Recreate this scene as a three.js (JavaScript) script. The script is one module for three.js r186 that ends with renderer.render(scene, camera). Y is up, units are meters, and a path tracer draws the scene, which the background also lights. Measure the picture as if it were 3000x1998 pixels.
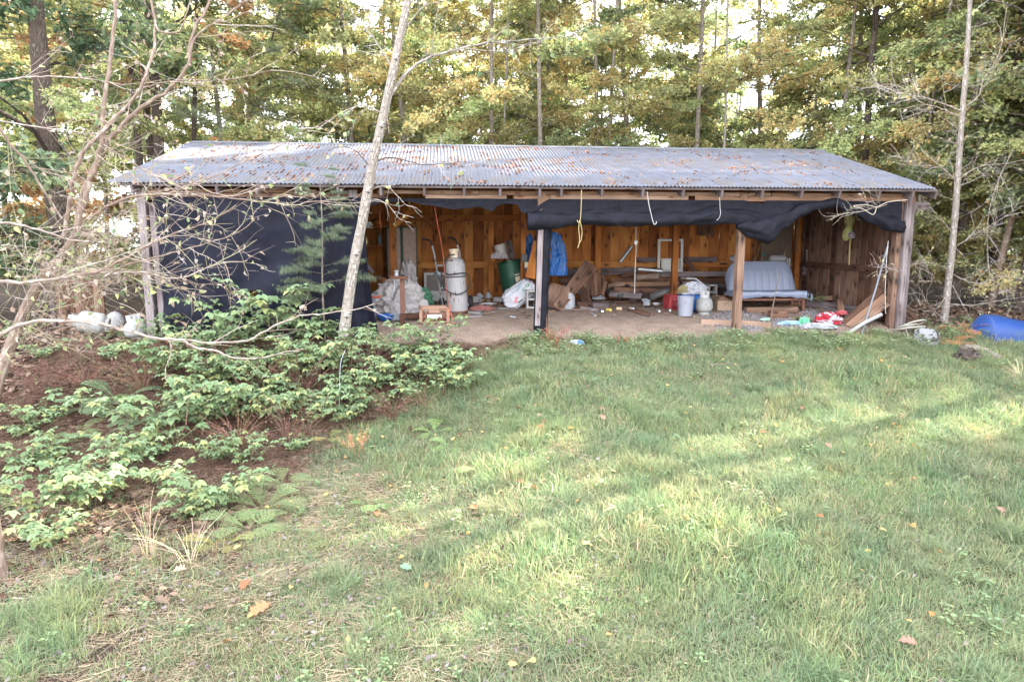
import * as THREE from 'three';
import { mergeGeometries } from 'three/addons/utils/BufferGeometryUtils.js';
import { ImprovedNoise } from 'three/addons/math/ImprovedNoise.js';

// ---------------------------------------------------------------- camera, sky, sun, exposure
const scene = new THREE.Scene();
const camera = new THREE.PerspectiveCamera(53.07, 1024 / 681, 0.1, 400);
camera.position.set(-1.815, 1.651, 11.885);
camera.rotation.order = 'YXZ';
camera.rotation.set(THREE.MathUtils.degToRad(-8.3), THREE.MathUtils.degToRad(-5.72), 0);
const renderer = new THREE.WebGLRenderer({ antialias: true });
renderer.setSize(1024, 681);
renderer.toneMapping = THREE.LinearToneMapping;
renderer.toneMappingExposure = 6.8;
renderer.shadowMap.enabled = true;

const SUN_AZIMUTH = 72, SUN_ELEVATION = 35;   // degrees right of straight behind the shed, and above the horizon
const rad = THREE.MathUtils.degToRad;
const sunDir = new THREE.Vector3(Math.sin(rad(SUN_AZIMUTH)) * Math.cos(rad(SUN_ELEVATION)), Math.sin(rad(SUN_ELEVATION)), -Math.cos(rad(SUN_AZIMUTH)) * Math.cos(rad(SUN_ELEVATION)));
{ // thin bright haze over the whole sky, a little brighter toward the sun
  const W = 256, Hh = 128, d = new Float32Array(W * Hh * 4);
  for (let j = 0; j < Hh; j++) for (let i = 0; i < W; i++) {
    const up = ((j + 0.5) / Hh - 0.5) * Math.PI, az = ((i + 0.5) / W - 0.5) * 2 * Math.PI;
    const x = Math.cos(az) * Math.cos(up), y = Math.sin(up), z = Math.sin(az) * Math.cos(up);
    const c = Math.max(0, x * sunDir.x + y * sunDir.y + z * sunDir.z);
    const glow = 1 + 0.35 * Math.pow(c, 6), h = Math.max(0, y), o = (j * W + i) * 4;
    d[o] = (0.93 - 0.16 * h) * glow; d[o + 1] = (0.95 - 0.1 * h) * glow; d[o + 2] = (1.0 - 0.02 * h) * glow; d[o + 3] = 1;
  }
  const t = new THREE.DataTexture(d, W, Hh, THREE.RGBAFormat, THREE.FloatType);
  t.mapping = THREE.EquirectangularReflectionMapping; t.magFilter = THREE.LinearFilter; t.minFilter = THREE.LinearFilter; t.needsUpdate = true;
  scene.background = t; scene.environment = t;
}
const sun = new THREE.DirectionalLight(new THREE.Color(1.0, 0.93, 0.8), 5);
sun.name = 'sun'; sun.position.copy(sunDir).multiplyScalar(60); sun.target.position.set(0, 0, 0);
sun.castShadow = true; sun.shadow.mapSize.set(4096, 4096);
Object.assign(sun.shadow.camera, { left: -30, right: 30, top: 30, bottom: -30, near: 1, far: 140 });
scene.add(sun, sun.target);

// ---------------------------------------------------------------- helpers
function rng(a) { return () => { a = (a + 0x6d2b79f5) | 0; let t = Math.imul(a ^ (a >>> 15), 1 | a); t = (t + Math.imul(t ^ (t >>> 7), 61 | t)) ^ t; return ((t ^ (t >>> 14)) >>> 0) / 4294967296; }; }
const nth = (k, n) => k === 0 ? 'leftmost' : k === n - 1 ? 'rightmost' : ['', 'second', 'third', 'fourth', 'fifth', 'sixth', 'seventh', 'eighth', 'ninth', 'tenth', 'eleventh', 'twelfth', 'thirteenth', 'fourteenth'][k] + ' from the left';
const perlin = new ImprovedNoise();
const noise = (x, y = 0, z = 0) => perlin.noise(x, y, z);
const fbm = (x, y, z = 0.5) => noise(x, y, z) + 0.5 * noise(x * 2.03, y * 2.03, z + 7) + 0.25 * noise(x * 4.1, y * 4.1, z + 13);
const clamp = THREE.MathUtils.clamp, lerp = THREE.MathUtils.lerp;
const smooth = (a, b, x) => { const t = clamp((x - a) / (b - a), 0, 1); return t * t * (3 - 2 * t); };
const V = (x, y, z) => new THREE.Vector3(x, y, z);
const vec = (p) => p.isVector3 ? p.clone() : V(p[0], p[1], p[2]);
const UPV = V(0, 1, 0);
const used = {};
function numbered(n) { used[n] = (used[n] || 0) + 1; return used[n] === 1 ? n : n + '_' + String(used[n] - 1).padStart(3, '0'); }
function shade(o) { o.traverse((m) => { if (m.isMesh) { m.castShadow = true; m.receiveShadow = true; } }); return o; }
function thing(name, label, category, p = [0, 0, 0], turn = 0, group) {
  const o = new THREE.Group(); o.name = numbered(name); scene.add(o);
  o.position.set(p[0], p[1], p[2]); o.rotation.y = turn; o.userData = { label, category };
  if (group) o.userData.group = group;
  return o;
}
function part(parent, name, geo, mat) {
  const m = new THREE.Mesh(Array.isArray(geo) ? merge(geo) : geo, mat); m.name = name; m.castShadow = m.receiveShadow = true; parent.add(m); return m;
}
function one(name, label, category, geo, mat, p = [0, 0, 0], turn = 0, group) {   // a thing that is one mesh
  const m = part(scene, numbered(name), geo, mat); m.position.set(p[0], p[1], p[2]); m.rotation.y = turn; m.userData = { label, category };
  if (group) m.userData.group = group;
  return m;
}
function structure(name, geo, mat) { const m = part(scene, numbered(name), geo, mat); m.userData = { kind: 'structure' }; return m; }
function merge(list) {
  const keys = ['position', 'normal', 'uv', 'color'].filter((k) => list.every((g) => g.attributes[k]));
  const flat = list.map((g) => { const h = g.index ? g.toNonIndexed() : g.clone(); for (const k of Object.keys(h.attributes)) if (!keys.includes(k)) h.deleteAttribute(k); return h; });
  return mergeGeometries(flat);
}
function geometry(pos, idx, uv, col) {
  const g = new THREE.BufferGeometry(); g.setAttribute('position', new THREE.Float32BufferAttribute(pos, 3));
  if (uv) g.setAttribute('uv', new THREE.Float32BufferAttribute(uv, 2));
  if (col) g.setAttribute('color', new THREE.Float32BufferAttribute(col, 3));
  if (idx) g.setIndex(idx);
  g.computeVertexNormals(); return g;
}
function move(g, x = 0, y = 0, z = 0, rx = 0, ry = 0, rz = 0) { g.applyMatrix4(new THREE.Matrix4().compose(V(x, y, z), new THREE.Quaternion().setFromEuler(new THREE.Euler(rx, ry, rz, 'YXZ')), V(1, 1, 1))); return g; }
// chamfered block; u runs along its longest side, in metres
function block(w, h, d, c = 0.004, off = 0) {
  c = Math.min(c, w / 3, h / 3, d / 3);
  const X = w / 2, Y = h / 2, Z = d / 2, P = [], U = [];
  const dims = [w, h, d], long = dims.indexOf(Math.max(w, h, d)), o = [0, 1, 2].filter((k) => k !== long);
  const tri = (a, b, e) => {
    const n = V(0, 0, 0).crossVectors(vec(b).sub(vec(a)), vec(e).sub(vec(a)));
    const m = V(a[0] + b[0] + e[0], a[1] + b[1] + e[1], a[2] + b[2] + e[2]);
    const f = n.dot(m) < 0 ? [a, e, b] : [a, b, e], ab = [Math.abs(n.x), Math.abs(n.y), Math.abs(n.z)];
    const across = ab[o[0]] > ab[o[1]] ? o[1] : o[0];
    for (const v of f) { P.push(...v); U.push(v[across] + off * 0.37 + 0.11, v[long] + off); }
  };
  const quad = (a, b, e, f) => { tri(a, b, e); tri(a, e, f); };
  const S = [-1, 1];
  for (const s of S) {
    quad([s * X, -Y + c, -Z + c], [s * X, Y - c, -Z + c], [s * X, Y - c, Z - c], [s * X, -Y + c, Z - c]);
    quad([-X + c, s * Y, -Z + c], [X - c, s * Y, -Z + c], [X - c, s * Y, Z - c], [-X + c, s * Y, Z - c]);
    quad([-X + c, -Y + c, s * Z], [X - c, -Y + c, s * Z], [X - c, Y - c, s * Z], [-X + c, Y - c, s * Z]);
    for (const t of S) {
      quad([s * X, t * (Y - c), -Z + c], [s * X, t * (Y - c), Z - c], [s * (X - c), t * Y, Z - c], [s * (X - c), t * Y, -Z + c]);
      quad([s * X, -Y + c, t * (Z - c)], [s * X, Y - c, t * (Z - c)], [s * (X - c), Y - c, t * Z], [s * (X - c), -Y + c, t * Z]);
      quad([-X + c, s * Y, t * (Z - c)], [X - c, s * Y, t * (Z - c)], [X - c, s * (Y - c), t * Z], [-X + c, s * (Y - c), t * Z]);
      for (const q of S) tri([s * X, t * (Y - c), q * (Z - c)], [s * (X - c), t * Y, q * (Z - c)], [s * (X - c), t * (Y - c), q * Z]);
    }
  }
  const g = new THREE.BufferGeometry();
  g.setAttribute('position', new THREE.Float32BufferAttribute(P, 3)); g.setAttribute('uv', new THREE.Float32BufferAttribute(U, 2)); g.computeVertexNormals();
  return g;
}
// a board of section w x t from point a to point b, its broad face turned toward `face`
function boardBetween(a, b, w, t, face = [0, 0, 1], off = 0, c = 0.004) {
  a = vec(a); b = vec(b);
  const L = a.distanceTo(b), y = b.clone().sub(a).normalize(), z = vec(face).addScaledVector(y, -vec(face).dot(y)).normalize(), x = V(0, 0, 0).crossVectors(y, z);
  const g = block(w, L, t, c, off), m = new THREE.Matrix4().makeBasis(x, y, z); m.setPosition(a.add(b).multiplyScalar(0.5));
  g.applyMatrix4(m); return g;
}
// tapered tube through points, radii given at both ends or per point; knobbly by `rough`
function tube(pts, r, sides = 6, rough = 0, seed = 1, caps = true) {
  const p = pts.map(vec), n = p.length, P = [], U = [], I = [];
  const R = (i) => Array.isArray(r) ? (r.length === n ? r[i] : lerp(r[0], r[1], i / (n - 1))) : r;
  let t0 = p[1].clone().sub(p[0]).normalize(), nrm = Math.abs(t0.y) < 0.9 ? V(0, 1, 0) : V(1, 0, 0);
  nrm.addScaledVector(t0, -nrm.dot(t0)).normalize(); let len = 0;
  for (let i = 0; i < n; i++) {
    const t = p[Math.min(n - 1, i + 1)].clone().sub(p[Math.max(0, i - 1)]).normalize();
    nrm.addScaledVector(t, -nrm.dot(t)); if (nrm.lengthSq() < 1e-8) nrm.set(t.y, t.z, t.x); nrm.normalize();
    const bi = V(0, 0, 0).crossVectors(t, nrm); if (i) len += p[i].distanceTo(p[i - 1]);
    for (let k = 0; k <= sides; k++) {
      const a = (k % sides) / sides * Math.PI * 2; let q = R(i);
      if (rough) q *= 1 + rough * (noise(Math.cos(a) * 1.7 + seed * 3.1, Math.sin(a) * 1.7, len * 2.2 / Math.max(0.05, R(0) * 8) + seed) + 0.6 * noise(Math.cos(a) * 4 + seed, Math.sin(a) * 4, len * 9));
      const v = p[i].clone().addScaledVector(nrm, Math.cos(a) * q).addScaledVector(bi, Math.sin(a) * q);
      P.push(v.x, v.y, v.z); U.push(k / sides * R(0) * 6.28, len);
    }
  }
  const s1 = sides + 1;
  for (let i = 0; i < n - 1; i++) for (let k = 0; k < sides; k++) { const a = i * s1 + k, b = a + s1; I.push(a, a + 1, b, b, a + 1, b + 1); }
  if (caps) for (const [i, f] of [[0, -1], [n - 1, 1]]) {
    const c = P.length / 3; P.push(p[i].x, p[i].y, p[i].z); U.push(0, 0);
    for (let k = 0; k <= sides; k++) { const o = (i * s1 + k) * 3; P.push(P[o], P[o + 1], P[o + 2]); U.push(0.01 * k, 0); }
    for (let k = 0; k < sides; k++) f > 0 ? I.push(c, c + 1 + k, c + 2 + k) : I.push(c, c + 2 + k, c + 1 + k);
  }
  const g = geometry(P, I, U), N = g.attributes.normal;
  for (let i = 0; i < n; i++) { // weld the seam's normals
    const a = i * s1, b = a + sides, x = N.getX(a) + N.getX(b), y = N.getY(a) + N.getY(b), z = N.getZ(a) + N.getZ(b), l = Math.hypot(x, y, z) || 1;
    N.setXYZ(a, x / l, y / l, z / l); N.setXYZ(b, x / l, y / l, z / l);
  }
  return g;
}
function spline(pts, n) { return new THREE.CatmullRomCurve3(pts.map(vec), false, 'centripetal').getPoints(n); }
function lathe(prof, seg = 28) { return new THREE.LatheGeometry(prof.map(([r, y]) => new THREE.Vector2(r, y)), seg); }
// surface from a function (u, v) -> Vector3
function sheet(fn, nu, nv, us = 1, vs = 1, keep) {
  const P = [], U = [], I = [];
  for (let j = 0; j <= nv; j++) for (let i = 0; i <= nu; i++) { const p = fn(i / nu, j / nv); P.push(p.x, p.y, p.z); U.push(i / nu * us, j / nv * vs); }
  for (let j = 0; j < nv; j++) for (let i = 0; i < nu; i++) {
    if (keep && !keep((i + 0.5) / nu, (j + 0.5) / nv)) continue;
    const a = j * (nu + 1) + i, b = a + nu + 1; I.push(a, a + 1, b, b, a + 1, b + 1);
  }
  return geometry(P, I, U);
}
function lumpy(g, amp, freq, seed = 0) {
  g = g.clone(); const p = g.attributes.position; g.computeVertexNormals(); const n = g.attributes.normal;
  for (let i = 0; i < p.count; i++) {
    const x = p.getX(i), y = p.getY(i), z = p.getZ(i);
    const d = amp * (noise(x * freq + seed, y * freq, z * freq) + 0.5 * noise(x * freq * 2.3 + seed, y * freq * 2.3 + 5, z * freq * 2.3));
    p.setXYZ(i, x + n.getX(i) * d, y + n.getY(i) * d, z + n.getZ(i) * d);
  }
  g.computeVertexNormals(); return g;
}

// ---------------------------------------------------------------- textures
function tex(w, h, fn, srgb = true) { // fn(x, y) in pixels -> [r, g, b] 0..1 (display values when srgb)
  const d = new Uint8Array(w * h * 4);
  for (let y = 0; y < h; y++) for (let x = 0; x < w; x++) { const c = fn(x, y), o = (y * w + x) * 4; for (let k = 0; k < 3; k++) d[o + k] = clamp(c[k] * 255, 0, 255); d[o + 3] = 255; }
  const t = new THREE.DataTexture(d, w, h); t.wrapS = t.wrapT = THREE.RepeatWrapping; t.magFilter = THREE.LinearFilter; t.minFilter = THREE.LinearMipmapLinearFilter; t.generateMipmaps = true;
  if (srgb) t.colorSpace = THREE.SRGBColorSpace; t.needsUpdate = true; return t;
}
const canvasTex = (w, h, draw) => { const c = document.createElement('canvas'); c.width = w; c.height = h; draw(c.getContext('2d'), w, h); const t = new THREE.CanvasTexture(c); t.colorSpace = THREE.SRGBColorSpace; return t; };
const sc = (t, u, v) => { t.repeat.set(u, v); return t; };
const mix3 = (a, b, t) => [lerp(a[0], b[0], t), lerp(a[1], b[1], t), lerp(a[2], b[2], t)];
// noise that repeats over the tile
function tile(x, y, W, H, fx, fy, z = 0) {
  const u = x / W, v = y / H, a = noise(u * fx, v * fy, z), b = noise((u - 1) * fx, v * fy, z), c = noise(u * fx, (v - 1) * fy, z), e = noise((u - 1) * fx, (v - 1) * fy, z);
  return lerp(lerp(a, b, u), lerp(c, e, u), v) * 1.3;
}
function woodTexture(light, dark, knotColor, seed, weather = 0) { // tile 1 m across the grain by 2 m along it
  const W = 512, H = 1024, r = rng(seed), knots = [];
  for (let i = 0; i < 20; i++) knots.push([r() * W, r() * H, 4 + r() * 8]);
  return tex(W, H, (x, y) => {
    let warp = tile(x, y, W, H, 6, 3, seed) * 16, kn = 0;
    for (const [kx, ky, kr] of knots) {
      let dx = Math.abs(x - kx); dx = Math.min(dx, W - dx); let dy = Math.abs(y - ky); dy = Math.min(dy, H - dy);
      const q = Math.hypot(dx, dy * 0.45) / kr;
      if (q < 3.2) { kn = Math.max(kn, smooth(1.25, 0.55, q) + 0.4 * smooth(3.2, 1, q)); warp += 14 * Math.exp(-q * q * 0.5) * Math.sign(x - kx); }
    }
    const g1 = 0.5 + 0.5 * Math.sin((x + warp) * 0.32 + 3 * tile(x, y, W, H, 8, 2, seed + 3)), fine = tile(x, y, W, H, 160, 7, seed + 5), blotch = tile(x, y, W, H, 5, 5, seed + 9);
    let c = mix3(light, dark, clamp(0.42 + 0.3 * (g1 - 0.5) + 0.55 * fine + 0.75 * blotch, 0, 1));
    c = mix3(c, knotColor, clamp(kn * 0.8, 0, 0.8));
    if (weather) { const crack = smooth(0.3, 0.55, tile(x, y, W, H, 70, 3, seed + 21)); c = mix3(c, [c[0] * 0.45, c[1] * 0.45, c[2] * 0.45], crack * weather); }
    return c;
  });
}
const std = (o) => new THREE.MeshStandardMaterial({ roughness: 0.9, ...o });
const phys = (o) => new THREE.MeshPhysicalMaterial({ roughness: 0.9, ...o });
const lin = (r, g, b) => new THREE.Color().setRGB(r, g, b);
const woodBump = tex(256, 512, (x, y) => { const v = 0.5 + 0.5 * tile(x, y, 256, 512, 90, 5, 2) + 0.2 * tile(x, y, 256, 512, 14, 4, 8); return [v, v, v]; }, false);
sc(woodBump, 1, 0.5);
const warmWood = sc(woodTexture([0.74, 0.5, 0.26], [0.52, 0.32, 0.145], [0.27, 0.15, 0.07], 11), 1, 0.5);
const greyWood = sc(woodTexture([0.56, 0.52, 0.52], [0.38, 0.33, 0.33], [0.23, 0.17, 0.16], 23, 0.7), 1, 0.5);
const brownWood = sc(woodTexture([0.56, 0.44, 0.365], [0.35, 0.26, 0.21], [0.14, 0.09, 0.07], 37, 0.5), 1, 0.5);
const paleWood = sc(woodTexture([0.63, 0.52, 0.44], [0.47, 0.37, 0.31], [0.35, 0.22, 0.15], 41, 0.3), 1, 0.5);
const wood = (map, c = 0xffffff, bs = 0.002) => std({ map, color: c, bumpMap: woodBump, bumpScale: bs, roughness: 0.88 });
const M = {
  warm: [0xffffff, 0xd8c6b0, 0xfff0dc, 0xb89f86].map((c) => wood(warmWood, c)),
  grey: [0xffffff, 0xe0dcdc, 0xc9c0bc].map((c) => wood(greyWood, c, 0.003)),
  brown: [0xffffff, 0xdccfc6, 0xbfaea2].map((c) => wood(brownWood, c, 0.003)),
  pale: [0xffffff, 0xe6d9cc].map((c) => wood(paleWood, c)),
};

// ---------------------------------------------------------------- terrain
const floorRise = (z) => z > 0.2 ? 0 : 0.36 * (1 - Math.exp(-(0.2 - z) / 1.4));
function slope(x, z) {
  if (z <= 0.1) return 0;
  const q = Math.min(z, 9);
  return -0.03 * smooth(0.1, 0.6, z) - 0.2 * Math.max(0, q - 0.25) + 0.012 * Math.max(0, q - 5) ** 2 - 0.5 * smooth(0.4, 2.4, z) * smooth(0.6, -2.6, x) * (1 - 0.75 * smooth(2.5, 7, z));
}
const inShed = (x, z) => smooth(6.85, 6.6, Math.abs(x)) * smooth(-3.75, -3.6, z) * smooth(0.35, 0.15, z);
function ground(x, z) {
  const k = inShed(x, z), rough = 0.035 * noise(x * 0.9, z * 0.9, 3) + 0.018 * noise(x * 2.7, z * 2.7, 9);
  const far = 0.5 * smooth(12, 60, Math.hypot(x, z)) * noise(x * 0.05, z * 0.05, 1);
  return slope(x, z) + far + floorRise(z) * k + rough * (k > 0.5 ? 0.35 : z < 0.2 ? 1 : smooth(0.2, 1, z));
}
// share of lawn, of bare dirt, of leaf litter at a place
const bankEdge = (z) => z < 0.65 ? -0.8 : z < 2.6 ? lerp(-1.1, -3.5, (z - 0.65) / 1.95) : -3.6 - 0.1 * (z - 2.6);
function zones(x, z) {
  const w = 0.5 * fbm(x * 0.8, z * 0.8, 4);
  const inside = smooth(6.9, 6.6, Math.abs(x)) * smooth(-3.8, -3.6, z);
  const apron = x > -3.4 && x < 6.6 ? smooth(0.35, 0.05, z - 0.3 * smooth(-0.3, -1.2, x) - 0.25 * smooth(0.5, 1.4, x) * smooth(3.4, 2.4, x) + 0.22 * w) : 0;
  const dirt = Math.max(0, Math.min(inside, apron));
  const lawn = smooth(-0.35, 0.35, x - bankEdge(z) + 0.8 * w) * smooth(0.1, 0.55, z + 0.2 * w) * smooth(40, 12, Math.hypot(x, z - 10));
  return { dirt, lawn: lawn * (1 - dirt) };
}
{
  const xs = [], zs = [];
  for (let x = -80; x < -11; x += 3) xs.push(x); for (let x = -11; x < 12; x += 0.12) xs.push(x); for (let x = 12; x <= 84; x += 3) xs.push(x);
  for (let z = -100; z < -6; z += 3) zs.push(z); for (let z = -6; z < 11.5; z += 0.12) zs.push(z); for (let z = 11.5; z <= 50; z += 3) zs.push(z);
  const P = [], U = [], K = [], I = [], nx = xs.length;
  for (const z of zs) for (const x of xs) {
    P.push(x, ground(x, z), z); U.push(x, z);
    const q = zones(x, z), n = 0.5 + 0.5 * fbm(x * 1.3, z * 1.3, 8), m = 0.5 + 0.5 * fbm(x * 4, z * 4, 2);
    let c = mix3([0.06, 0.037, 0.026], [0.12, 0.074, 0.048], clamp(n, 0, 1));           // leaf mould
    c = mix3(c, mix3([0.12, 0.1, 0.05], [0.17, 0.15, 0.075], clamp(m, 0, 1)), q.lawn); // thatch under the grass
    c = mix3(c, mix3([0.45, 0.335, 0.265], [0.33, 0.24, 0.185], clamp(m * 0.8 + 0.2 * n, 0, 1)), q.dirt);
    K.push(...c);
  }
  for (let j = 0; j < zs.length - 1; j++) for (let i = 0; i < nx - 1; i++) { const a = j * nx + i, b = a + nx; I.push(a, b, a + 1, b, b + 1, a + 1); }
  const grit = sc(tex(512, 512, (x, y) => { const v = 0.82 + 0.25 * tile(x, y, 512, 512, 70, 70, 1) + 0.2 * tile(x, y, 512, 512, 190, 190, 4) + 0.12 * tile(x, y, 512, 512, 9, 9, 6); return [v, v * 0.985, v * 0.965]; }), 0.5, 0.5);
  const gritBump = sc(tex(512, 512, (x, y) => { const v = 0.5 + 0.35 * tile(x, y, 512, 512, 60, 60, 1) + 0.3 * tile(x, y, 512, 512, 170, 170, 4); return [v, v, v]; }, false), 0.5, 0.5);
  structure('ground', geometry(P, I, U, K), std({ vertexColors: true, map: grit, bumpMap: gritBump, bumpScale: 0.02, roughness: 1 }));
}

// ---------------------------------------------------------------- the shed
const BACK = -3.62, EAVE_Z = 0.32, EAVE_Y = 2.56, RIDGE_Z = -3.63, RIDGE_Y = 3.73, HALF = 6.7;
const roofY = (z) => lerp(EAVE_Y, RIDGE_Y, (EAVE_Z - z) / (EAVE_Z - RIDGE_Z));
const pitch = Math.atan2(RIDGE_Y - EAVE_Y, EAVE_Z - RIDGE_Z);
const shed = thing('open_shed', 'long open-fronted wooden pole shed with a grey corrugated metal roof', 'shed');
{
  const r = rng(5), plankGeos = [];
  // back wall: upright boards with open joints, rail and plate
  const wall = part(shed, 'back_wall', block(13.1, 0.14, 0.05, 0.004, 1), M.warm[1]); wall.position.set(0, 2.17, BACK + 0.07);
  for (let k = 0; k < 5; k++) plankGeos.push(block(0.228, 3.1, 0.024, 0.009, k * 0.71));
  for (let x = -6.55, k = 0; x < 6.6; k++) {
    const w = 0.2 + r() * 0.055, m = new THREE.Mesh(plankGeos[k % 5], M.warm[Math.floor(r() * 4)]); m.name = 'plank';
    m.scale.x = w / 0.228; m.position.set(x + w / 2, 1.5 + 0.02 * r() - 2.17, -0.045 - 0.014 * r() - 0.03); m.rotation.z = (r() - 0.5) * 0.006;
    m.castShadow = m.receiveShadow = true; wall.add(m); x += w + 0.002 + r() * 0.003;
  }
  for (const [x0, x1] of [[-6.5, -3.1], [-3.09, -0.2], [-0.19, 3.3], [3.31, 6.5]]) { const m = part(wall, 'rail', block(x1 - x0 - 0.01, 0.14, 0.042, 0.004, x0), M.warm[(x0 > 0) * 2]); m.position.set((x0 + x1) / 2, 1.13 - 2.17, 0.003); }
  for (const x of [-6.2, -3.2, -0.75, 1.68, 5.2]) { const m = part(wall, 'stud', block(0.13, 2.02, 0.1, 0.004, x), M.warm[2]); m.position.set(x, 1.08 - 2.17, 0.085); }
  // right-hand wall
  const wr = part(shed, 'side_wall', block(0.045, 0.13, 3.3, 0.004, 3), M.brown[2]); wr.position.set(HALF - 0.13, 1.12, -1.85); wr.userData.label = 'right end wall of upright boards with a dark rail';
  const wl = part(shed, 'side_wall', block(0.045, 0.13, 3.3, 0.004, 5), M.brown[2]); wl.position.set(-HALF + 0.13, 1.12, -1.85);
  const sideGeos = [0, 1, 2, 3].map((k) => block(0.024, 3.4, 0.228, 0.009, k * 0.53));
  for (const [w, s] of [[wr, 1], [wl, -1]]) for (let z = -3.67, k = 0; z < -0.12; k++) {
    const q = 0.17 + r() * 0.07, top = roofY(z + q) - 0.16, m = new THREE.Mesh(sideGeos[k % 4], [M.brown[0], M.brown[1], M.brown[0], M.brown[2]][Math.floor(r() * 4)]); m.name = 'plank';
    m.scale.set(1, (top - 0.02) / 3.4, q / 0.228); m.position.set(s * (0.05 + 0.008 * r()), top / 2 - 1.12, z + q / 2 + 1.85); m.castShadow = m.receiveShadow = true; w.add(m); z += q + 0.002 + r() * 0.003;
  }
  // posts
  const posts = [[-6.68, 0.13, 'grey'], [-3.3, 0.14, 'grey'], [-0.1, 0.15, 'brown'], [3.49, 0.125, 'pale']];
  posts.forEach(([x, w, kind], k) => { const m = part(shed, 'post', block(w, 2.6, 0.14, 0.006, k), kind === 'pale' ? M.brown[0] : M[kind][0]); m.position.set(x, 1.2, 0); m.rotation.z = [0.004, 0, 0.012, -0.006][k]; });
  const batten = part(shed, 'batten', block(0.1, 2.3, 0.03, 0.003, 4), M.grey[1]); batten.position.set(-6.49, 1.12, 0.085); batten.rotation.z = 0.015;
  for (const [x, w, z, d, m] of [[6.5, 0.1, -0.05, 0.14, M.brown[0]], [6.605, 0.1, 0.02, 0.15, M.grey[0]], [6.715, 0.1, 0.0, 0.05, M.grey[1]]]) { const p = part(shed, 'post', block(w, 2.62, d, 0.006, x), m); p.position.set(x, 1.16, z); }
  for (const [x, z, w] of [[-0.16, -2.35, 0.1], [3.12, -2.4, 0.125], [-2.83, -2.35, 0.13], [6.42, -3.46, 0.1], [-6.4, -3.46, 0.1]]) { const top = roofY(z) - 0.15; const m = part(shed, 'post', block(w, top - 0.1, w, 0.005, x), M.warm[z < -3 ? 2 : 1]); m.position.set(x, top / 2 + 0.05, z); }
  part(shed, 'brace', boardBetween([-2.8, 1.95, -2.25], [-2.15, 2.5, -2.25], 0.1, 0.045, [0, 0, 1]), M.warm[2]);
  part(shed, 'tie_beam', boardBetween([-6.5, 2.72, -2.35], [6.5, 2.72, -2.35], 0.16, 0.05, [0, 0, 1]), M.warm[3]);
  // plate and header boards along the front
  for (const [x0, x1, y, h, z, m] of [[-6.75, -3.9, 2.475, 0.06, 0.01, M.pale[1]], [-2.9, -1.2, 2.475, 0.06, 0.01, M.pale[0]], [-1.19, 1.62, 2.47, 0.07, 0.012, M.pale[1]], [1.63, 4.0, 2.475, 0.06, 0.01, M.pale[0]], [4.01, 6.75, 2.47, 0.07, 0.012, M.pale[1]],
    [-6.75, -3.95, 2.39, 0.085, 0.04, M.brown[0]], [-3.93, -2.75, 2.395, 0.09, 0.04, M.brown[1]], [-2.1, -0.72, 2.39, 0.085, 0.04, M.pale[0]], [-0.6, 0.02, 2.385, 0.085, 0.045, M.pale[1]], [0.035, 2.48, 2.395, 0.09, 0.04, M.pale[0]], [2.6, 3.48, 2.4, 0.085, 0.042, M.pale[1]], [3.55, 6.75, 2.395, 0.085, 0.038, M.pale[1]]]) {
    const b = part(shed, 'header_board', block(x1 - x0, h, 0.038, 0.004, x0 * 1.3), m); b.position.set((x0 + x1) / 2, y, z);
  }
  const bracket = part(shed, 'header_end', block(0.34, 0.13, 0.04, 0.005), M.grey[0]); bracket.position.set(6.93, 2.3, -0.07);
  // rafters: their tails show under the eave
  const L = (EAVE_Z - RIDGE_Z) / Math.cos(pitch) - 0.04, rafterGeo = block(0.045, 0.14, L, 0.004, 2);
  const rx = [-6.72, -6.03, -5.42, -4.8, -4.18, -3.51, -2.82, -2.11, -1.45, -0.85, -0.18, 0.19, 0.89, 1.6, 2.31, 3.0, 3.73, 4.45, 5.15, 5.89, 6.52, 6.96];
  for (const x of rx) {
    const m = part(shed, 'rafter', rafterGeo, M.grey[Math.floor(r() * 3)]); const zc = (EAVE_Z + RIDGE_Z) / 2 - 0.02;
    m.position.set(x, roofY(zc) - 0.108, zc); m.rotation.x = pitch;
  }
  for (const z of [0.26, -0.7, -1.7, -2.7, -3.5]) { const m = part(shed, 'purlin', block(13.9, 0.035, 0.085, 0.004, z), M.grey[1]); m.position.set(0.02, roofY(z) - 0.026, z); m.rotation.x = pitch; }
  // corrugated roof, one child per sheet
  const metal = std({ color: 0xffffff, metalness: 0.35, roughness: 0.47, map: sc(tex(512, 512, (x, y) => {
    const s = tile(x, y, 512, 512, 40, 3, 2), b = tile(x, y, 512, 512, 6, 6, 5), sp = smooth(0.36, 0.6, tile(x, y, 512, 512, 60, 60, 9)); const v = 0.45 + 0.05 * s + 0.1 * b;
    return mix3([v * 0.955, v * 0.97, v * 1.09], [0.4, 0.34, 0.29], 0.35 * sp + 0.25 * smooth(0.1, 0.5, s) + 0.3 * smooth(0.05, 0.4, tile(x, y, 512, 512, 4, 3, 14)));
  }), 0.5, 0.5) });
  const roof = new THREE.Group(); roof.name = 'roof'; shed.add(roof); roof.userData.label = 'grey corrugated metal roof scattered with leaves';
  const PITCH = 0.068, AMP = 0.0115, RL = (EAVE_Z - RIDGE_Z) / Math.cos(pitch);
  const x0 = -7.05, x1 = 6.9, n = 21, w = (x1 - x0) / n;
  const sheetGeo = (len) => sheet((u, v) => { const x = u * (w + 0.02); return V(x, AMP * Math.cos(x / PITCH * Math.PI * 2), -v * len); }, 72, 2, w, len);
  const front = sheetGeo(RL + 0.03), back = sheetGeo(1.2);
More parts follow.
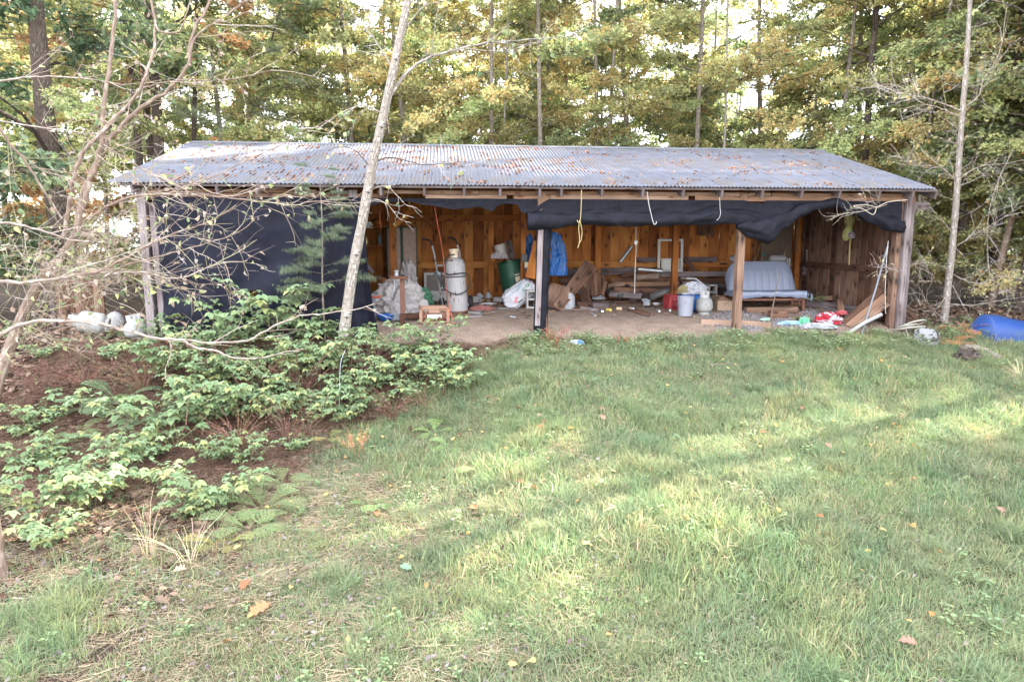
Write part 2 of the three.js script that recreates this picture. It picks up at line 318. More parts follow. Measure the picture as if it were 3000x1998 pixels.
  for (let k = 0; k < n; k++) {
    const m = part(roof, 'roof_sheet', front, metal); m.position.set(x0 + k * w, EAVE_Y + 0.012 + (k % 2) * 0.0022, EAVE_Z + 0.03 + (r() - 0.5) * 0.012); m.rotation.x = pitch; m.position.x = x0 + Math.round(k * w / PITCH) * PITCH;
    const b = part(roof, 'roof_sheet', back, metal); b.position.set(m.position.x, RIDGE_Y + 0.012 + (k % 2) * 0.0022, RIDGE_Z + 0.02); b.rotation.x = -pitch;
  }
  const cap = [];
  for (const s of [1, -1]) cap.push(move(block(14.05, 0.006, 0.2, 0.001), 0, RIDGE_Y + 0.028 - 0.1 * Math.sin(pitch), RIDGE_Z + s * 0.098, s * pitch));
  part(roof, 'ridge_cap', cap, std({ color: 0x6d7079, metalness: 0.4, roughness: 0.5 }));
}

// ---------------------------------------------------------------- plants: shared pieces
const leafMat = phys({ vertexColors: true, transmission: 0.55, thickness: 0, roughness: 1, specularIntensity: 0.5, side: THREE.DoubleSide });
const greenMat = phys({ vertexColors: true, transmission: 0.28, thickness: 0, roughness: 1, specularIntensity: 0.6, side: THREE.DoubleSide });
const dryMat = phys({ vertexColors: true, transmission: 0.15, thickness: 0, roughness: 1, specularIntensity: 0.4, side: THREE.DoubleSide });
function barkTexture(a, b, c, seed, scars = 0) { // 0.5 m around by 1 m along
  return sc(tex(256, 512, (x, y) => {
    const ridge = tile(x, y, 256, 512, 22, 9, seed), fine = tile(x, y, 256, 512, 90, 60, seed + 2), lich = smooth(0.12, 0.42, tile(x, y, 256, 512, 9, 12, seed + 4));
    let k = mix3(a, b, clamp(0.45 + 0.9 * ridge + 0.4 * fine, 0, 1)); k = mix3(k, c, lich * 0.7);
    if (scars) { const q = smooth(0.38, 0.6, tile(x, y, 256, 512, 5, 34, seed + 8)); k = mix3(k, [0.2, 0.17, 0.15], q * scars); }
    return k;
  }), 2, 1);
}
const barkBump = sc(tex(256, 512, (x, y) => { const v = 0.5 + 0.5 * tile(x, y, 256, 512, 22, 9, 1) + 0.3 * tile(x, y, 256, 512, 60, 40, 4); return [v, v, v]; }, false), 2, 1);
const bark = {
  grey: std({ map: barkTexture([0.58, 0.53, 0.48], [0.38, 0.34, 0.31], [0.68, 0.66, 0.62], 3), bumpMap: barkBump, bumpScale: 0.012 }),
  dark: std({ map: barkTexture([0.42, 0.36, 0.32], [0.22, 0.18, 0.16], [0.5, 0.47, 0.43], 13), bumpMap: barkBump, bumpScale: 0.03 }),
  pale: std({ map: barkTexture([0.64, 0.6, 0.56], [0.44, 0.4, 0.37], [0.74, 0.72, 0.69], 29, 1), bumpMap: barkBump, bumpScale: 0.012 }),
  tan: std({ map: barkTexture([0.54, 0.46, 0.4], [0.38, 0.31, 0.27], [0.6, 0.56, 0.52], 43), bumpMap: barkBump, bumpScale: 0.006 }),
  twig: std({ map: barkTexture([0.56, 0.48, 0.42], [0.39, 0.32, 0.28], [0.64, 0.61, 0.58], 53), roughness: 0.9 }),
  lichen: std({ map: barkTexture([0.66, 0.6, 0.56], [0.45, 0.39, 0.35], [0.82, 0.83, 0.79], 61), bumpMap: barkBump, bumpScale: 0.004 }),
};
const pal = {
  gold: [[0.62, 0.52, 0.23], [0.52, 0.49, 0.23], [0.43, 0.44, 0.21], [0.62, 0.46, 0.2], [0.38, 0.4, 0.19], [0.6, 0.55, 0.28]],
  lime: [[0.5, 0.52, 0.23], [0.42, 0.46, 0.2], [0.33, 0.38, 0.17], [0.58, 0.56, 0.26], [0.27, 0.32, 0.15]],
  green: [[0.24, 0.3, 0.15], [0.3, 0.36, 0.17], [0.19, 0.25, 0.12], [0.37, 0.4, 0.19]],
  deep: [[0.1, 0.165, 0.095], [0.13, 0.2, 0.11], [0.085, 0.14, 0.08], [0.17, 0.235, 0.12]],
  rust: [[0.55, 0.27, 0.12], [0.48, 0.31, 0.15], [0.38, 0.26, 0.13], [0.62, 0.37, 0.17]],
  pine: [[0.2, 0.26, 0.15], [0.25, 0.31, 0.18], [0.15, 0.2, 0.12], [0.3, 0.32, 0.18]],
  tan: [[0.46, 0.37, 0.29], [0.38, 0.29, 0.22], [0.52, 0.45, 0.38], [0.33, 0.24, 0.17]],
  bramble: [[0.2, 0.28, 0.13], [0.24, 0.32, 0.15], [0.16, 0.235, 0.11], [0.26, 0.33, 0.14], [0.22, 0.3, 0.15], [0.18, 0.26, 0.12], [0.34, 0.36, 0.14]],
};
const pick = (p, r) => { const c = p[Math.floor(r() * p.length)], k = 0.82 + r() * 0.4; return [c[0] * k, c[1] * k, c[2] * k]; };
// outlines in the leaf's own plane (x along the midrib, 0..1; y half width)
const SHAPES = {
  oval: [[0.3, 0.3], [0.68, 0.24]],
  lance: [[0.28, 0.2], [0.66, 0.15]],
  heart: [[0.12, 0.3], [0.36, 0.42], [0.72, 0.2]],
  oak: [[0.16, 0.1], [0.24, 0.3], [0.32, 0.14], [0.5, 0.38], [0.56, 0.16], [0.76, 0.3], [0.82, 0.1]],
};
class Foliage { // collects leaves and stems into one geometry with vertex colours
  constructor() { this.P = []; this.C = []; }
  tri(a, b, c, k) { this.P.push(a.x, a.y, a.z, b.x, b.y, b.z, c.x, c.y, c.z); for (let i = 0; i < 3; i++) this.C.push(k[0], k[1], k[2]); }
  leaf(p, dir, up, len, shape, color, fold = 0.25, curl = 0.15) {
    const d = dir.clone().normalize(), s = V(0, 0, 0).crossVectors(up, d); if (s.lengthSq() < 1e-6) s.set(1, 0, 0); s.normalize();
    const n = V(0, 0, 0).crossVectors(d, s), at = (x, y) => p.clone().addScaledVector(d, x * len).addScaledVector(s, y * len).addScaledVector(n, (Math.abs(y) * fold - curl * x * x) * len);
    const o = SHAPES[shape], mid = o.map(([x]) => at(x, 0)), tip = at(1, 0);
    for (const w of [1, -1]) {
      const e = o.map(([x, y]) => at(x, y * w));
      this.tri(p, e[0], mid[0], color);
      for (let i = 0; i < o.length - 1; i++) { this.tri(e[i], e[i + 1], mid[i], color); if (o.length < 4) this.tri(mid[i], e[i + 1], mid[i + 1], color); else this.tri(mid[i], e[i + 1], mid[i + 1], color); }
      this.tri(e[o.length - 1], tip, mid[o.length - 1], color);
    }
  }
  flake(p, dir, up, len, wid, color) { // the smallest leaf: two triangles folded on the midrib
    const d = dir.clone().normalize(), s = V(0, 0, 0).crossVectors(up, d); if (s.lengthSq() < 1e-6) s.set(1, 0, 0); s.normalize();
    const n = V(0, 0, 0).crossVectors(d, s), t = p.clone().addScaledVector(d, len), m = p.clone().addScaledVector(d, len * 0.42);
    const l = m.clone().addScaledVector(s, wid).addScaledVector(n, wid * 0.35), q = m.clone().addScaledVector(s, -wid).addScaledVector(n, wid * 0.35);
    this.tri(p, l, t, color); this.tri(p, t, q, color);
  }
  stick(a, b, r0, r1, color) {
    const d = b.clone().sub(a).normalize(), s = V(d.y, d.z, d.x).cross(d).normalize(), n = V(0, 0, 0).crossVectors(d, s), ring = (p, r) => [0, 1, 2].map((k) => p.clone().addScaledVector(s, Math.cos(k * 2.094) * r).addScaledVector(n, Math.sin(k * 2.094) * r));
    const A = ring(a, r0), B = ring(b, r1);
    for (let k = 0; k < 3; k++) { const j = (k + 1) % 3; this.tri(A[k], A[j], B[k], color); this.tri(B[k], A[j], B[j], color); }
  }
  path(pts, r0, r1, color) { for (let i = 0; i < pts.length - 1; i++) this.stick(pts[i], pts[i + 1], lerp(r0, r1, i / (pts.length - 1)), lerp(r0, r1, (i + 1) / (pts.length - 1)), color); }
  build() { return geometry(this.P, null, null, this.C); }
  get count() { return this.P.length / 9; }
}
const rv = (r, s = 1) => V(r() - 0.5, r() - 0.5, r() - 0.5).multiplyScalar(2 * s);
// a spray of twigs about 1 m long with many small leaves
function spray(seed, palette, nTwigs, perTwig, len, wid, rust = 0) {
  const f = new Foliage(), r = rng(seed), bk = [0.12, 0.095, 0.075];
  const main = [V(0, 0, 0)]; for (let i = 1; i <= 6; i++) main.push(V(i / 6, 0.1 * Math.sin(i * 0.9 + seed) * (i / 6) - 0.12 * (i / 6) ** 2, 0.12 * Math.sin(i * 1.3 + seed * 2)));
  f.path(main, 0.012, 0.004, bk);
  for (let t = 0; t < nTwigs; t++) {
    const k = 0.12 + 0.88 * r(), i = Math.min(5, Math.floor(k * 6)), base = main[i].clone().lerp(main[i + 1], k * 6 - i), side = t % 2 ? 1 : -1;
    const d = V(0.55 + r() * 0.4, (r() - 0.45) * 0.8, side * (0.5 + r() * 0.7)).normalize(), L = (0.25 + 0.4 * r()) * (1.1 - 0.5 * k), end = base.clone().addScaledVector(d, L); end.y -= 0.08 * L;
    f.stick(base, end, 0.005, 0.002, bk);
    for (let q = 0; q < perTwig; q++) {
      const p = base.clone().lerp(end, 0.15 + 0.9 * r()).add(rv(r, 0.05)), out = d.clone().add(rv(r, 0.9)); out.y -= 0.35;
      const up = V(0, 1, 0).add(rv(r, 0.9)), s = 0.7 + r() * 0.6;
      f.flake(p, out, up, len * s, wid * s, pick(rust && r() < rust ? pal.rust : palette, r));
    }
  }
  return f.build();
}
function oakSpray(seed, palette, nTwigs, len) {
  const f = new Foliage(), r = rng(seed), bk = [0.1, 0.08, 0.065];
  for (let t = 0; t < nTwigs; t++) {
    const d = V(0.3 + r(), (r() - 0.5) * 0.9, (r() - 0.5) * 1.8).normalize(), a = V(r() * 0.5, 0, 0), b = a.clone().addScaledVector(d, 0.35 + 0.3 * r()); f.stick(a, b, 0.007, 0.003, bk);
    for (let q = 0; q < 9; q++) { const o = d.clone().add(rv(r, 1.1)); o.y -= 0.4; f.leaf(a.clone().lerp(b, 0.4 + 0.65 * r()), o, V(0, 1, 0).add(rv(r, 0.6)), len * (0.7 + r() * 0.5), 'oak', pick(palette, r), 0.2, 0.2); }
  }
  return f.build();
}
function needleSpray(seed, palette, nTwigs, perTwig, len, droop = 0.25) {
  const f = new Foliage(), r = rng(seed), bk = [0.13, 0.1, 0.08];
  const main = [0, 1, 2, 3, 4].map((i) => V(i / 4, -droop * (i / 4) ** 2, 0.05 * Math.sin(i + seed))); f.path(main, 0.01, 0.004, bk);
  for (let t = 0; t < nTwigs; t++) {
    const k = 0.2 + 0.8 * r(), i = Math.min(3, Math.floor(k * 4)), base = main[i].clone().lerp(main[i + 1], k * 4 - i), d = V(0.8, (r() - 0.5) * 0.5 + 0.1, (t % 2 ? 1 : -1) * (0.4 + r() * 0.5)).normalize(), L = (0.2 + 0.25 * r()) * (1.2 - k * 0.6), end = base.clone().addScaledVector(d, L);
    f.stick(base, end, 0.004, 0.002, bk);
    for (let q = 0; q < perTwig; q++) { const s = 0.1 + 0.95 * r(), p = base.clone().lerp(end, s), o = d.clone().multiplyScalar(0.55).add(rv(r, 0.8)).normalize(), w = V(o.z, 0.2, -o.x).normalize().multiplyScalar(0.0022 + len * 0.006), c = pick(palette, r); const e = p.clone().addScaledVector(o, len * (0.7 + 0.5 * r())); e.y -= 0.15 * len; f.tri(p.clone().add(w), p.clone().sub(w), e, c); }
  }
  return f.build();
}
const sprays = {
  gold: [1, 2, 3].map((s) => spray(s, pal.gold, 28, 20, 0.058, 0.021, 0.03)),
  lime: [4, 5, 6].map((s) => spray(s, pal.lime, 28, 20, 0.06, 0.022, 0.02)),
  green: [7, 8, 9].map((s) => spray(s, pal.green, 28, 20, 0.062, 0.023, 0.02)),
  rust: [21, 22].map((s) => spray(s, pal.rust, 22, 12, 0.08, 0.03, 0.3)),
  oak: [10, 11].map((s) => oakSpray(s, pal.deep, 19, 0.125)),
  pine: [13, 14].map((s) => needleSpray(s, pal.pine, 26, 34, 0.1)),
};

// ---------------------------------------------------------------- the wood
// openings in the canopy toward the sun: a place they light, and how wide they are
const gaps = [
  [4.9, -0.73, 3.74, 0.75], [4.14, -0.67, 3.44, 0.4], [3.43, -0.61, 3.13, 0.3], [5.37, -0.83, 4.23, 0.45], [1.85, -0.75, 3.84, 0.15], [2.8, -0.85, 4.33, 0.18], [-1.48, -1.09, 4.09, 0.35], [-1.88, -1.21, 4.79, 0.38],
  [-0.67, -1.1, 5.1, 0.35], [0.07, -1, 4.95, 0.15], [0.43, -1.17, 5.97, 0.42], [-2.15, -1.49, 7.23, 0.35], [-3.87, -1.33, 5.88, 0.2], [-5.79, -1.26, 4.92, 0.2],
  [-0.75, 3.63, -3.2, 0.9], [-1.18, 3.18, -1.8, 0.6], [1.24, 3.16, -1.7, 0.8], [0.87, 2.82, -0.6, 0.5], [4.1, 3.2, -1.7, 0.7], [-7.05, 3.17, -2, 0.4], [-3.33, 3.53, -3, 0.4], [4.56, 2.68, -0.2, 0.5], [-5.84, 3.38, -2.6, 0.3],
].map(([x, y, z, r]) => [V(x, y, z), r]);
const _d = V(0, 0, 0);
function inGap(p, size) { for (const [q, r] of gaps) { _d.copy(p).sub(q); const t = _d.dot(sunDir); if (t > 2 && _d.addScaledVector(sunDir, -t).length() < r + size * 0.3) return true; } return false; }
const _m = new THREE.Matrix4(), _q = new THREE.Quaternion(), _e = new THREE.Euler();
function crownOf(tree, base, kinds, n, seed, o) {
  const r = rng(seed), put = kinds.map(() => []);
  for (let k = 0; k < n; k++) {
    const t = Math.pow(r(), o.low || 1), y = lerp(o.h0, o.h1, t), az = r() * Math.PI * 2, env = Math.pow(Math.sin(Math.PI * clamp(0.12 + 0.88 * (1 - t) * 0.95, 0, 1)), 0.6);
    const rad_ = o.r * env * (0.25 + 0.75 * Math.sqrt(r())), s = o.s * (0.75 + 0.6 * r()), lean = o.lean ? o.lean(y) : [0, 0];
    const p = V(lean[0] + Math.cos(az) * rad_, y, lean[1] + Math.sin(az) * rad_);
    _e.set((r() - 0.5) * 0.7, -az + (r() - 0.5) * 1.2, (r() - 0.55) * 0.8, 'YXZ'); _q.setFromEuler(_e);
    if (inGap(V(s * 0.55, 0, 0).applyQuaternion(_q).add(p).add(V(base[0], base[1], base[2])), s)) continue;
    const j = Math.floor(Math.pow(r(), 1.3) * kinds.length), tone = 0.8 + 0.45 * r(), warm = 0.92 + 0.2 * r();
    put[j].push([new THREE.Matrix4().compose(p, _q, V(s, s, s)), new THREE.Color(tone * warm, tone, tone * 0.95)]);
  }
  kinds.forEach((g, j) => {
    if (!put[j].length) return;
    const im = new THREE.InstancedMesh(g, leafMat, put[j].length); im.name = 'crown'; im.userData.kind = 'stuff'; im.castShadow = im.receiveShadow = true;
    put[j].forEach(([m, c], i) => { im.setMatrixAt(i, m); im.setColorAt(i, c); }); tree.add(im);
  });
}
// trunk through given points (relative to the base), a few limbs, and a crown
function tree(name, label, base, path, r0, r1, barkMat, kinds, n, seed, o = {}, group) {
  const t = thing(name, label, 'tree', base, 0, group), r = rng(seed * 7 + 1);
  const pts = spline(path, 16); part(t, 'trunk', tube(pts, [r0, r1], 10, 0.16, seed), barkMat);
  const at = (y) => { for (let i = 0; i < pts.length - 1; i++) if (pts[i + 1].y >= y) { const k = (y - pts[i].y) / (pts[i + 1].y - pts[i].y || 1); return pts[i].clone().lerp(pts[i + 1], clamp(k, 0, 1)); } return pts[pts.length - 1].clone(); };
  const oo = { h0: 2, h1: path[path.length - 1][1], r: 2, s: 1.3, ...o }; oo.lean = (y) => { const p = at(y); return [p.x, p.z]; };
  const limbs = [];
  for (let k = 0; k < (o.limbs ?? 14); k++) {
    const y = lerp(oo.h0 * 0.8, oo.h1 * 0.95, r()), a = at(y), az = r() * 6.283, L = oo.r * (0.5 + 0.5 * r()), dr = o.flat ? 0.1 : 0.45;
    const b = a.clone().add(V(Math.cos(az) * L * 0.5, L * dr * 0.6 + (r() - 0.5) * 0.2, Math.sin(az) * L * 0.5)), c = a.clone().add(V(Math.cos(az + 0.2) * L, L * dr + (r() - 0.5) * 0.5, Math.sin(az + 0.2) * L));
    limbs.push(tube(spline([a, b, c], 5), [Math.max(0.008, r0 * 0.22), 0.006], 4, 0, 1, false));
  }
  if (limbs.length) { const l = part(t, 'limbs', limbs, barkMat); l.userData.kind = 'stuff'; }
  if (n) crownOf(t, base, kinds, n, seed, oo);
  if (o.high) crownOf(t, base, kinds, o.high, seed + 5000, { ...oo, h0: 8.5, h1: oo.h1 + 2.5, r: 3.4, s: 1.7, low: 1 });
  return t;
}
{
  const K = sprays, g = K.gold, l = K.lime, gr = K.green;
  const top = (dx, dz, h, bend = 0) => [[0, -0.3, 0], [dx * 0.25 + bend, h * 0.25, dz * 0.25], [dx * 0.55 - bend * 0.6, h * 0.55, dz * 0.55], [dx, h, dz]];
  const wood = 'trees standing behind the shed';
  // [px-free] x, z, lean, height, radius, bark, leaf kinds, count, crown, label
  const list = [
    [-10.22, -4.6, -0.55, 14, 0.27, 'dark', [K.oak[0], l[1], gr[0]], 44, { h0: 4.2, r: 2.8, s: 1.2 }, 'thick dark-barked trunk left of the shed, the widest in the wood'],
    [-9.64, -7.5, -0.5, 15, 0.11, 'dark', [l[0], K.oak[1], l[2]], 36, { h0: 5.6, r: 2.2 }, 'thinner left stem of the twin trunks above the roof’s left end'],
    [-9.36, -7.3, 0.25, 16, 0.17, 'dark', [K.oak[0], l[1], g[1]], 44, { h0: 5.6, r: 2.6 }, 'thicker right stem of the twin trunks above the roof’s left end'],
    [-8.9, -9, 0.4, 13, 0.1, 'dark', [K.pine[0], K.pine[1]], 46, { h0: 3.2, r: 2.4, flat: 1 }, 'dark pine trunk right of the twin trunks with pale green needles'],
    [-9.2, -9.8, 2.9, 9, 0.07, 'dark', [K.pine[1], l[0]], 26, { h0: 4.5, r: 1.6 }, 'dark stem leaning hard right above the left end of the ridge'],
    [-0.73, -8.5, 0.75, 14, 0.085, 'grey', [g[0], g[1], l[0]], 64, { h0: 3, r: 2.2 }, 'dark forked stem just right of the leaning pale tree, behind the ridge'],
    [0.2, -9.5, -0.1, 13, 0.045, 'pale', [g[1], l[1]], 48, { h0: 3, r: 1.9 }, 'thin pale pole trunk between the forked stem and the straight grey trunk'],
    [1.09, -8, -0.35, 16, 0.09, 'grey', [g[2], g[0], l[2]], 70, { h0: 3, r: 2.3 }, 'straight grey trunk behind the middle of the ridge'],
    [2.62, -8.6, 0.1, 16, 0.075, 'grey', [l[0], g[1], gr[1]], 64, { h0: 3, r: 2.2 }, 'left one of a close pair of grey trunks right of the ridge’s middle'],
    [3.46, -9.4, 0.05, 17, 0.07, 'pale', [gr[0], g[0], l[1]], 64, { h0: 3, r: 2.2 }, 'right one of a close pair of grey trunks right of the ridge’s middle'],
    [5.8, -8.6, 0.15, 16, 0.1, 'grey', [l[1], gr[2], g[2]], 70, { h0: 3, r: 2.4 }, 'dark crooked trunk with branching limbs behind the right half of the ridge'],
    [6.07, -7.6, 0.35, 15, 0.05, 'pale', [l[2], g[1]], 48, { h0: 3.5, r: 1.8 }, 'slim pale trunk leaning right beside the dark crooked trunk'],
    [9.87, -7.5, 0.12, 16, 0.085, 'grey', [g[1], l[0]], 44, { h0: 3, r: 2.2 }, 'straight grey trunk above the right end of the roof'],
    [11.46, -8, 0.1, 9, 0.04, 'pale', [g[2], l[1]], 34, { h0: 2.5, r: 1.5 }, 'thin pale pole over the right slope’s edge'],
    [10.42, -5.5, 1.2, 9, 0.06, 'pale', [l[0], g[0]], 30, { h0: 3, r: 1.6 }, 'pale trunk leaning right behind the shed’s right corner'],
    [11.46, -3.5, 1.9, 8, 0.085, 'tan', [l[1], gr[0]], 30, { h0: 3, r: 1.8 }, 'tan trunk leaning right above the blue plastic hull'],
  ];
  list.forEach(([x, z, lean, h, r0, b, kinds, n, o, label], i) => tree('tree', label, [x, 0, z], top(lean * 1.15, -0.2, h * 1.15, 0.12 * (i % 3 - 1)), r0, r0 * 0.25, bark[b], kinds, n, 100 + i, { s: 1.25, low: 1.25, ...o }, wood));
  // deeper rows: a wall of foliage
  const r = rng(77), far = 'dense trees deep in the wood';
  const rows = [[-11.5, 10, -15, 22, 17, 100], [-15.5, 10, -20, 26, 12, 85], [-20, 10, -27, 32, 12, 58], [-27, 11, -36, 40, 13, 52]];
  rows.forEach(([z, n, a, b, h, c], j) => {
    for (let k = 0; k < n; k++) {
      const x = lerp(a, b, (k + 0.5 + (r() - 0.5) * 0.6) / n), zz = z + (r() - 0.5) * 3, left = x < -5;
      const kinds = left ? [[l[k % 3], l[1], g[0]], [K.rust[0], l[2], gr[0]], [K.pine[0], l[0]]][k % 3] : [[g[k % 3], l[0], gr[1]], [l[1], g[2], gr[2]], [gr[0], l[2], g[1]], [K.pine[1], g[0], gr[1]]][(k + j) % 4];
      const open = x > 6.5 && x < 17 && j > 0 ? 0.3 : x < -6 && j < 2 ? 0.4 : 1;   // thin places where sky and sun come through
      tree('forest_tree', ['tree in the first row of the wood behind the shed', 'tree in the second row of the wood behind the shed', 'tree deep in the wood behind the shed', 'farthest tree closing the wood'][j] + ', ' + nth(k, n), [x, 0, zz], top((r() - 0.5) * 1.2, 0, h * (0.85 + 0.3 * r()), 0.15), 0.09 + 0.06 * r(), 0.03, bark[['grey', 'pale', 'grey', 'pale'][k % 4]], kinds, Math.round(c * open), 300 + j * 40 + k, { h0: 0.6, r: 2.5 + 0.4 * j, s: 1.5 + 0.4 * j, low: 1.1, limbs: 6 }, far);
    }
  });
  // tall trees added right of the lawn, mostly out of view, to shade it
  [[12.6, 3.2], [14.2, 0.4], [13.4, -2.6], [16.4, 2.6], [17.2, -1.4], [16.2, -5], [19.6, 1.2], [20, -4], [19, 5], [12.8, -6.4], [15.6, -8.6], [14.6, 5.8], [22.5, -1.5], [22, 3.6], [18.6, -8.2]].forEach(([x, z], k) => tree('added_shade_tree', 'tall leafy tree added right of the lawn to shade it, ' + nth([0, 3, 2, 7, 8, 6, 11, 12, 10, 1, 5, 4, 14, 13, 9][k], 15), [x, 0, z], top(0.4, 0, 17 + (k % 3) * 1.5, 0.1), 0.16, 0.05, bark.grey, [l[k % 3], gr[k % 3], g[k % 3]], 150, 1400 + k, { h0: 2.6, r: 3.3, s: 1.9, low: 0.95 }, 'added shade trees right of the lawn'));
  // the flanks
  for (const [x, z, h, k, n, label] of [[-11.8, -2.5, 11, [K.oak[0], l[1], l[0]], 56, 'dark green oak at the left edge beyond the tanks'], [-13.5, -6.5, 13, [K.oak[1], l[1], K.rust[0]], 80, 'oak with orange sprays behind the left edge'], [-10.2, -9, 14, [l[0], l[2], g[1]], 70, 'yellowing tree left behind the thick trunk'], [-16, 0, 12, [gr[0], l[0]], 70, 'green tree off the left edge of the wood'], [11.8, -3, 11, [l[0], gr[1], g[1]], 58, 'green tree at the right edge behind the blue hull'], [13.5, -6, 14, [l[1], g[2], g[0]], 66, 'yellow-green tree at the far right edge'], [10, -7, 12, [l[1], g[1], l[0]], 44, 'yellowing tree right behind the shed’s right end'], [15.5, -1, 12, [gr[0], l[0]], 80, 'green tree off the right edge of the wood']])
    tree('edge_tree', label, [x, 0, z], top((z % 1) + 0.3, 0.2, h, 0.1), 0.14, 0.04, bark.dark, k, n, Math.round(900 + x * 3), { h0: 0.8, r: 2.4, s: 1.3, low: 1.3 });
}

// ---------------------------------------------------------------- trees and shrubs in front
// side twigs along a branch, bare or with a few curled leaves
function twigs(f, lf, path, r, o, depth = 0) {
  const n = path.length; let len = 0; for (let i = 1; i < n; i++) len += path[i].distanceTo(path[i - 1]);
  const count = Math.round(len * o.per * (depth ? o.sub ?? 1.1 : 1));
  for (let k = 0; k < count; k++) {
    const t = (depth ? 0.2 : o.from || 0.12) + (1 - (depth ? 0.2 : o.from || 0.12)) * r(), i = Math.min(n - 2, Math.floor(t * (n - 1))), a = path[i].clone().lerp(path[i + 1], t * (n - 1) - i), dir = path[i + 1].clone().sub(path[i]).normalize();
    const d = dir.clone().multiplyScalar(o.along ?? 0.8).add(rv(r, 0.95)).add(o.pull || V(0, 0, 0)).normalize(), L = o.len * (0.35 + 0.9 * r()) * (depth ? 0.5 : 1) * (1.15 - 0.5 * t), pts = [a]; let p = a.clone(), q = d.clone();
    for (let s = 0; s < 4; s++) { q.add(rv(r, o.kink ?? 0.28)).add(V(0, o.rise ?? 0.04, 0)).normalize(); p = p.clone().addScaledVector(q, L / 4); pts.push(p); }
    const rr = o.r * (depth ? 0.6 : 1) * (0.7 + 0.6 * r()); f.path(pts, rr, rr * 0.4, o.colors[Math.floor(r() * o.colors.length)]);
    if (lf) for (let s = 1; s < 5; s++) if (r() < o.leafy) { const c = pick(o.leafPal[Math.floor(r() * o.leafPal.length)], r); lf.leaf(pts[s].clone(), q.clone().add(rv(r, 1)).add(V(0, -0.5, 0)), rv(r, 1), o.leafLen * (0.6 + 0.7 * r()), o.leafShape || 'oval', c, 0.5 + r() * 0.5, 0.6 * r()); }
    if (depth < (o.deep ?? 1)) twigs(f, lf, pts, r, o, depth + 1);
  }
}
function branchy(name, label, category, mats, trunkPath, trunkR, branches, o, seed) {
  const base = trunkPath[0], t = thing(name, label, category, base), rel = (p) => V(p[0] - base[0], p[1] - base[1], p[2] - base[2]), r = rng(seed);
  const pts = spline(trunkPath.map(rel), 40); part(t, 'trunk', tube(pts, trunkR, 12, 0.12, seed), mats[0]);
  const f = new Foliage(), lf = new Foliage();
  for (const [path, r0, r1, m, own] of branches) {
    const q = spline(path.map(rel), Math.max(10, path.length * 4));
    for (const p of q) p.add(rv(r, r0 * 0.5));
    part(t, 'branch', tube(q, [r0, r1], 7, 0.18, seed + r0 * 100), m || mats[1]);
    twigs(f, lf, q, r, { ...o, ...(own || {}) });
  }
  if (o.trunkTwigs) twigs(f, lf, pts, r, { ...o, ...o.trunkTwigs });
  const tw = part(t, 'twigs', f.build(), twigMat); tw.userData.kind = 'stuff';
  if (lf.count) { const l = part(t, 'leaves', lf.build(), leafMat); l.userData.kind = 'stuff'; }
  return t;
}
const twigMat = std({ vertexColors: true, roughness: 0.95 });
const twigTan = [[0.34, 0.265, 0.215], [0.28, 0.21, 0.17], [0.4, 0.34, 0.29], [0.3, 0.28, 0.15], [0.22, 0.16, 0.13]], twigGrey = [[0.42, 0.38, 0.36], [0.5, 0.46, 0.44], [0.34, 0.29, 0.27]];
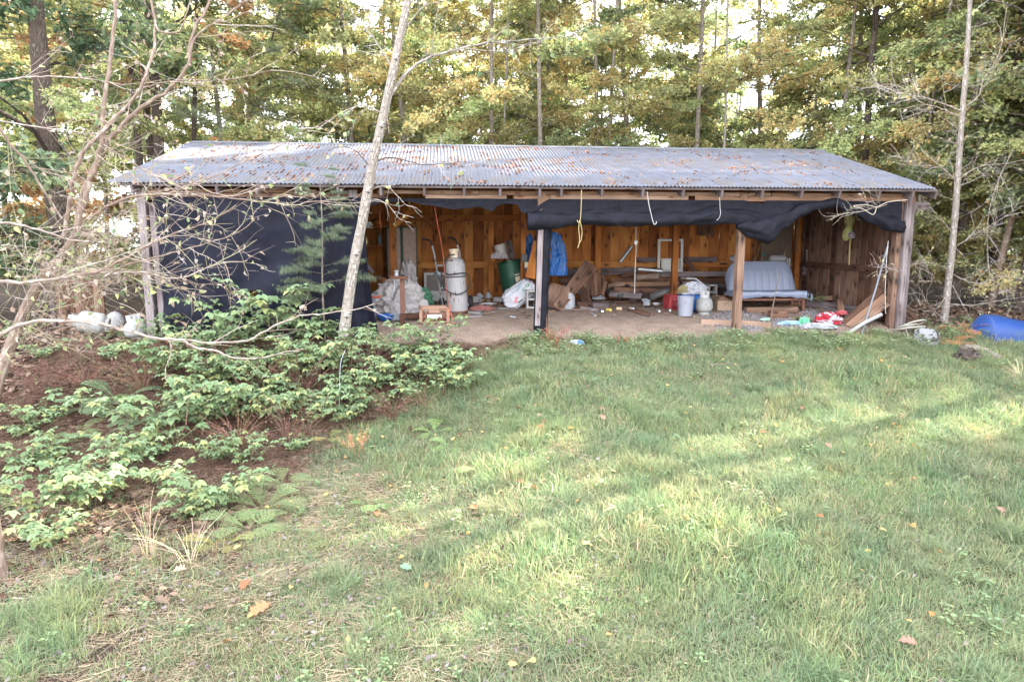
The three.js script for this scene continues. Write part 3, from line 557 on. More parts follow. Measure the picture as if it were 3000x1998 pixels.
branchy('twiggy_tree', 'leaning tan-barked tree at the left edge with a tangle of bare twigs', 'tree', [bark.tan, bark.twig],
  [[-5.75, -1.39, 5.79], [-5.82, -0.9, 5.71], [-5.89, -0.36, 5.63], [-5.89, 0.1, 5.51], [-5.85, 0.42, 5.36], [-5.69, 0.97, 5.2], [-5.53, 1.27, 5.17], [-5.41, 1.47, 5.05], [-5.23, 1.74, 5.03], [-5.21, 1.86, 5.01]], [0.062, 0.034],
  [
    [[[-5.23, 1.75, 5.03], [-5.14, 2.07, 4.99], [-5.1, 2.32, 4.91], [-5.04, 2.56, 4.83], [-5, 2.97, 4.77], [-5, 3.43, 4.6], [-4.97, 4, 4.42], [-4.97, 4.43, 4.25]], 0.027, 0.016, bark.tan],
    [[[-5.22, 1.8, 5.02], [-5.17, 2.15, 4.93], [-5.09, 2.38, 4.85], [-4.97, 2.67, 4.72], [-4.73, 2.91, 4.71], [-4.45, 3.15, 4.6], [-4.29, 3.36, 4.58], [-4.29, 3.63, 4.44], [-4.12, 4.04, 4.3], [-4.03, 4.38, 4.15]], 0.026, 0.011, bark.tan],
    [[[-4.28, 3.35, 4.58], [-4.25, 3.66, 4.44], [-4.04, 3.86, 4.33], [-3.87, 4.03, 4.22], [-3.65, 4.2, 4.22]], 0.013, 0.008, bark.tan],
    [[[-5.29, 1.7, 5.13], [-5.18, 2.01, 5.2], [-5.09, 2.22, 5.28], [-5.02, 2.4, 5.26], [-4.86, 2.59, 5.25], [-4.69, 2.83, 5.13], [-4.51, 3.07, 5.11], [-4.46, 3.35, 4.97], [-4.48, 3.7, 4.82], [-4.54, 4.08, 4.76]], 0.021, 0.010, bark.twig],
    [[[-4.48, 3.67, 4.82], [-4.37, 3.56, 4.95], [-4.22, 3.57, 4.96], [-4.14, 3.73, 4.95], [-4.09, 3.92, 4.93]], 0.009, 0.006],
    [[[-5.69, 0.84, 5.62], [-5.32, 0.97, 5.74], [-5.04, 0.98, 5.77], [-4.76, 0.94, 5.7], [-4.61, 0.88, 5.62], [-4.37, 0.82, 5.66], [-4.15, 0.78, 5.58], [-3.87, 0.74, 5.52], [-3.66, 0.74, 5.44], [-3.43, 0.85, 5.34], [-3.17, 0.95, 5.25], [-2.95, 0.96, 5.17], [-2.67, 1, 5.09], [-2.5, 1.04, 5]], 0.017, 0.004, bark.lichen, { from: 0.3, per: 4, len: 0.5 }],
    [[[-4.15, 0.78, 5.58], [-4.02, 0.71, 5.61], [-3.83, 0.68, 5.63], [-3.73, 0.63, 5.65], [-3.51, 0.6, 5.57], [-3.27, 0.65, 5.59], [-3.12, 0.67, 5.5]], 0.011, 0.004, bark.lichen, { per: 3, len: 0.35 }],
    [[[-4.26, 0.78, 5.57], [-4.25, 0.66, 5.59], [-4.29, 0.56, 5.6], [-4.31, 0.44, 5.62]], 0.007, 0.003, bark.lichen, { per: 3, len: 0.12 }],
    [[[-5.52, 1.34, 5.87], [-5.32, 1.31, 5.79], [-5.2, 1.33, 5.7], [-5.07, 1.34, 5.61], [-4.87, 1.38, 5.52], [-4.73, 1.37, 5.44], [-4.47, 1.37, 5.47], [-4.32, 1.32, 5.39], [-4.16, 1.33, 5.3], [-4.06, 1.39, 5.2], [-3.95, 1.44, 5.1], [-3.71, 1.46, 5.02]], 0.015, 0.004, bark.lichen, { per: 9 }],
    [[[-5.07, 1.34, 5.61], [-4.82, 1.4, 5.53], [-4.63, 1.51, 5.43], [-4.51, 1.6, 5.33], [-4.35, 1.7, 5.22], [-4.19, 1.77, 5.13], [-4.02, 1.84, 5.04], [-3.8, 2, 4.93]], 0.013, 0.004, bark.twig, { per: 10 }],
    [[[-4.8, 1.33, 5.54], [-4.66, 1.43, 5.44], [-4.49, 1.49, 5.34], [-4.29, 1.56, 5.15], [-4.07, 1.63, 5.06], [-3.78, 1.74, 4.97], [-3.65, 1.87, 4.86]], 0.009, 0.003, bark.twig, { per: 8 }],
    [[[-5.55, 1.82, 5.7], [-5.31, 1.77, 5.63], [-5.16, 1.71, 5.55], [-5.06, 1.66, 5.47], [-4.92, 1.65, 5.38], [-4.77, 1.62, 5.3]], 0.011, 0.004, bark.lichen, { per: 9 }],
    [[[-5.15, 1.86, 5.02], [-4.92, 1.99, 5.02], [-4.67, 2.07, 5.04], [-4.36, 2.09, 4.96], [-4.08, 2.09, 4.99], [-3.84, 2.06, 4.92], [-3.51, 2.03, 4.85], [-3.28, 2.01, 4.78], [-3.05, 2.05, 4.8], [-2.92, 1.97, 4.72]], 0.013, 0.004, bark.twig, { per: 9 }],
    [[[-4.45, 2.09, 4.96], [-4.01, 2.3, 4.76], [-3.75, 2.45, 4.67], [-3.49, 2.59, 4.57], [-3.21, 2.76, 4.47], [-2.99, 2.9, 4.37]], 0.008, 0.003, bark.twig, { per: 3, len: 0.35 }],
    [[[-5.86, 3.08, 4.97], [-5.59, 3.15, 4.89], [-5.38, 3.18, 4.8], [-5.11, 3.16, 4.83], [-4.82, 3.12, 4.77]], 0.01, 0.004, bark.lichen, { per: 7 }],
    [[[-5.73, 2.71, 5.24], [-5.48, 2.67, 5.17], [-5.21, 2.65, 5.1], [-5.07, 2.63, 5.02], [-4.98, 2.67, 4.92]], 0.008, 0.004, bark.lichen, { per: 7 }],
    [[[-4.61, 3.04, 5], [-4.3, 3.14, 4.92], [-3.93, 3.17, 4.85], [-3.68, 3.23, 4.76], [-3.45, 3.32, 4.67]], 0.007, 0.003, bark.twig, { per: 8 }],
    [[[-5.47, 2.64, 5.69], [-5.4, 2.46, 5.62], [-5.32, 2.3, 5.55], [-5.24, 2.08, 5.49], [-5.15, 1.85, 5.43]], 0.012, 0.008, bark.twig, { per: 8 }],
    [[[-5.03, 2.57, 4.83], [-4.73, 2.4, 4.98], [-4.47, 2.24, 5.03], [-4.16, 2.18, 5.07], [-3.87, 2.25, 4.99]], 0.006, 0.003, bark.twig, { per: 8 }],
  ],
  { per: 6, sub: 1.0, len: 0.66, kink: 0.24, r: 0.0037, colors: twigTan, deep: 1, leafy: 0.13, leafPal: [pal.tan, pal.tan, pal.tan, pal.lime, pal.bramble], leafLen: 0.05, along: 0.7, rise: 0.0, pull: V(0.2, -0.05, 0), trunkTwigs: { per: 16, from: 0.5, len: 0.95, along: 0.1, pull: V(0.55, -0.02, 0) } }, 5);

branchy('leaning_tree', 'leaning pale grey tree with scarred bark in front of the shed', 'tree', [bark.pale, bark.pale],
  [[-3.42, 0.15, 0.85], [-3.38, 0.4, 0.85], [-3.33, 0.72, 0.82], [-3.21, 1.37, 0.8], [-3.09, 1.9, 0.8], [-2.95, 2.53, 0.85], [-2.83, 3.04, 0.9], [-2.68, 3.59, 0.95], [-2.53, 4.18, 1], [-2.41, 4.67, 1], [-2.28, 5.21, 1], [-2.15, 5.78, 1], [-2.03, 6.44, 1]], [0.09, 0.05],
  [
    [[[-2.61, 3.79, 0.95], [-2.28, 4.24, 0.9], [-1.89, 4.49, 0.8], [-1.44, 4.63, 0.7], [-0.98, 4.76, 0.6], [-0.15, 4.86, 0.5], [0.45, 4.97, 0.4]], 0.026, 0.005],
    [[[-1.44, 4.63, 0.7], [-0.96, 4.59, 0.7], [-0.59, 4.65, 0.7], [-0.21, 4.77, 0.7]], 0.008, 0.003],
    [[[-2.89, 2.84, 0.9], [-2.65, 2.94, 0.8], [-2.37, 2.91, 0.7], [-2.12, 2.86, 0.6], [-1.8, 2.89, 0.5], [-1.45, 2.85, 0.5]], 0.012, 0.003, bark.dark, { leafy: 0.1 }],
    [[[-2.99, 2.3, 0.82], [-2.8, 2.29, 0.9], [-2.64, 2.19, 0.95], [-2.48, 2, 1], [-2.3, 1.93, 1]], 0.008, 0.003, bark.lichen, { leafy: 0.03, len: 0.35 }],
    [[[-2.97, 2.43, 0.82], [-2.68, 2.5, 0.95], [-2.5, 2.34, 1], [-2.37, 2.21, 1.05], [-2.21, 2.16, 1.1]], 0.007, 0.003, bark.lichen, { leafy: 0.03, len: 0.35 }],
    [[[-2.71, 3.59, 0.95], [-3, 3.68, 1], [-3.3, 3.55, 1.1], [-3.59, 3.34, 1.2], [-3.87, 3.27, 1.3]], 0.012, 0.004, bark.pale, { leafy: 0.25 }],
    [[[-2.53, 4.23, 1], [-2.77, 4.61, 1], [-3, 4.87, 1.1], [-3.23, 5.11, 1.2]], 0.014, 0.005],
    [[[-2.39, 4.72, 1], [-2.11, 5.07, 1], [-1.8, 5.37, 1]], 0.012, 0.005],
    [[[-2.91, 2.78, 0.9], [-3.13, 3.02, 1], [-3.31, 3.06, 1.1], [-3.5, 2.99, 1.2]], 0.008, 0.003, bark.dark, { leafy: 0.2 }],
  ],
  { per: 5, len: 0.6, r: 0.004, colors: twigGrey, deep: 1, leafy: 0.22, leafPal: [pal.lime, pal.gold, pal.bramble], leafLen: 0.085, leafShape: 'heart', along: 0.9, kink: 0.3, rise: -0.03 }, 17);

branchy('bare_sapling', 'slim grey sapling with dead branches right of the shed', 'tree', [bark.pale, bark.lichen],
  [[8.17, -0.03, -0.8], [8.19, 0.55, -0.8], [8.21, 1.43, -0.8], [8.21, 2.23, -0.8], [8.15, 3.14, -0.75], [8.09, 3.95, -0.7], [8.08, 4.89, -0.7], [8.05, 5.74, -0.7], [8.01, 6.46, -0.7]], [0.075, 0.035],
  [
    [[[8.08, 4.1, -0.7], [7.45, 4.26, -0.6], [6.94, 4.33, -0.5], [6.3, 4.37, -0.4], [5.73, 4.57, -0.3]], 0.016, 0.004],
    [[[8.06, 3.99, -0.7], [7.73, 4.17, -0.8], [7.37, 4.29, -0.9], [7.07, 4.55, -1], [6.71, 4.65, -1]], 0.012, 0.003],
    [[[8.09, 4.14, -0.7], [8.4, 4.42, -0.7], [8.44, 4.64, -0.7], [8.73, 5.21, -0.7], [8.86, 6.04, -0.8]], 0.014, 0.004],
    [[[8.13, 2.81, -0.75], [7.8, 3.02, -0.7], [7.54, 3.06, -0.6], [7.17, 3.07, -0.5], [6.63, 3.13, -0.3]], 0.012, 0.003],
    [[[8.13, 2.81, -0.75], [8.46, 3.07, -0.6], [8.91, 3.12, -0.5], [9.25, 3.19, -0.4]], 0.011, 0.004],
    [[[8.17, 1.83, -0.8], [7.7, 2.22, -0.7], [7.33, 2.46, -0.6]], 0.01, 0.003],
    [[[8.22, 1.5, -0.8], [8.45, 1.76, -0.6], [8.75, 2.02, -0.4], [9.1, 2.33, -0.2]], 0.01, 0.003],
    [[[8.21, 1.1, -0.8], [7.5, 1.24, -0.5], [6.87, 1.2, -0.2], [6.39, 1.14, 0.1], [5.85, 1.27, 0.3]], 0.008, 0.003],
    [[[8.22, 1.03, -0.8], [8.62, 0.83, -0.6], [8.94, 0.98, -0.4], [9.27, 0.92, -0.2]], 0.01, 0.003],
    [[[8.22, 0.62, -0.8], [7.8, 0.34, -0.6], [7.41, 0.65, -0.5]], 0.008, 0.003],
    [[[8.2, 0.42, -0.8], [8.51, 0.41, -0.5], [8.9, 0.52, -0.3], [9.31, 0.59, -0.2]], 0.01, 0.003],
    [[[9.65, 3.47, -1.2], [9.25, 2.91, -1], [9.01, 2.24, -0.9], [8.96, 1.57, -0.8], [9.06, 1.02, -0.8]], 0.009, 0.004],
    [[[6.09, 2.3, 0.2], [5.78, 2.23, 0.3], [5.49, 2.26, 0.35], [5.27, 2.22, 0.4]], 0.006, 0.003],
  ],
  { per: 9, len: 0.7, r: 0.0042, colors: twigGrey.concat(twigTan), deep: 1, leafy: 0.06, leafPal: [pal.tan, pal.gold, pal.lime], leafLen: 0.06, along: 0.8, trunkTwigs: { per: 7, from: 0.25, len: 0.8 } }, 31);

// young white pine before the black tarp
{
  const b = [-3.78, -0.05, 0.4], t = thing('pine_sapling', 'young pine with soft green needles in front of the black tarp', 'pine tree', b), r = rng(8), y0 = b[1];
  part(t, 'trunk', tube(spline([[0, -0.1, 0], [-0.02, 0.9, 0], [0.02, 2, 0.02], [0, 2.9, 0]], 14), [0.018, 0.006], 7, 0.1, 2), bark.grey);
  const g = [31, 32].map((s) => needleSpray(s, [[0.2, 0.26, 0.15], [0.25, 0.3, 0.18], [0.16, 0.21, 0.13]], 16, 80, 0.12, 0.15));
  for (const [j, geo] of g.entries()) {
    const im = new THREE.InstancedMesh(geo, greenMat, 22); im.name = 'needles'; im.userData.kind = 'stuff'; im.castShadow = true;
    for (let k = 0; k < 22; k++) { const y = 0.7 + 2.15 * ((k + r()) / 22), az = r() * 6.283, s = lerp(0.72, 0.32, (y - 0.75) / 2.1) * (0.8 + 0.4 * r()); _q.setFromEuler(_e.set(0, az, 0.25, 'YXZ')); im.setMatrixAt(k, _m.compose(V(0, y, 0), _q, V(s, s, s))); }
    t.add(im);
  }
}

// ---------------------------------------------------------------- brambles, ferns, weeds
function brambleGeo(seed, canes, h) {
  const f = new Foliage(), c = new Foliage(), r = rng(seed);
  for (let k = 0; k < canes; k++) {
    const az = r() * 6.283, L = h * (0.8 + 0.6 * r()), out = 0.35 + 0.55 * r(), pts = [];
    for (let i = 0; i <= 8; i++) { const t = i / 8; pts.push(V(Math.cos(az) * out * L * t + 0.05 * Math.sin(i + k), L * (1.25 * t - 0.62 * t * t), Math.sin(az) * out * L * t + 0.05 * Math.cos(i * 1.3 + k))); }
    c.path(pts, 0.005, 0.002, r() < 0.5 ? [0.2, 0.11, 0.08] : [0.17, 0.2, 0.08]);
    for (let q = 0; q < 15; q++) {
      const t = 0.2 + 0.8 * (q + r()) / 15, i = Math.min(7, Math.floor(t * 8)), p = pts[i].clone().lerp(pts[i + 1], t * 8 - i), a2 = r() * 6.283, d = V(Math.cos(a2), 0.25 + 0.5 * r(), Math.sin(a2)).normalize(), st = 0.06 + 0.05 * r(), e = p.clone().addScaledVector(d, st);
      c.stick(p, e, 0.0018, 0.0012, [0.2, 0.22, 0.09]);
      const color = pick(pal.bramble, r), ln = 0.06 * (0.7 + 0.6 * r()), up = V(0, 1, 0).add(rv(r, 0.35)), flat = V(d.x, -0.25, d.z).normalize(), side = V(0, 0, 0).crossVectors(up, flat).normalize();
      f.leaf(e, flat, up, ln * 1.2, 'heart', color, 0.18, 0.3);
      for (const s of [1, -1]) { f.leaf(e, flat.clone().multiplyScalar(0.35).addScaledVector(side, s), up, ln, 'heart', color, 0.18, 0.3); if (r() < 0.55) f.leaf(e.clone().addScaledVector(d, -st * 0.3), flat.clone().multiplyScalar(-0.35).addScaledVector(side, s), up, ln * 0.8, 'heart', color, 0.18, 0.3); }
    }
  }
  return [f.build(), c.build()];
}
const brambles = [[1, 9, 0.62], [2, 8, 0.75], [3, 10, 0.55], [4, 7, 0.85], [5, 9, 0.5]].map((a) => brambleGeo(...a));
const caneMat = std({ vertexColors: true, roughness: 0.95 });
function bramble(p, k, s, turn, label, group = 'brambles on the bank') {
  const t = thing('bramble_shrub', label, 'bramble', p, turn, group); const [l, c] = brambles[k % 5];
  const a = part(t, 'leaves', l, greenMat); a.userData.kind = 'stuff'; const b = part(t, 'canes', c, caneMat); b.userData.kind = 'stuff'; t.scale.setScalar(s);
}
{
  const r = rng(12), rows = [
    ['leafy green bramble against the foot of the black tarp', [[-5.72, -0.2, 0.82], [-5.3, -0.17, 0.74], [-4.91, -0.12, 0.6], [-4.5, -0.08, 0.49], [-4.08, -0.05, 0.39], [-3.71, -0.01, 0.27]]],
    ['leafy green bramble at the dirt floor’s edge below the milk crate', [[-3.22, -0.13, 0.65], [-2.82, -0.18, 0.76], [-2.43, -0.27, 0.95], [-2.02, -0.23, 0.89]]],
    ['green bramble halfway down the bank under the lichened branch', [[-5.4, -0.54, 1.45], [-4.99, -0.47, 1.33], [-4.57, -0.52, 1.41], [-4.2, -0.4, 1.21], [-3.8, -0.37, 1.15], [-3.36, -0.46, 1.3]]],
    ['green bramble where the bank meets the lawn', [[-2.92, -0.62, 1.59], [-2.54, -0.59, 1.53], [-2.15, -0.55, 1.49], [-1.78, -0.47, 1.39], [-1.89, -0.69, 1.82], [-1.58, -0.61, 1.74], [-3.19, -0.76, 1.85]]],
    ['green bramble in the middle of the bank between bare patches', [[-5.5, -0.72, 1.77], [-5.08, -0.69, 1.73], [-4.62, -0.74, 1.8], [-4.26, -0.67, 1.68], [-5.96, -0.42, 1.23], [-3.88, -0.6, 1.56], [-3.53, -0.79, 1.9], [-3.98, -0.88, 2.12]]],
    ['scraggly bramble on the bank’s foot beside the lawn', [[-3.72, -0.98, 2.48], [-3.28, -0.94, 2.31], [-2.83, -0.83, 2], [-3.79, -1.08, 3.08], [-2.39, -0.77, 1.88], [-4.66, -1.11, 3.31], [-4.26, -1.14, 3.54]]],
    ['green bramble at the bottom of the bank beside the ferns', [[-5.36, -0.91, 2.21], [-5.01, -0.89, 2.15], [-4.58, -0.95, 2.34], [-4.28, -0.93, 2.27], [-5.35, -1.07, 2.97], [-5.58, -1.09, 3.16], [-5.67, -1.15, 3.61]]],
    ['low bramble in the rough grass below the ferns', [[-5.64, -1.22, 4.48], [-5.5, -1.21, 4.33], [-4.47, -1.25, 4.81], [-4.3, -1.23, 4.59], [-4.93, -1.2, 4.12]]],
    ['pale sunlit bramble at the left edge beside the twiggy tree', [[-7.46, -0.97, 2.46], [-7.29, -0.91, 2.21], [-6.83, -1.14, 3.52], [-6.66, -1.11, 3.26], [-5.61, -1.29, 5.32], [-5.92, -1.27, 5.04]]],
  ];
  rows.forEach(([label, list], j) => list.sort((a, b) => a[0] - b[0]).forEach((p, k) => bramble([p[0], ground(p[0], p[2]) - 0.03, p[2]], j * 3 + k, (j === 0 ? 1.4 : j === 1 ? 0.78 : j === 5 ? 0.75 : j === 7 ? 0.8 : j === 8 ? 0.85 : 1.12) * (0.65 + 0.75 * r()), r() * 6.283, label + ', ' + nth(k, list.length))));
  for (const [k, p] of [[6.02, 0.27, -1.8], [-6.45, -0.03, 0.3], [-7.98, -0.19, 0.8], [-8.57, -0.04, 0.36], [-6.97, -0.21, 0.82]].entries()) bramble([p[0], p[1], p[2]], k, 0.55, k, ['small green seedling growing at the foot of the right wall', 'bramble at the foot of the shed’s left corner post', 'low bramble below the fallen tanks', 'bramble at the left edge below the tanks', 'low green bramble in front of the upright tank'][k], 'brambles on the bank');
}
function fernGeo(seed, n, L, palette) {
  const f = new Foliage(), r = rng(seed);
  for (let k = 0; k < n; k++) {
    const az = k / n * 6.283 + r() * 0.7, len = L * (0.7 + 0.5 * r()), rise = 0.75 + 0.5 * r(), pts = [], c = pick(palette, r);
    for (let i = 0; i <= 12; i++) { const t = i / 12; pts.push(V(Math.cos(az) * len * t * 0.85, len * (rise * t - 0.72 * t * t), Math.sin(az) * len * t * 0.85)); }
    f.path(pts, 0.003, 0.001, [c[0] * 1.2, c[1], c[2]]);
    const side = V(-Math.sin(az), 0, Math.cos(az));
    for (let i = 0; i < 26; i++) {
      const t = 0.16 + 0.84 * i / 26, j = Math.min(11, Math.floor(t * 12)), p = pts[j].clone().lerp(pts[j + 1], t * 12 - j), d = pts[j + 1].clone().sub(pts[j]).normalize(), w = len * 0.24 * Math.sin(Math.PI * Math.pow(1 - (t - 0.16) / 0.86, 0.8)) + 0.008, up = V(0, 0, 0).crossVectors(side, d).negate();
      for (const s of [1, -1]) { const dir = side.clone().multiplyScalar(s).addScaledVector(d, 0.35); dir.y -= 0.15; const cc = [c[0] * (0.9 + 0.25 * r()), c[1] * (0.9 + 0.25 * r()), c[2]]; for (let q = 0; q < 3; q++) f.flake(p.clone().addScaledVector(dir, w * q * 0.3).addScaledVector(d, 0.004 * q), dir.clone().add(rv(r, 0.15)), up, w * (q === 2 ? 0.42 : 0.36), len * 0.0095, cc); }
    }
  }
  return f.build();
}
{
  const kinds = [fernGeo(1, 9, 0.62, [[0.16, 0.25, 0.12], [0.18, 0.28, 0.13]]), fernGeo(2, 9, 0.66, [[0.26, 0.31, 0.13], [0.22, 0.28, 0.12]]), fernGeo(3, 6, 0.4, [[0.34, 0.3, 0.1], [0.26, 0.27, 0.09]]), fernGeo(4, 4, 0.34, [[0.2, 0.32, 0.1], [0.24, 0.36, 0.12]]), fernGeo(5, 9, 0.5, [[0.48, 0.2, 0.07], [0.4, 0.17, 0.06]])];
  [[[-6.5, -0.71, 1.74], 0, 1.15, 'large dark green fern halfway up the bare bank'], [[-6.82, -0.77, 1.87], 0, 0.9, 'dark green fern left of the largest fern on the bank'], [[-6.13, -0.87, 2.1], 0, 0.9, 'green fern just below the largest fern on the bank'], [[-6.39, -0.99, 2.52], 0, 0.75, 'low fern on the bare bank above the brambles'], [[-6.77, -0.96, 2.41], 1, 0.6, 'pale fern frond on the brown litter'],
    [[-3.79, -1.24, 4.64], 1, 0.88, 'tall olive fern at the bottom of the bank beside the lawn'], [[-3.79, -1.27, 5.09], 1, 0.72, 'olive fern in front of the tall olive fern'], [[-3.7, -1.19, 4.05], 1, 0.75, 'olive fern behind the tall olive fern'], [[-3.98, -1.29, 5.41], 2, 0.85, 'small yellowed fern near the dry stalks'], [[-3.39, -1.04, 2.81], 2, 0.8, 'yellowed fern under the brambles at the lawn edge'],
    [[-1.98, -0.97, 2.7], 3, 1.1, 'bright green fern sprig on the lawn below the brambles'], [[-1.75, -1.02, 3.2], 3, 0.9, 'small bright fern sprig beside the larger sprig on the lawn'], [[-1.4, -1.08, 4.13], 3, 0.95, 'single pale fern sprig in the sunny lawn'], [[-2.65, -1.24, 4.65], 3, 0.9, 'light green fern at the left edge of the sunny lawn'],
    [[7.74, -0.02, 0.29], 4, 1, 'dead orange fern beside the slim grey sapling'], [[7.14, -0.15, 0.84], 4, 0.8, 'dead orange fern in front of the slim grey sapling'], [[8.43, -0, -0.26], 0, 0.7, 'green fern between the sapling and the blue hull']]
    .forEach(([p, k, s, label], i) => { const m = one('fern', label, 'fern', kinds[k], greenMat, [p[0], ground(p[0], p[2]) - 0.02, p[2]], i * 1.1, 'ferns'); m.scale.setScalar(s); });
}
// dry stalks, dead weeds and a few fine canes
function stalks(name, label, p, n, h, spread, color, seed, heads = 0) {
  const f = new Foliage(), r = rng(seed);
  for (let k = 0; k < n; k++) {
    const a = r() * 6.283, L = h * (0.6 + 0.6 * r()), b = V(Math.cos(a) * 0.08 * r(), 0, Math.sin(a) * 0.08 * r()), lean = spread * (0.3 + r()); const pts = [b]; for (let i = 1; i <= 5; i++) { const t = i / 5; pts.push(b.clone().add(V(Math.cos(a) * lean * t * t, L * t - 0.25 * lean * t * t, Math.sin(a) * lean * t * t)).add(rv(r, 0.012))); }
    const c = [color[0] * (0.8 + 0.4 * r()), color[1] * (0.8 + 0.4 * r()), color[2] * (0.8 + 0.4 * r())]; f.path(pts, 0.0035, 0.0018, c);
    for (let q = 0; q < heads; q++) f.flake(pts[5].clone().lerp(pts[3], r()), rv(r, 1), rv(r, 1), 0.03 + 0.02 * r(), 0.008, c);
  }
  one(name, label, 'dry plant', f.build(), caneMat, [p[0], ground(p[0], p[2]) - 0.02, p[2]]);
}
stalks('dry_stalks', 'tall straw-coloured dry stalks at the lower left', [-4.59, -1.3, 5.54], 13, 0.62, 0.25, [0.55, 0.42, 0.28], 1);
stalks('dry_stalks', 'bent straw-coloured stalks lying toward the lawn at lower left', [-4.17, -1.32, 5.69], 16, 0.4, 0.5, [0.6, 0.47, 0.3], 2);
stalks('dead_weed', 'reddish dead weed at the wrapped post’s foot', [0.01, -0.1, 0.61], 16, 0.35, 0.2, [0.3, 0.12, 0.07], 3, 8);
stalks('dead_weed', 'orange-brown dead weed at the lawn’s left edge', [-2.94, -1.11, 3.29], 12, 0.42, 0.16, [0.42, 0.23, 0.11], 4, 10);
stalks('dead_weed', 'rusty weed clump before the shed’s opening', [1.2, -0.1, 0.58], 8, 0.22, 0.1, [0.34, 0.13, 0.07], 5, 8);
stalks('dry_stalks', 'straw tuft at the right edge of the lawn', [7.05, -0.45, 2.36], 34, 0.32, 0.25, [0.55, 0.46, 0.26], 6);
stalks('dry_stalks', 'tangle of tan stalks beside the leaning tree’s foot', [-3.78, -0, -0.73], 40, 0.75, 0.45, [0.36, 0.29, 0.14], 7);
stalks('dead_weed', 'brown weeds under the brambles at the lawn edge', [-2.14, -0.77, 1.92], 16, 0.3, 0.3, [0.3, 0.2, 0.13], 8);
[[[-5.94, -0.3, 1.01], 'beside the shed’s left corner'], [[-5.36, -0.43, 1.25], 'below the tarp’s middle'], [[-3.95, -0.71, 1.76], 'in the brown gap under the brambles'], [[-3.66, -0.85, 2.04], 'above the pale wire'], [[-4.57, -0.63, 1.6], 'in the middle of the bank'], [[-2.99, -0.5, 1.38], 'below the milk crate'], [[-7.09, -0.55, 1.46], 'on the bare bank left of the largest fern'], [[-6.24, -0.6, 1.55], 'on the bare bank right of the largest fern'], [[-7.61, -0.65, 1.65], 'near the left edge of the bank'], [[-2.58, -0.9, 2.17], 'at the lawn’s edge by the brambles'], [[-4.49, -1.08, 3.03], 'below the lowest brambles'], [[-3.83, -1.08, 3.08], 'between the ferns and the lawn']]
  .forEach(([p, where], k) => stalks('dead_weed', 'tangle of reddish-brown dead stems ' + where, p, 46, 0.5 + 0.12 * (k % 3), 0.45, [[0.2, 0.1, 0.07], [0.26, 0.15, 0.1], [0.16, 0.08, 0.06]][k % 3], 40 + k, 3));

// ---------------------------------------------------------------- grass and fallen leaves
function tuftGeo(seed, n, len, spread, dry) {
  const f = new Foliage(), r = rng(seed);
  for (let k = 0; k < n; k++) {
    const a = r() * 6.283, q = spread * Math.sqrt(r()), az = r() < 0.6 ? a + (r() - 0.5) * 1.5 : r() * 6.283, L = len * (0.45 + 0.75 * r()), w = 0.0019 + 0.0021 * r(), lean = 0.25 + 0.9 * r();
    const b = V(Math.cos(a) * q, -0.01, Math.sin(a) * q), d = V(Math.cos(az), 0, Math.sin(az)), s = V(-d.z, 0, d.x), at = (t, y) => b.clone().addScaledVector(d, L * lean * t * t * 0.75).add(V(0, L * (t - 0.42 * lean * t * t), 0)).addScaledVector(s, y * w);
    const base = r() < dry ? [0.42, 0.35, 0.22] : [[0.205, 0.265, 0.12], [0.235, 0.295, 0.14], [0.275, 0.318, 0.14], [0.18, 0.245, 0.13]][Math.floor(r() * 4)], j = 0.85 + 0.3 * r(), c = base.map((x) => x * j);
    const p0 = at(0, 1), p1 = at(0, -1), p2 = at(0.4, 0.9), p3 = at(0.4, -0.9), p4 = at(0.75, 0.6), p5 = at(0.75, -0.6), p6 = at(1, 0);
    f.tri(p0, p1, p2, c); f.tri(p2, p1, p3, c); f.tri(p2, p3, p4, c); f.tri(p4, p3, p5, c); f.tri(p4, p5, p6, c);
  }
  return f.build();
}
const grassMat = phys({ vertexColors: true, transmission: 0.3, thickness: 0, roughness: 1, specularIntensity: 0.7, side: THREE.DoubleSide });
const eye = [-1.815, 11.885], yaw = rad(-5.72);
function sees(x, z, pad = 1.2) { const dx = x - eye[0], dz = z - eye[1], f = -dx * Math.sin(yaw) - dz * Math.cos(yaw), s = dx * Math.cos(yaw) - dz * Math.sin(yaw); return f > 2.6 && Math.abs(s) < f * 0.76 + pad; }
function scatter(name, geos, mat, n, seed, place) {
  const r = rng(seed), put = geos.map(() => []); let made = 0;
  for (let k = 0; k < n; k++) { const q = place(r, k); if (!q) continue; put[Math.floor(r() * geos.length)].push(q); made++; }
  geos.forEach((g, j) => {
    if (!put[j].length) return; const im = new THREE.InstancedMesh(g, mat, put[j].length); im.name = numbered(name); im.castShadow = im.receiveShadow = true; im.userData.kind = 'stuff';
    put[j].forEach(([p, e, s, c], i) => { _q.setFromEuler(_e.set(e[0], e[1], e[2], 'YXZ')); im.setMatrixAt(i, _m.compose(p, _q, s.isVector3 ? s : V(s, s, s))); if (c) im.setColorAt(i, c); }); scene.add(im);
  });
}
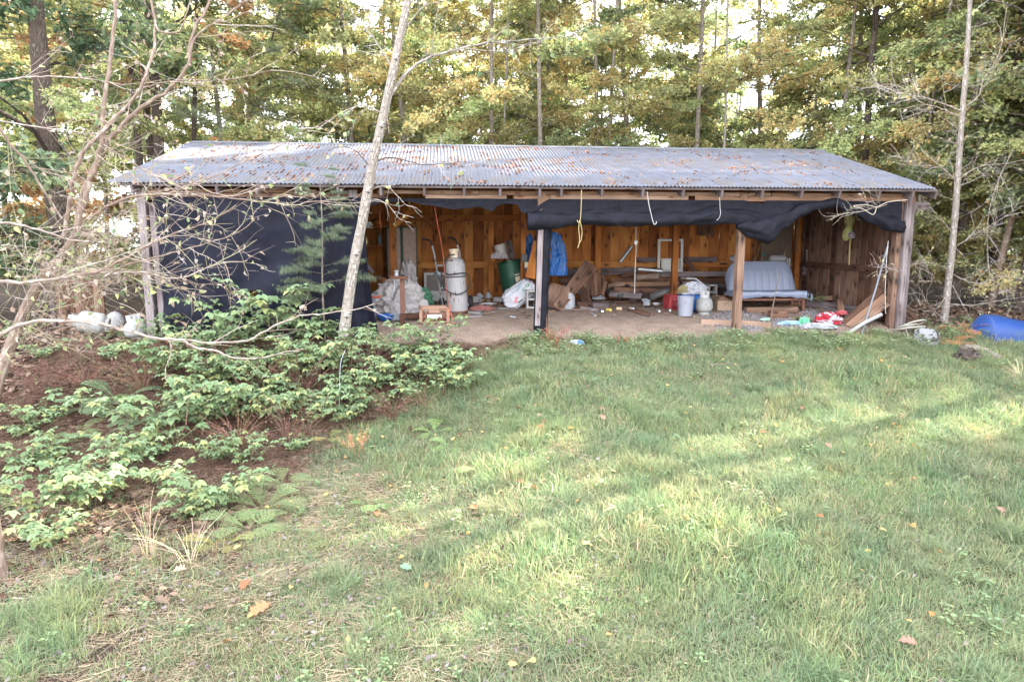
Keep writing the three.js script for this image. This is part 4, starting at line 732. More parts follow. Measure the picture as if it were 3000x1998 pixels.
{
  const short = [1, 2, 3, 4, 5].map((s) => tuftGeo(s, 40, 0.13, 0.11, 0.13)), tall = [6, 7].map((s) => tuftGeo(s, 44, 0.3, 0.09, 0.08));
  const tint = (x, z, r) => { const n = fbm(x * 0.7, z * 0.7, 5), m = noise(x * 2.1, z * 2.1, 8), k = 0.94 + 0.22 * n + 0.14 * m + 0.16 * (r() - 0.5); return new THREE.Color(k * (1.0 + 0.28 * m), k, k * (0.98 - 0.12 * n)); };
  // close turf: patches of many fine blades laid side by side
  const turf = [1, 2, 3, 4, 5, 6].map((s) => { const r = rng(s + 400), g = []; for (let k = 0; k < 30; k++) { const q = move(tuftGeo(s * 50 + k, 30, 0.095, 0.1, 0.15), (r() - 0.5) * 0.52, 0, (r() - 0.5) * 0.52); g.push(q); } return merge(g); });
  { const cells = []; for (let x = -6.2; x < 12; x += 0.4) for (let z = 0.3; z < 9.8; z += 0.4) cells.push([x, z]);
    scatter('turf', turf, grassMat, cells.length, 2, (r, k) => { const x = cells[k][0] + (r() - 0.5) * 0.2, z = cells[k][1] + (r() - 0.5) * 0.2; if (!sees(x, z, 0.8)) return null; const q = zones(x, z), left = z > 4.2 && x < -3 ? 0.4 : 0, worn = z > 3.8 ? 0.5 * smooth(-0.6, -2.6, x + 0.6 * fbm(x * 0.8, z * 0.8, 41)) : 0; if (r() > Math.max(q.lawn * 1.2 - 0.1, left) - worn) return null; const s = 0.95 + 0.25 * r(), e = 0.25, sx = (ground(x + e, z) - ground(x - e, z)) / (2 * e), sz = (ground(x, z + e) - ground(x, z - e)) / (2 * e); return [V(x, ground(x, z) - 0.004, z), [Math.atan(-sz), 0, Math.atan(sx)], V(s, 0.8 + 0.4 * r(), s), tint(x, z, r)]; }); }
  scatter('grass', short, grassMat, 17000, 3, (r) => {
    const x = -7 + 19 * r(), z = 0.1 + 9.4 * Math.pow(r(), 0.8); if (!sees(x, z)) return null;
    const q = zones(x, z), thin = 0.25 + 0.9 * smooth(-0.75, 0.1, fbm(x * 0.9, z * 0.9, 11)), left = z > 4 && x < -3.2 ? 0.5 : 0; if (r() > Math.max(q.lawn, left) * thin) return null;
    const flow = noise(x * 0.8, z * 0.8, 21) * 5, h = (0.75 + 0.6 * r()) * (1 + 0.55 * fbm(x * 0.6, z * 0.6, 31)) * (x < -2.4 && z > 3.6 ? 0.72 : 1);
    return [V(x, ground(x, z), z), [0.45 * Math.sin(flow) + 0.3 * (r() - 0.5), r() * 6.283, 0.45 * Math.cos(flow)], V(h, h * (0.75 + 0.4 * r()), h), tint(x, z, r)];
  });
  const clumps = []; { const r = rng(9); for (let k = 0; k < 150; k++) clumps.push([-3 + 12 * r(), 0.9 + 7.5 * r(), 0.14 + 0.25 * r()]); }
  for (const p of [[-5.23, -1.39, 6.43], [-5.03, -1.36, 6.16], [-4.96, -1.42, 6.7], [-0.77, -0.37, 1.43], [-0.35, -0.45, 1.89], [0.18, -0.31, 1.57], [-1.2, -0.46, 1.51], [2.8, -0.08, 0.49], [3.76, -0.12, 0.69], [4.27, -0.09, 0.54], [5.53, -0.14, 0.77], [6.01, -0.1, 0.62], [6.05, -0.21, 1.12]]) for (let k = 0; k < 3; k++) clumps.push([p[0] + 0.1 * k, p[2] + 0.07 * k, 0.3]);
  scatter('grass_clumps', tall, grassMat, 2600, 5, (r, k) => {
    const c = clumps[k % clumps.length], a = r() * 6.283, q = c[2] * Math.sqrt(r()), x = c[0] + Math.cos(a) * q, z = c[1] + Math.sin(a) * q; if (!sees(x, z) || zones(x, z).dirt > 0.3) return null;
    const lush = 0.72, s = lush * (0.6 + 0.5 * r()); return [V(x, ground(x, z), z), [0.5 * (r() - 0.5), r() * 6.283, 0.5 * (r() - 0.5)], V(s, s, s), tint(x, z, r)];
  });
  // sparse tufts on the bank, at the shed's sides and in the wood's edge
  scatter('grass_clumps', tall, grassMat, 900, 6, (r) => { const x = -8 + 17 * r(), z = -1.5 + 7 * r(); if (!sees(x, z) || zones(x, z).dirt > 0.05 || (Math.abs(x) < 6.9 && z < 0.1 && z > -3.8)) return null; const s = 0.3 + 0.35 * r(); return [V(x, ground(x, z), z), [0, r() * 6.283, 0], s, tint(x, z, r)]; });
  // small broad-leaved weeds in the lawn and along the shed's front
  const weed = [1, 2, 3].map((s) => { const f = new Foliage(), r = rng(s + 50); for (let k = 0; k < 16; k++) { const a = r() * 6.283, h = 0.02 + 0.11 * r(); f.leaf(V(Math.cos(a) * 0.04 * r(), h, Math.sin(a) * 0.04 * r()), V(Math.cos(a), 0.2, Math.sin(a)), V(0, 1, 0).add(rv(r, 0.4)), 0.03 + 0.025 * r(), 'oval', pick(pal.bramble, r)); f.stick(V(0, 0, 0), V(Math.cos(a) * 0.03, h, Math.sin(a) * 0.03), 0.0015, 0.001, [0.18, 0.22, 0.08]); } return f.build(); });
  scatter('weeds', weed, greenMat, 2300, 7, (r, k) => { const front = k % 4 === 0, x = front ? -1 + 9.5 * r() : -7 + 17 * r(), z = front ? 0.25 + 0.9 * r() : 0.4 + 8 * r(), q = zones(x, z); if (!sees(x, z) || q.dirt > 0.25 || fbm(x * 1.4, z * 1.4, 17) < 0.02) return null; const s = (front ? 1.15 : 0.75) * (0.6 + 0.8 * r()); return [V(x, ground(x, z), z), [0.2 * (r() - 0.5), r() * 6.283, 0.2 * (r() - 0.5)], s]; });
}
function leafGeo(seed, shape, len, palette, curl = 0.5) { const f = new Foliage(), r = rng(seed); f.leaf(V(-len / 2, 0.004, 0), V(1, 0.12, 0), V(0, 1, 0), len, shape, pick(palette, r), 0.25 + 0.4 * r(), curl * r()); return f.build(); }
const brownPal = [[0.16, 0.085, 0.055], [0.22, 0.13, 0.085], [0.11, 0.06, 0.04], [0.3, 0.2, 0.14], [0.14, 0.08, 0.055]], greyPal = [[0.19, 0.15, 0.14], [0.16, 0.12, 0.11], [0.23, 0.19, 0.18], [0.13, 0.085, 0.075]];
{
  const brown = [1, 2, 3, 4, 5, 6].map((s) => leafGeo(s, s % 3 ? 'oval' : 'oak', s % 3 ? 0.075 : 0.12, brownPal)), pale = [11, 12, 13, 14].map((s) => leafGeo(s, 'oval', 0.042, greyPal)), warm = [21, 22, 23, 24].map((s) => leafGeo(s, s % 2 ? 'heart' : 'oval', 0.055, [[0.55, 0.27, 0.1], [0.5, 0.36, 0.13], [0.42, 0.19, 0.09]]));
  const lay = (x, z, r, y = 0.012, t = 0.9) => [V(x, ground(x, z) + y, z), [(r() - 0.5) * t, r() * 6.283, (r() - 0.5) * t], 0.6 + 0.8 * r(), new THREE.Color().setScalar(0.75 + 0.5 * r())];
  scatter('leaf_litter', brown, dryMat, 46000, 31, (r, k) => { const bank = k % 2, x = bank ? -9 + 8.6 * r() : -10.5 + 22 * r(), z = bank ? 0.2 + 5 * r() : -4.5 + 11 * Math.pow(r(), 1.1), q = zones(x, z); if (!sees(x, z) || q.dirt > 0.2 || (Math.abs(x) < 6.8 && z < 0.1 && z > -3.8)) return null; if (r() < q.lawn * (z < 1.4 ? 0.88 : 0.985)) return null; return lay(x, z, r, 0.012 + 0.025 * r()); });
  scatter('fallen_leaves', pale, dryMat, 6500, 32, (r) => { const x = -6.5 + 12 * r(), z = 3 + 6.2 * r(); if (!sees(x, z)) return null; if (r() > 0.06 + 0.85 * smooth(0.6, -2.4, x + 0.25 * (z - 6)) * smooth(3.2, 5.2, z + 0.7 * fbm(x, z, 3))) return null; return lay(x, z, r, 0.035 + 0.03 * r(), 1.2); });
  scatter('fallen_leaves', warm, dryMat, 900, 33, (r) => { const x = -5 + 15 * r(), z = 0.5 + 8.5 * r(); if (!sees(x, z) || r() > 0.55 * smooth(9, 2, z) + 0.15) return null; return lay(x, z, r, 0.05 + 0.03 * r(), 1); });
  // straw-brown stems matted on the bank
  const straw = [1, 2, 3].map((s) => { const f = new Foliage(), r = rng(s + 70); for (let k = 0; k < 22; k++) { const a = rv(r, 0.12), d = rv(r, 0.16); a.y = Math.abs(a.y) * 0.4; d.y *= 0.25; f.stick(a, a.clone().add(d), 0.0016, 0.001, pick([[0.17, 0.095, 0.065], [0.24, 0.15, 0.1], [0.12, 0.065, 0.045]], r)); } return f.build(); });
  scatter('dead_stems', straw, caneMat, 5200, 34, (r) => { const x = -8 + 7.6 * r(), z = 0.35 + 3.6 * r(), q = zones(x, z); if (!sees(x, z) || q.dirt > 0.2 || r() < q.lawn) return null; return [V(x, ground(x, z) + 0.02, z), [0, r() * 6.283, 0], 0.8 + 0.6 * r(), new THREE.Color().setScalar(0.7 + 0.6 * r())]; });
  const hay = [1, 2, 3].map((s) => { const f = new Foliage(), r = rng(s + 170); for (let k = 0; k < 26; k++) { const a = rv(r, 0.13), d = rv(r, 0.13); a.y = Math.abs(a.y) * 0.22; d.y *= 0.2; f.stick(a, a.clone().add(d), 0.0017, 0.001, pick([[0.36, 0.27, 0.17], [0.3, 0.21, 0.13], [0.42, 0.33, 0.22]], r)); } return f.build(); });
  scatter('dry_thatch', hay, caneMat, 3000, 38, (r) => { const x = -6.2 + 6.4 * r(), z = 3.4 + 6 * r(); if (!sees(x, z) || r() > 0.12 + 0.7 * smooth(0.2, -2.4, x + 0.7 * fbm(x * 0.9, z * 0.9, 41))) return null; return [V(x, ground(x, z) + 0.015, z), [0, r() * 6.283, 0], 0.7 + 0.6 * r(), new THREE.Color().setScalar(0.7 + 0.6 * r())]; });
  // chips and needles on the dirt floor
  scatter('litter_crumbs', [straw[0], straw[1], brown[0], brown[1]], caneMat, 420, 35, (r) => { const x = -3 + 9.3 * r(), z = -3.3 + 3.4 * r(); return [V(x, ground(x, z) + 0.006, z), [0, r() * 6.283, 0], V(0.4 + 0.3 * r(), 0.12, 0.4 + 0.3 * r())]; });
  // leaves and needles caught in the roof's grooves
  const P = 0.068; const roofAt = (x, z, up) => { const g = Math.round((x + 7.05) / P - 0.5) * P + P / 2 - 7.05; return V(g, lerp(2.56, 3.73, (0.32 - z) / 3.95) + up, z); };
  const rust = [1, 2, 3].map((s) => leafGeo(s + 80, 'oval', 0.085, [[0.24, 0.095, 0.055], [0.19, 0.075, 0.05], [0.32, 0.15, 0.08]], 0.8)), needle = [(() => { const f = new Foliage(), r = rng(90); for (let k = 0; k < 14; k++) { const z = (r() - 0.5) * 0.26, x = (r() - 0.5) * 0.02; f.stick(V(x, 0, z), V(x + (r() - 0.5) * 0.03, 0.004, z + 0.08 + 0.06 * r()), 0.0022, 0.0012, pick([[0.17, 0.07, 0.045], [0.24, 0.11, 0.07]], r)); } return f.build(); })()];
  scatter('roof_leaves', rust, dryMat, 5200, 36, (r) => { const x = -6.6 + 13.3 * r(), t = r(), z = 0.25 - 3.75 * t; if (r() > 0.12 + 1.5 * fbm(x * 1.1, z * 1.4, 2) + 0.25 * smooth(-2, -5, x)) return null; const p = roofAt(x, z, 0.018); return [p, [0.3 + 0.3 * (r() - 0.5), r() * 6.283, 0.4 * (r() - 0.5)], 0.6 + 0.7 * r(), new THREE.Color().setScalar(0.7 + 0.6 * r())]; });
  scatter('roof_needles', needle, caneMat, 5200, 37, (r) => { const x = -6.4 + 13.1 * r(), z = 0.1 - 3.5 * r(), groove = Math.round((x + 7) / P - 0.5); if (r() > 0.2 + 1.5 * noise(groove * 0.71, 3.3) + 0.9 * fbm(x * 0.9, z * 0.7, 6) + 0.35 * smooth(-1.2, -2.6, z)) return null; return [roofAt(x, z, 0.006), [0.302, 0.12 * (r() - 0.5), 0], V(1, 1, 0.8 + r()), new THREE.Color().setScalar(0.8 + 0.5 * r())]; });
  // large leaves that can be told apart on the lawn
  const big = { rust: [[0.36, 0.15, 0.075], [0.31, 0.12, 0.06]], tan: [[0.36, 0.26, 0.17]], green: [[0.2, 0.3, 0.19]], pink: [[0.32, 0.16, 0.12]] };
  [[[-1.53, 5.04], 0.12, 'rust', 'bright orange oak leaf in the sunny grass left of centre'], [[-2.55, 4.91], 0.12, 'rust', 'orange oak leaf at the left end of the sunny grass'], [[-3.35, 6.51], 0.20, 'rust', 'largest orange oak leaf at the lower left'], [[-2.19, 6.01], 0.14, 'green', 'grey-green oak leaf lying near the bottom centre'], [[-3.55, 6.19], 0.13, 'rust', 'orange leaf behind the largest oak leaf'], [[-4.21, 5.86], 0.13, 'tan', 'tan oak leaf under the dry stalks'],
    [[0.2, 3.47], 0.13, 'pink', 'pinkish leaf, lower of two in the middle of the lawn'], [[0.28, 3.19], 0.12, 'pink', 'pinkish leaf, upper of two in the middle of the lawn'], [[1.61, 7.47], 0.13, 'pink', 'pinkish oak leaf near the bottom right'], [[3.8, 5.77], 0.12, 'pink', 'pinkish leaf near the right edge of the lawn'], [[2.12, 3.99], 0.10, 'rust', 'orange leaf at the small sunny spot right of centre'], [[2.76, 4.36], 0.11, 'pink', 'pink leaf in the lower sunny spot at right'], [[2.98, 3.34], 0.11, 'pink', 'pinkish brown leaf in the upper sunny strip at right'], [[-0.99, 4.64], 0.12, 'rust', 'upright orange leaf above the middle sunny spot'], [[-0.54, 3.25], 0.10, 'rust', 'dark orange leaf, upper left of the lawn’s middle'], [[-0.6, 3.38], 0.10, 'rust', 'orange leaf just under the dark orange leaf'], [[5.67, 1.58], 0.09, 'tan', 'curled tan leaf below the shed’s right corner'], [[-0.56, 3.04], 0.10, 'tan', 'pale upturned leaf on the upper lawn'], [[1.86, 5.78], 0.10, 'rust', 'small red-brown leaf in the lower right lawn']]
    .forEach(([p, len, k, label], i) => { const m = one('oak_leaf', label, 'leaf', leafGeo(200 + i, 'oak', len, big[k], 0.4), dryMat, [p[0], ground(p[0], p[1]) + 0.075, p[1]], i * 1.9, 'large leaves on the lawn'); m.rotation.x = 0.3; });
}

// ---------------------------------------------------------------- black fabric along the shed's front
const weave = sc(tex(256, 256, (x, y) => { const v = 0.5 + 0.25 * Math.sin(x * Math.PI / 4) * Math.cos(y * Math.PI / 4) + 0.3 * tile(x, y, 256, 256, 20, 20, 3); return [v, v, v]; }, false), 12, 12);
const fabricMap = sc(tex(512, 512, (x, y) => { const v = 0.1 + 0.03 * tile(x, y, 512, 512, 8, 8, 3) + 0.02 * tile(x, y, 512, 512, 60, 4, 7), s = smooth(0.5, 0.72, tile(x, y, 512, 512, 55, 55, 12)); return mix3([v * 0.95, v * 0.97, v * 1.3], [0.4, 0.39, 0.4], s * 0.5); }), 0.7, 0.7);
const fabric = phys({ specularIntensity: 0.4, map: fabricMap, bumpMap: weave, bumpScale: 0.0012, roughness: 0.75, side: THREE.DoubleSide });
const interp = (list, x, k) => { if (x <= list[0][0]) return list[0][k]; for (let i = 0; i < list.length - 1; i++) if (x <= list[i + 1][0]) { const t = smooth(list[i][0], list[i + 1][0], x); return lerp(list[i][k], list[i + 1][k], t); } return list[list.length - 1][k]; };
{
  const dust = phys({ specularIntensity: 0.38, map: sc(tex(512, 512, (x, y) => { const v = 0.1 + 0.03 * tile(x, y, 512, 512, 8, 8, 3) + 0.02 * tile(x, y, 512, 512, 40, 3, 7), h = y / 512, g = smooth(0.11, 0.02, h + 0.05 * tile(x, y, 512, 512, 12, 12, 5)) * (0.35 + 0.65 * smooth(-0.2, 0.3, tile(x, y, 512, 512, 30, 30, 9))); return mix3([v * 0.92, v * 0.97, v * 1.45], [0.3, 0.31, 0.26], 0.75 * g); }), 1, 1), bumpMap: weave, bumpScale: 0.0012, roughness: 0.72, side: THREE.DoubleSide });
  dust.map.wrapT = THREE.ClampToEdgeWrapping;
  const g = sheet((u, v) => {
    const y = lerp(2.37, 0.0, v), e = smooth(0.84, 1, u), x = lerp(-6.44, -3.12, u) + 0.22 * e * v * v + 0.02 * noise(y * 2, u * 9);
    const crease = 0.07 * Math.exp(-(((u - 0.45) * 1.3 + (v - 0.74) * 0.9) ** 2) * 90) - 0.05 * Math.exp(-(((u - 0.4) * 1.3 + (v - 0.62) * 0.9) ** 2) * 60);
    return V(x, y, 0.12 + 0.05 * fbm(u * 3, v * 2, 1) + 0.035 * (0.4 - 2 * Math.abs(noise(u * 4 + v * 2.2, v * 2.4 - u, 6))) + 0.016 * (0.4 - 2 * Math.abs(noise(u * 11 - v * 4, v * 6 + u * 3, 8))) + crease * smooth(0.2, 0.6, v) + 0.012 * noise(u * 26, v * 3, 3) * v + 0.1 * e * v + 0.075 * e * Math.sin(u * 75 + v * 2.5) * (0.3 + v) + 0.02 * v);
  }, 150, 70, 1, 1, (u, v) => !((u - 0.437) ** 2 * 11 + (v - 0.665) ** 2 * 5.6 < 0.0045));
  const p = g.attributes.uv; for (let i = 0; i < p.count; i++) p.setXY(i, p.getX(i), 1 - p.getY(i));
  one('black_tarp', 'large black fabric tarp closing the shed’s left bay', 'tarp', g, dust);
  const edge = [[-3.2, 2.2], [-2.75, 2.3], [-2.42, 2.32], [-2.1, 2.26], [-1.6, 2.19], [-1.2, 2.23], [-0.97, 2.16], [-0.86, 2.26], [-0.76, 2.29], [-0.56, 2.28], [-0.45, 2.14], [-0.15, 2.04]];
  one('torn_fabric', 'torn strip of black fabric hanging over the second bay', 'fabric', sheet((u, v) => { const x = lerp(-3.2, -0.15, u), b = interp(edge, x, 1) + 0.014 * noise(x * 24, 2), y = lerp(2.37, b, v); return V(x, y, 0.068 + 0.02 * v * noise(x * 3, v * 2, 4) + 0.012 * noise(x * 9, v * 4, 6)); }, 120, 10, 3, 0.3), fabric);
  // a rolled-up curtain: flat drop, then a fold that rolls round
  const roll = (name, label, ctrl, seed, n, twist = 0.5) => one(name, label, 'fabric', sheet((u, v) => {
    const x = lerp(ctrl[0][0], ctrl[ctrl.length - 1][0], u), top = interp(ctrl, x, 1), cy = interp(ctrl, x, 2), R = interp(ctrl, x, 3) * (1 + 0.16 * noise(x * 2.2, seed)), z0 = 0.075, zc = z0 + R * 0.62;
    const wob = 0.24 * noise(x * 1.1 + v * 2.5 * twist, v * 4, seed) + 0.34 * (0.5 - 2 * Math.abs(noise(x * 1.7 - v * 2.2, v * 5, seed + 3))) + 0.1 * (0.4 - 2 * Math.abs(noise(x * 5 + v * 6, v * 9, seed + 7)));
    if (v < 0.34) { const k = v / 0.34; return V(x + 0.02 * noise(x * 3, k * 3, seed), lerp(top, cy + R * 0.7, k), z0 + 0.045 * k * fbm(x * 1.6 + k, k * 3, seed) + 0.03 * k * (0.4 - 2 * Math.abs(noise(x * 2.6 + k * 2, k * 2, seed + 5))) + 0.02 * k); }
    const a = lerp(Math.PI * 0.62, -Math.PI * 1.15, (v - 0.34) / 0.66), q = R * (1 + wob) * (v > 0.85 ? lerp(1, 0.7, (v - 0.85) / 0.15) : 1);
    return V(x + 0.03 * wob, cy + Math.sin(a) * q, zc + Math.cos(a) * q * 0.72);
  }, n, 40, 4, 1), fabric);
  const t = 2.37;
  roll('rolled_curtain', 'black fabric rolled up along the top of the third bay', [[-0.38, t - 0.2, 1.99, 0.13], [0.05, t, 2, 0.13], [0.55, t, 2.04, 0.105], [1.2, t, 2.03, 0.11], [1.75, t, 2.02, 0.1], [2.4, t, 2.04, 0.105], [3.0, t, 2.08, 0.12], [3.45, t, 2.04, 0.09], [3.8, t - 0.05, 2.03, 0.03]], 3, 170);
  roll('rolled_curtain', 'black fabric bunched and draped across the right bay', [[3.36, 2.05, 1.93, 0.06], [3.6, 2.02, 1.86, 0.13], [3.92, t, 1.86, 0.2], [4.22, t, 2.02, 0.13], [4.52, t, 2.19, 0.105], [4.83, t, 2.28, 0.085], [5.15, t, 2.33, 0.075], [5.48, t, 2.23, 0.09], [5.88, t, 2.09, 0.11], [6.22, t, 1.96, 0.12], [6.48, t, 1.91, 0.1]], 9, 170, 1.6);
  // the wrapped middle post
  one('wrapped_fabric', 'black fabric wrapped round the middle front post', 'fabric', sheet((u, v) => { const a = u * Math.PI * 2, y = lerp(2.02, -0.06, v), cx = lerp(-0.06, -0.125, v), q = 1 + 0.12 * noise(Math.cos(a) * 2, y * 2, 5) + 0.05 * noise(a * 3, y * 9, 2); return V(cx + Math.cos(a) * 0.125 * q, y, Math.sin(a) * 0.105 * q); }, 28, 44, 1, 2), fabric);
  const b = part(shed, 'batten', boardBetween([-0.14, 1.91, 0.13], [-0.19, 0.19, 0.14], 0.095, 0.022, [0, 0, 1], 3), M.grey[0]); b.userData.label = 'pale batten nailed up the wrapped post';
}

// ---------------------------------------------------------------- the shed's contents
const plain = (r, g, b, o = {}) => std({ color: lin(r, g, b), roughness: 0.7, ...o });
const rustPaint = (base, seed, amount = 0.5, scale = 1) => std({ roughness: 0.6, map: sc(tex(256, 256, (x, y) => {
  const n = tile(x, y, 256, 256, 9, 9, seed), m = tile(x, y, 256, 256, 30, 30, seed + 2), f = tile(x, y, 256, 256, 70, 70, seed + 5), streak = tile(x, y, 256, 256, 40, 3, seed + 7);
  const k = smooth(0.62 - amount * 0.4, 0.8 - amount * 0.4, n * 0.8 + m * 0.7 + f * 0.25 + 0.2 * streak); const v = 1 + 0.08 * m + 0.06 * f + 0.06 * n; return mix3([base[0] * v, base[1] * v, base[2] * v], mix3([0.45, 0.26, 0.15], [0.28, 0.16, 0.1], clamp(0.5 + f, 0, 1)), k * 0.9);
}), scale, scale) });
const whiteRust = rustPaint([0.62, 0.61, 0.61], 3, 0.85, 1), rustIron = rustPaint([0.42, 0.27, 0.2], 8, 0.6, 2), black = plain(0.02, 0.02, 0.022), iron = plain(0.06, 0.055, 0.055, { metalness: 0.4, roughness: 0.6 });
const galv = std({ color: lin(0.42, 0.43, 0.44), metalness: 0.75, roughness: 0.42 }), concrete = std({ color: lin(0.36, 0.34, 0.32), bumpMap: woodBump, bumpScale: 0.003, roughness: 1 }), whitePlastic = plain(0.33, 0.335, 0.36, { roughness: 0.45 });
const G_ = (p, dy = 0) => [p[0], ground(p[0], p[2]) + dy, p[2]];
const box = (w, h, d, x, y, z, c = 0.004, rx = 0, ry = 0, rz = 0) => move(block(w, h, d, c, x * 3 + y), x, y, z, rx, ry, rz);
{ // tall rusty white gas cylinder with its hose
  const p = G_([-1.54, 0.26, -1.54], 0.005), t = thing('gas_cylinder', 'tall rust-stained white gas cylinder strapped to a hand truck', 'gas cylinder', p); t.rotation.z = 0.055;
  part(t, 'body', lathe([[0.15, 0], [0.185, 0.0], [0.19, 0.03], [0.2, 0.05], [0.2, 0.92], [0.19, 0.99], [0.15, 1.055], [0.08, 1.085], [0, 1.09]], 36), whiteRust);
  part(t, 'base_ring', lathe([[0.185, -0.004], [0.195, -0.004], [0.197, 0.045], [0.187, 0.045]], 32), rustIron);
  part(t, 'collar', [lathe([[0.075, 1.07], [0.082, 1.07], [0.08, 1.2], [0.095, 1.215], [0.095, 1.245], [0.075, 1.245], [0.07, 1.2], [0.075, 1.07]], 24)], std({ color: lin(0.62, 0.5, 0.36), roughness: 0.6 }));
  part(t, 'valve', [box(0.05, 0.09, 0.05, 0, 1.13, 0), box(0.02, 0.03, 0.09, 0, 1.14, 0.05)], iron);
  part(t, 'hose', tube(spline([[0, 1.14, 0.1], [-0.1, 1.13, 0.12], [-0.2, 1.0, 0.15], [-0.22, 0.82, 0.14], [-0.12, 0.77, 0.22], [0.05, 0.78, 0.24], [0.22, 0.76, 0.16], [0.27, 0.62, 0.12], [0.2, 0.45, 0.18], [0.02, 0.38, 0.24], [-0.16, 0.44, 0.24], [-0.3, 0.6, 0.16], [-0.34, 0.75, 0.12]], 70), 0.012, 8), black);
  part(t, 'strap', lathe([[0.203, 0.7], [0.206, 0.7], [0.206, 0.725], [0.203, 0.725]], 32), iron);
}
{
  const p = G_([-1.57, 0.29, -2.04]), t = thing('hand_truck', 'rusty white two-wheeled hand truck behind the gas cylinder', 'hand truck', p); t.rotation.z = 0.06;
  for (const s of [-1, 1]) {
    const x = s > 0 ? 0.15 : -0.36;
    part(t, 'rail', tube(spline([[x + 0.1, 0.05, 0.02], [x + 0.05, 0.6, -0.03], [x, 1.15, -0.1], [x - 0.03, 1.3, -0.12]], 12), 0.02, 8), whiteRust);
    part(t, 'handle', tube(spline([[x - 0.03, 1.29, -0.12], [x - 0.05, 1.38, -0.14], [x - 0.12, 1.43, -0.02], [x - 0.2, 1.44, 0.1]], 10), 0.021, 8), black);
    const w = part(t, 'wheel', move(new THREE.TorusGeometry(0.095, 0.036, 10, 26), s > 0 ? 0.3 : -0.28, 0.13, -0.08, 0, Math.PI / 2 - 0.25, 0), black);
    part(w, 'rim', move(new THREE.CylinderGeometry(0.06, 0.06, 0.05, 18), s > 0 ? 0.3 : -0.28, 0.13, -0.08, 0, -0.25, Math.PI / 2), rustIron);
  }
  part(t, 'crossbar', [box(0.46, 0.035, 0.02, -0.06, 0.45, -0.03), box(0.46, 0.035, 0.02, -0.1, 0.9, -0.08)], whiteRust);
  part(t, 'toe_plate', box(0.42, 0.012, 0.2, 0, 0.03, 0.12, 0.002), rustIron);
  part(t, 'axle', tube([[-0.28, 0.13, -0.08], [0.3, 0.13, -0.08]], 0.011, 6), iron);
  part(t, 'clamp', [move(lumpy(new THREE.IcosahedronGeometry(0.075, 3), 0.03, 14, 4), -0.31, 0.73, 0.02), tube(spline([[-0.34, 0.8, 0.05], [-0.25, 0.72, 0.08], [-0.35, 0.66, 0.06]], 8), 0.016, 6)], galv);
}
{ // dented metal locker
  const peel = std({ roughness: 0.75, map: tex(256, 512, (x, y) => { const n = tile(x, y, 256, 512, 10, 20, 4), m = tile(x, y, 256, 512, 50, 90, 6), f = tile(x, y, 256, 512, 100, 180, 2), low = 1 - y / 512; const k = smooth(0.28, 0.5, n * 0.7 + m * 0.7 + 0.35 * f + 0.4 * (low - 0.55)), v = 0.95 + 0.12 * n + 0.08 * f; return mix3([0.58 * v, 0.5 * v, 0.45 * v], [0.13, 0.11, 0.1], k); }) });
  const p = [-2.68, ground(-2.7, -2.75), -2.75], t = thing('metal_locker', 'tall two-door metal locker with dirty peeling tan paint', 'locker', p, 0.05), green = plain(0.045, 0.075, 0.06, { metalness: 0.3 });
  part(t, 'body', [box(0.64, 1.62, 0.012, 0, 0.83, -0.36), box(0.012, 1.62, 0.4, -0.314, 0.83, -0.16), box(0.012, 1.62, 0.4, 0.314, 0.83, -0.16), box(0.64, 0.012, 0.4, 0, 1.64, -0.16), box(0.64, 0.012, 0.4, 0, 0.03, -0.16), box(0.05, 1.55, 0.02, 0, 0.83, -0.02)], green);
  for (const s of [-1, 1]) { const d = part(t, 'door', new THREE.PlaneGeometry(1, 1).toNonIndexed(), peel); d.geometry = block(1, 1, 0.022, 0.003); const uv = d.geometry.attributes.uv; for (let i = 0; i < uv.count; i++) uv.setXY(i, d.geometry.attributes.position.getX(i) * 0.5 + (s > 0 ? 0.75 : 0.25), d.geometry.attributes.position.getY(i) + 0.5); d.scale.set(0.27, 1.58, 1); d.position.set(s * 0.165, 0.83, 0.055); d.rotation.y = s * -0.05; const h = part(d, 'handle', move(new THREE.TorusGeometry(0.03, 0.005, 6, 16), 0, 0, 0), galv); h.scale.set(1 / 0.27 * 0.6, 1 / 1.58, 1); h.position.set(-s * 0.38, 0.06, 0.016); }
}
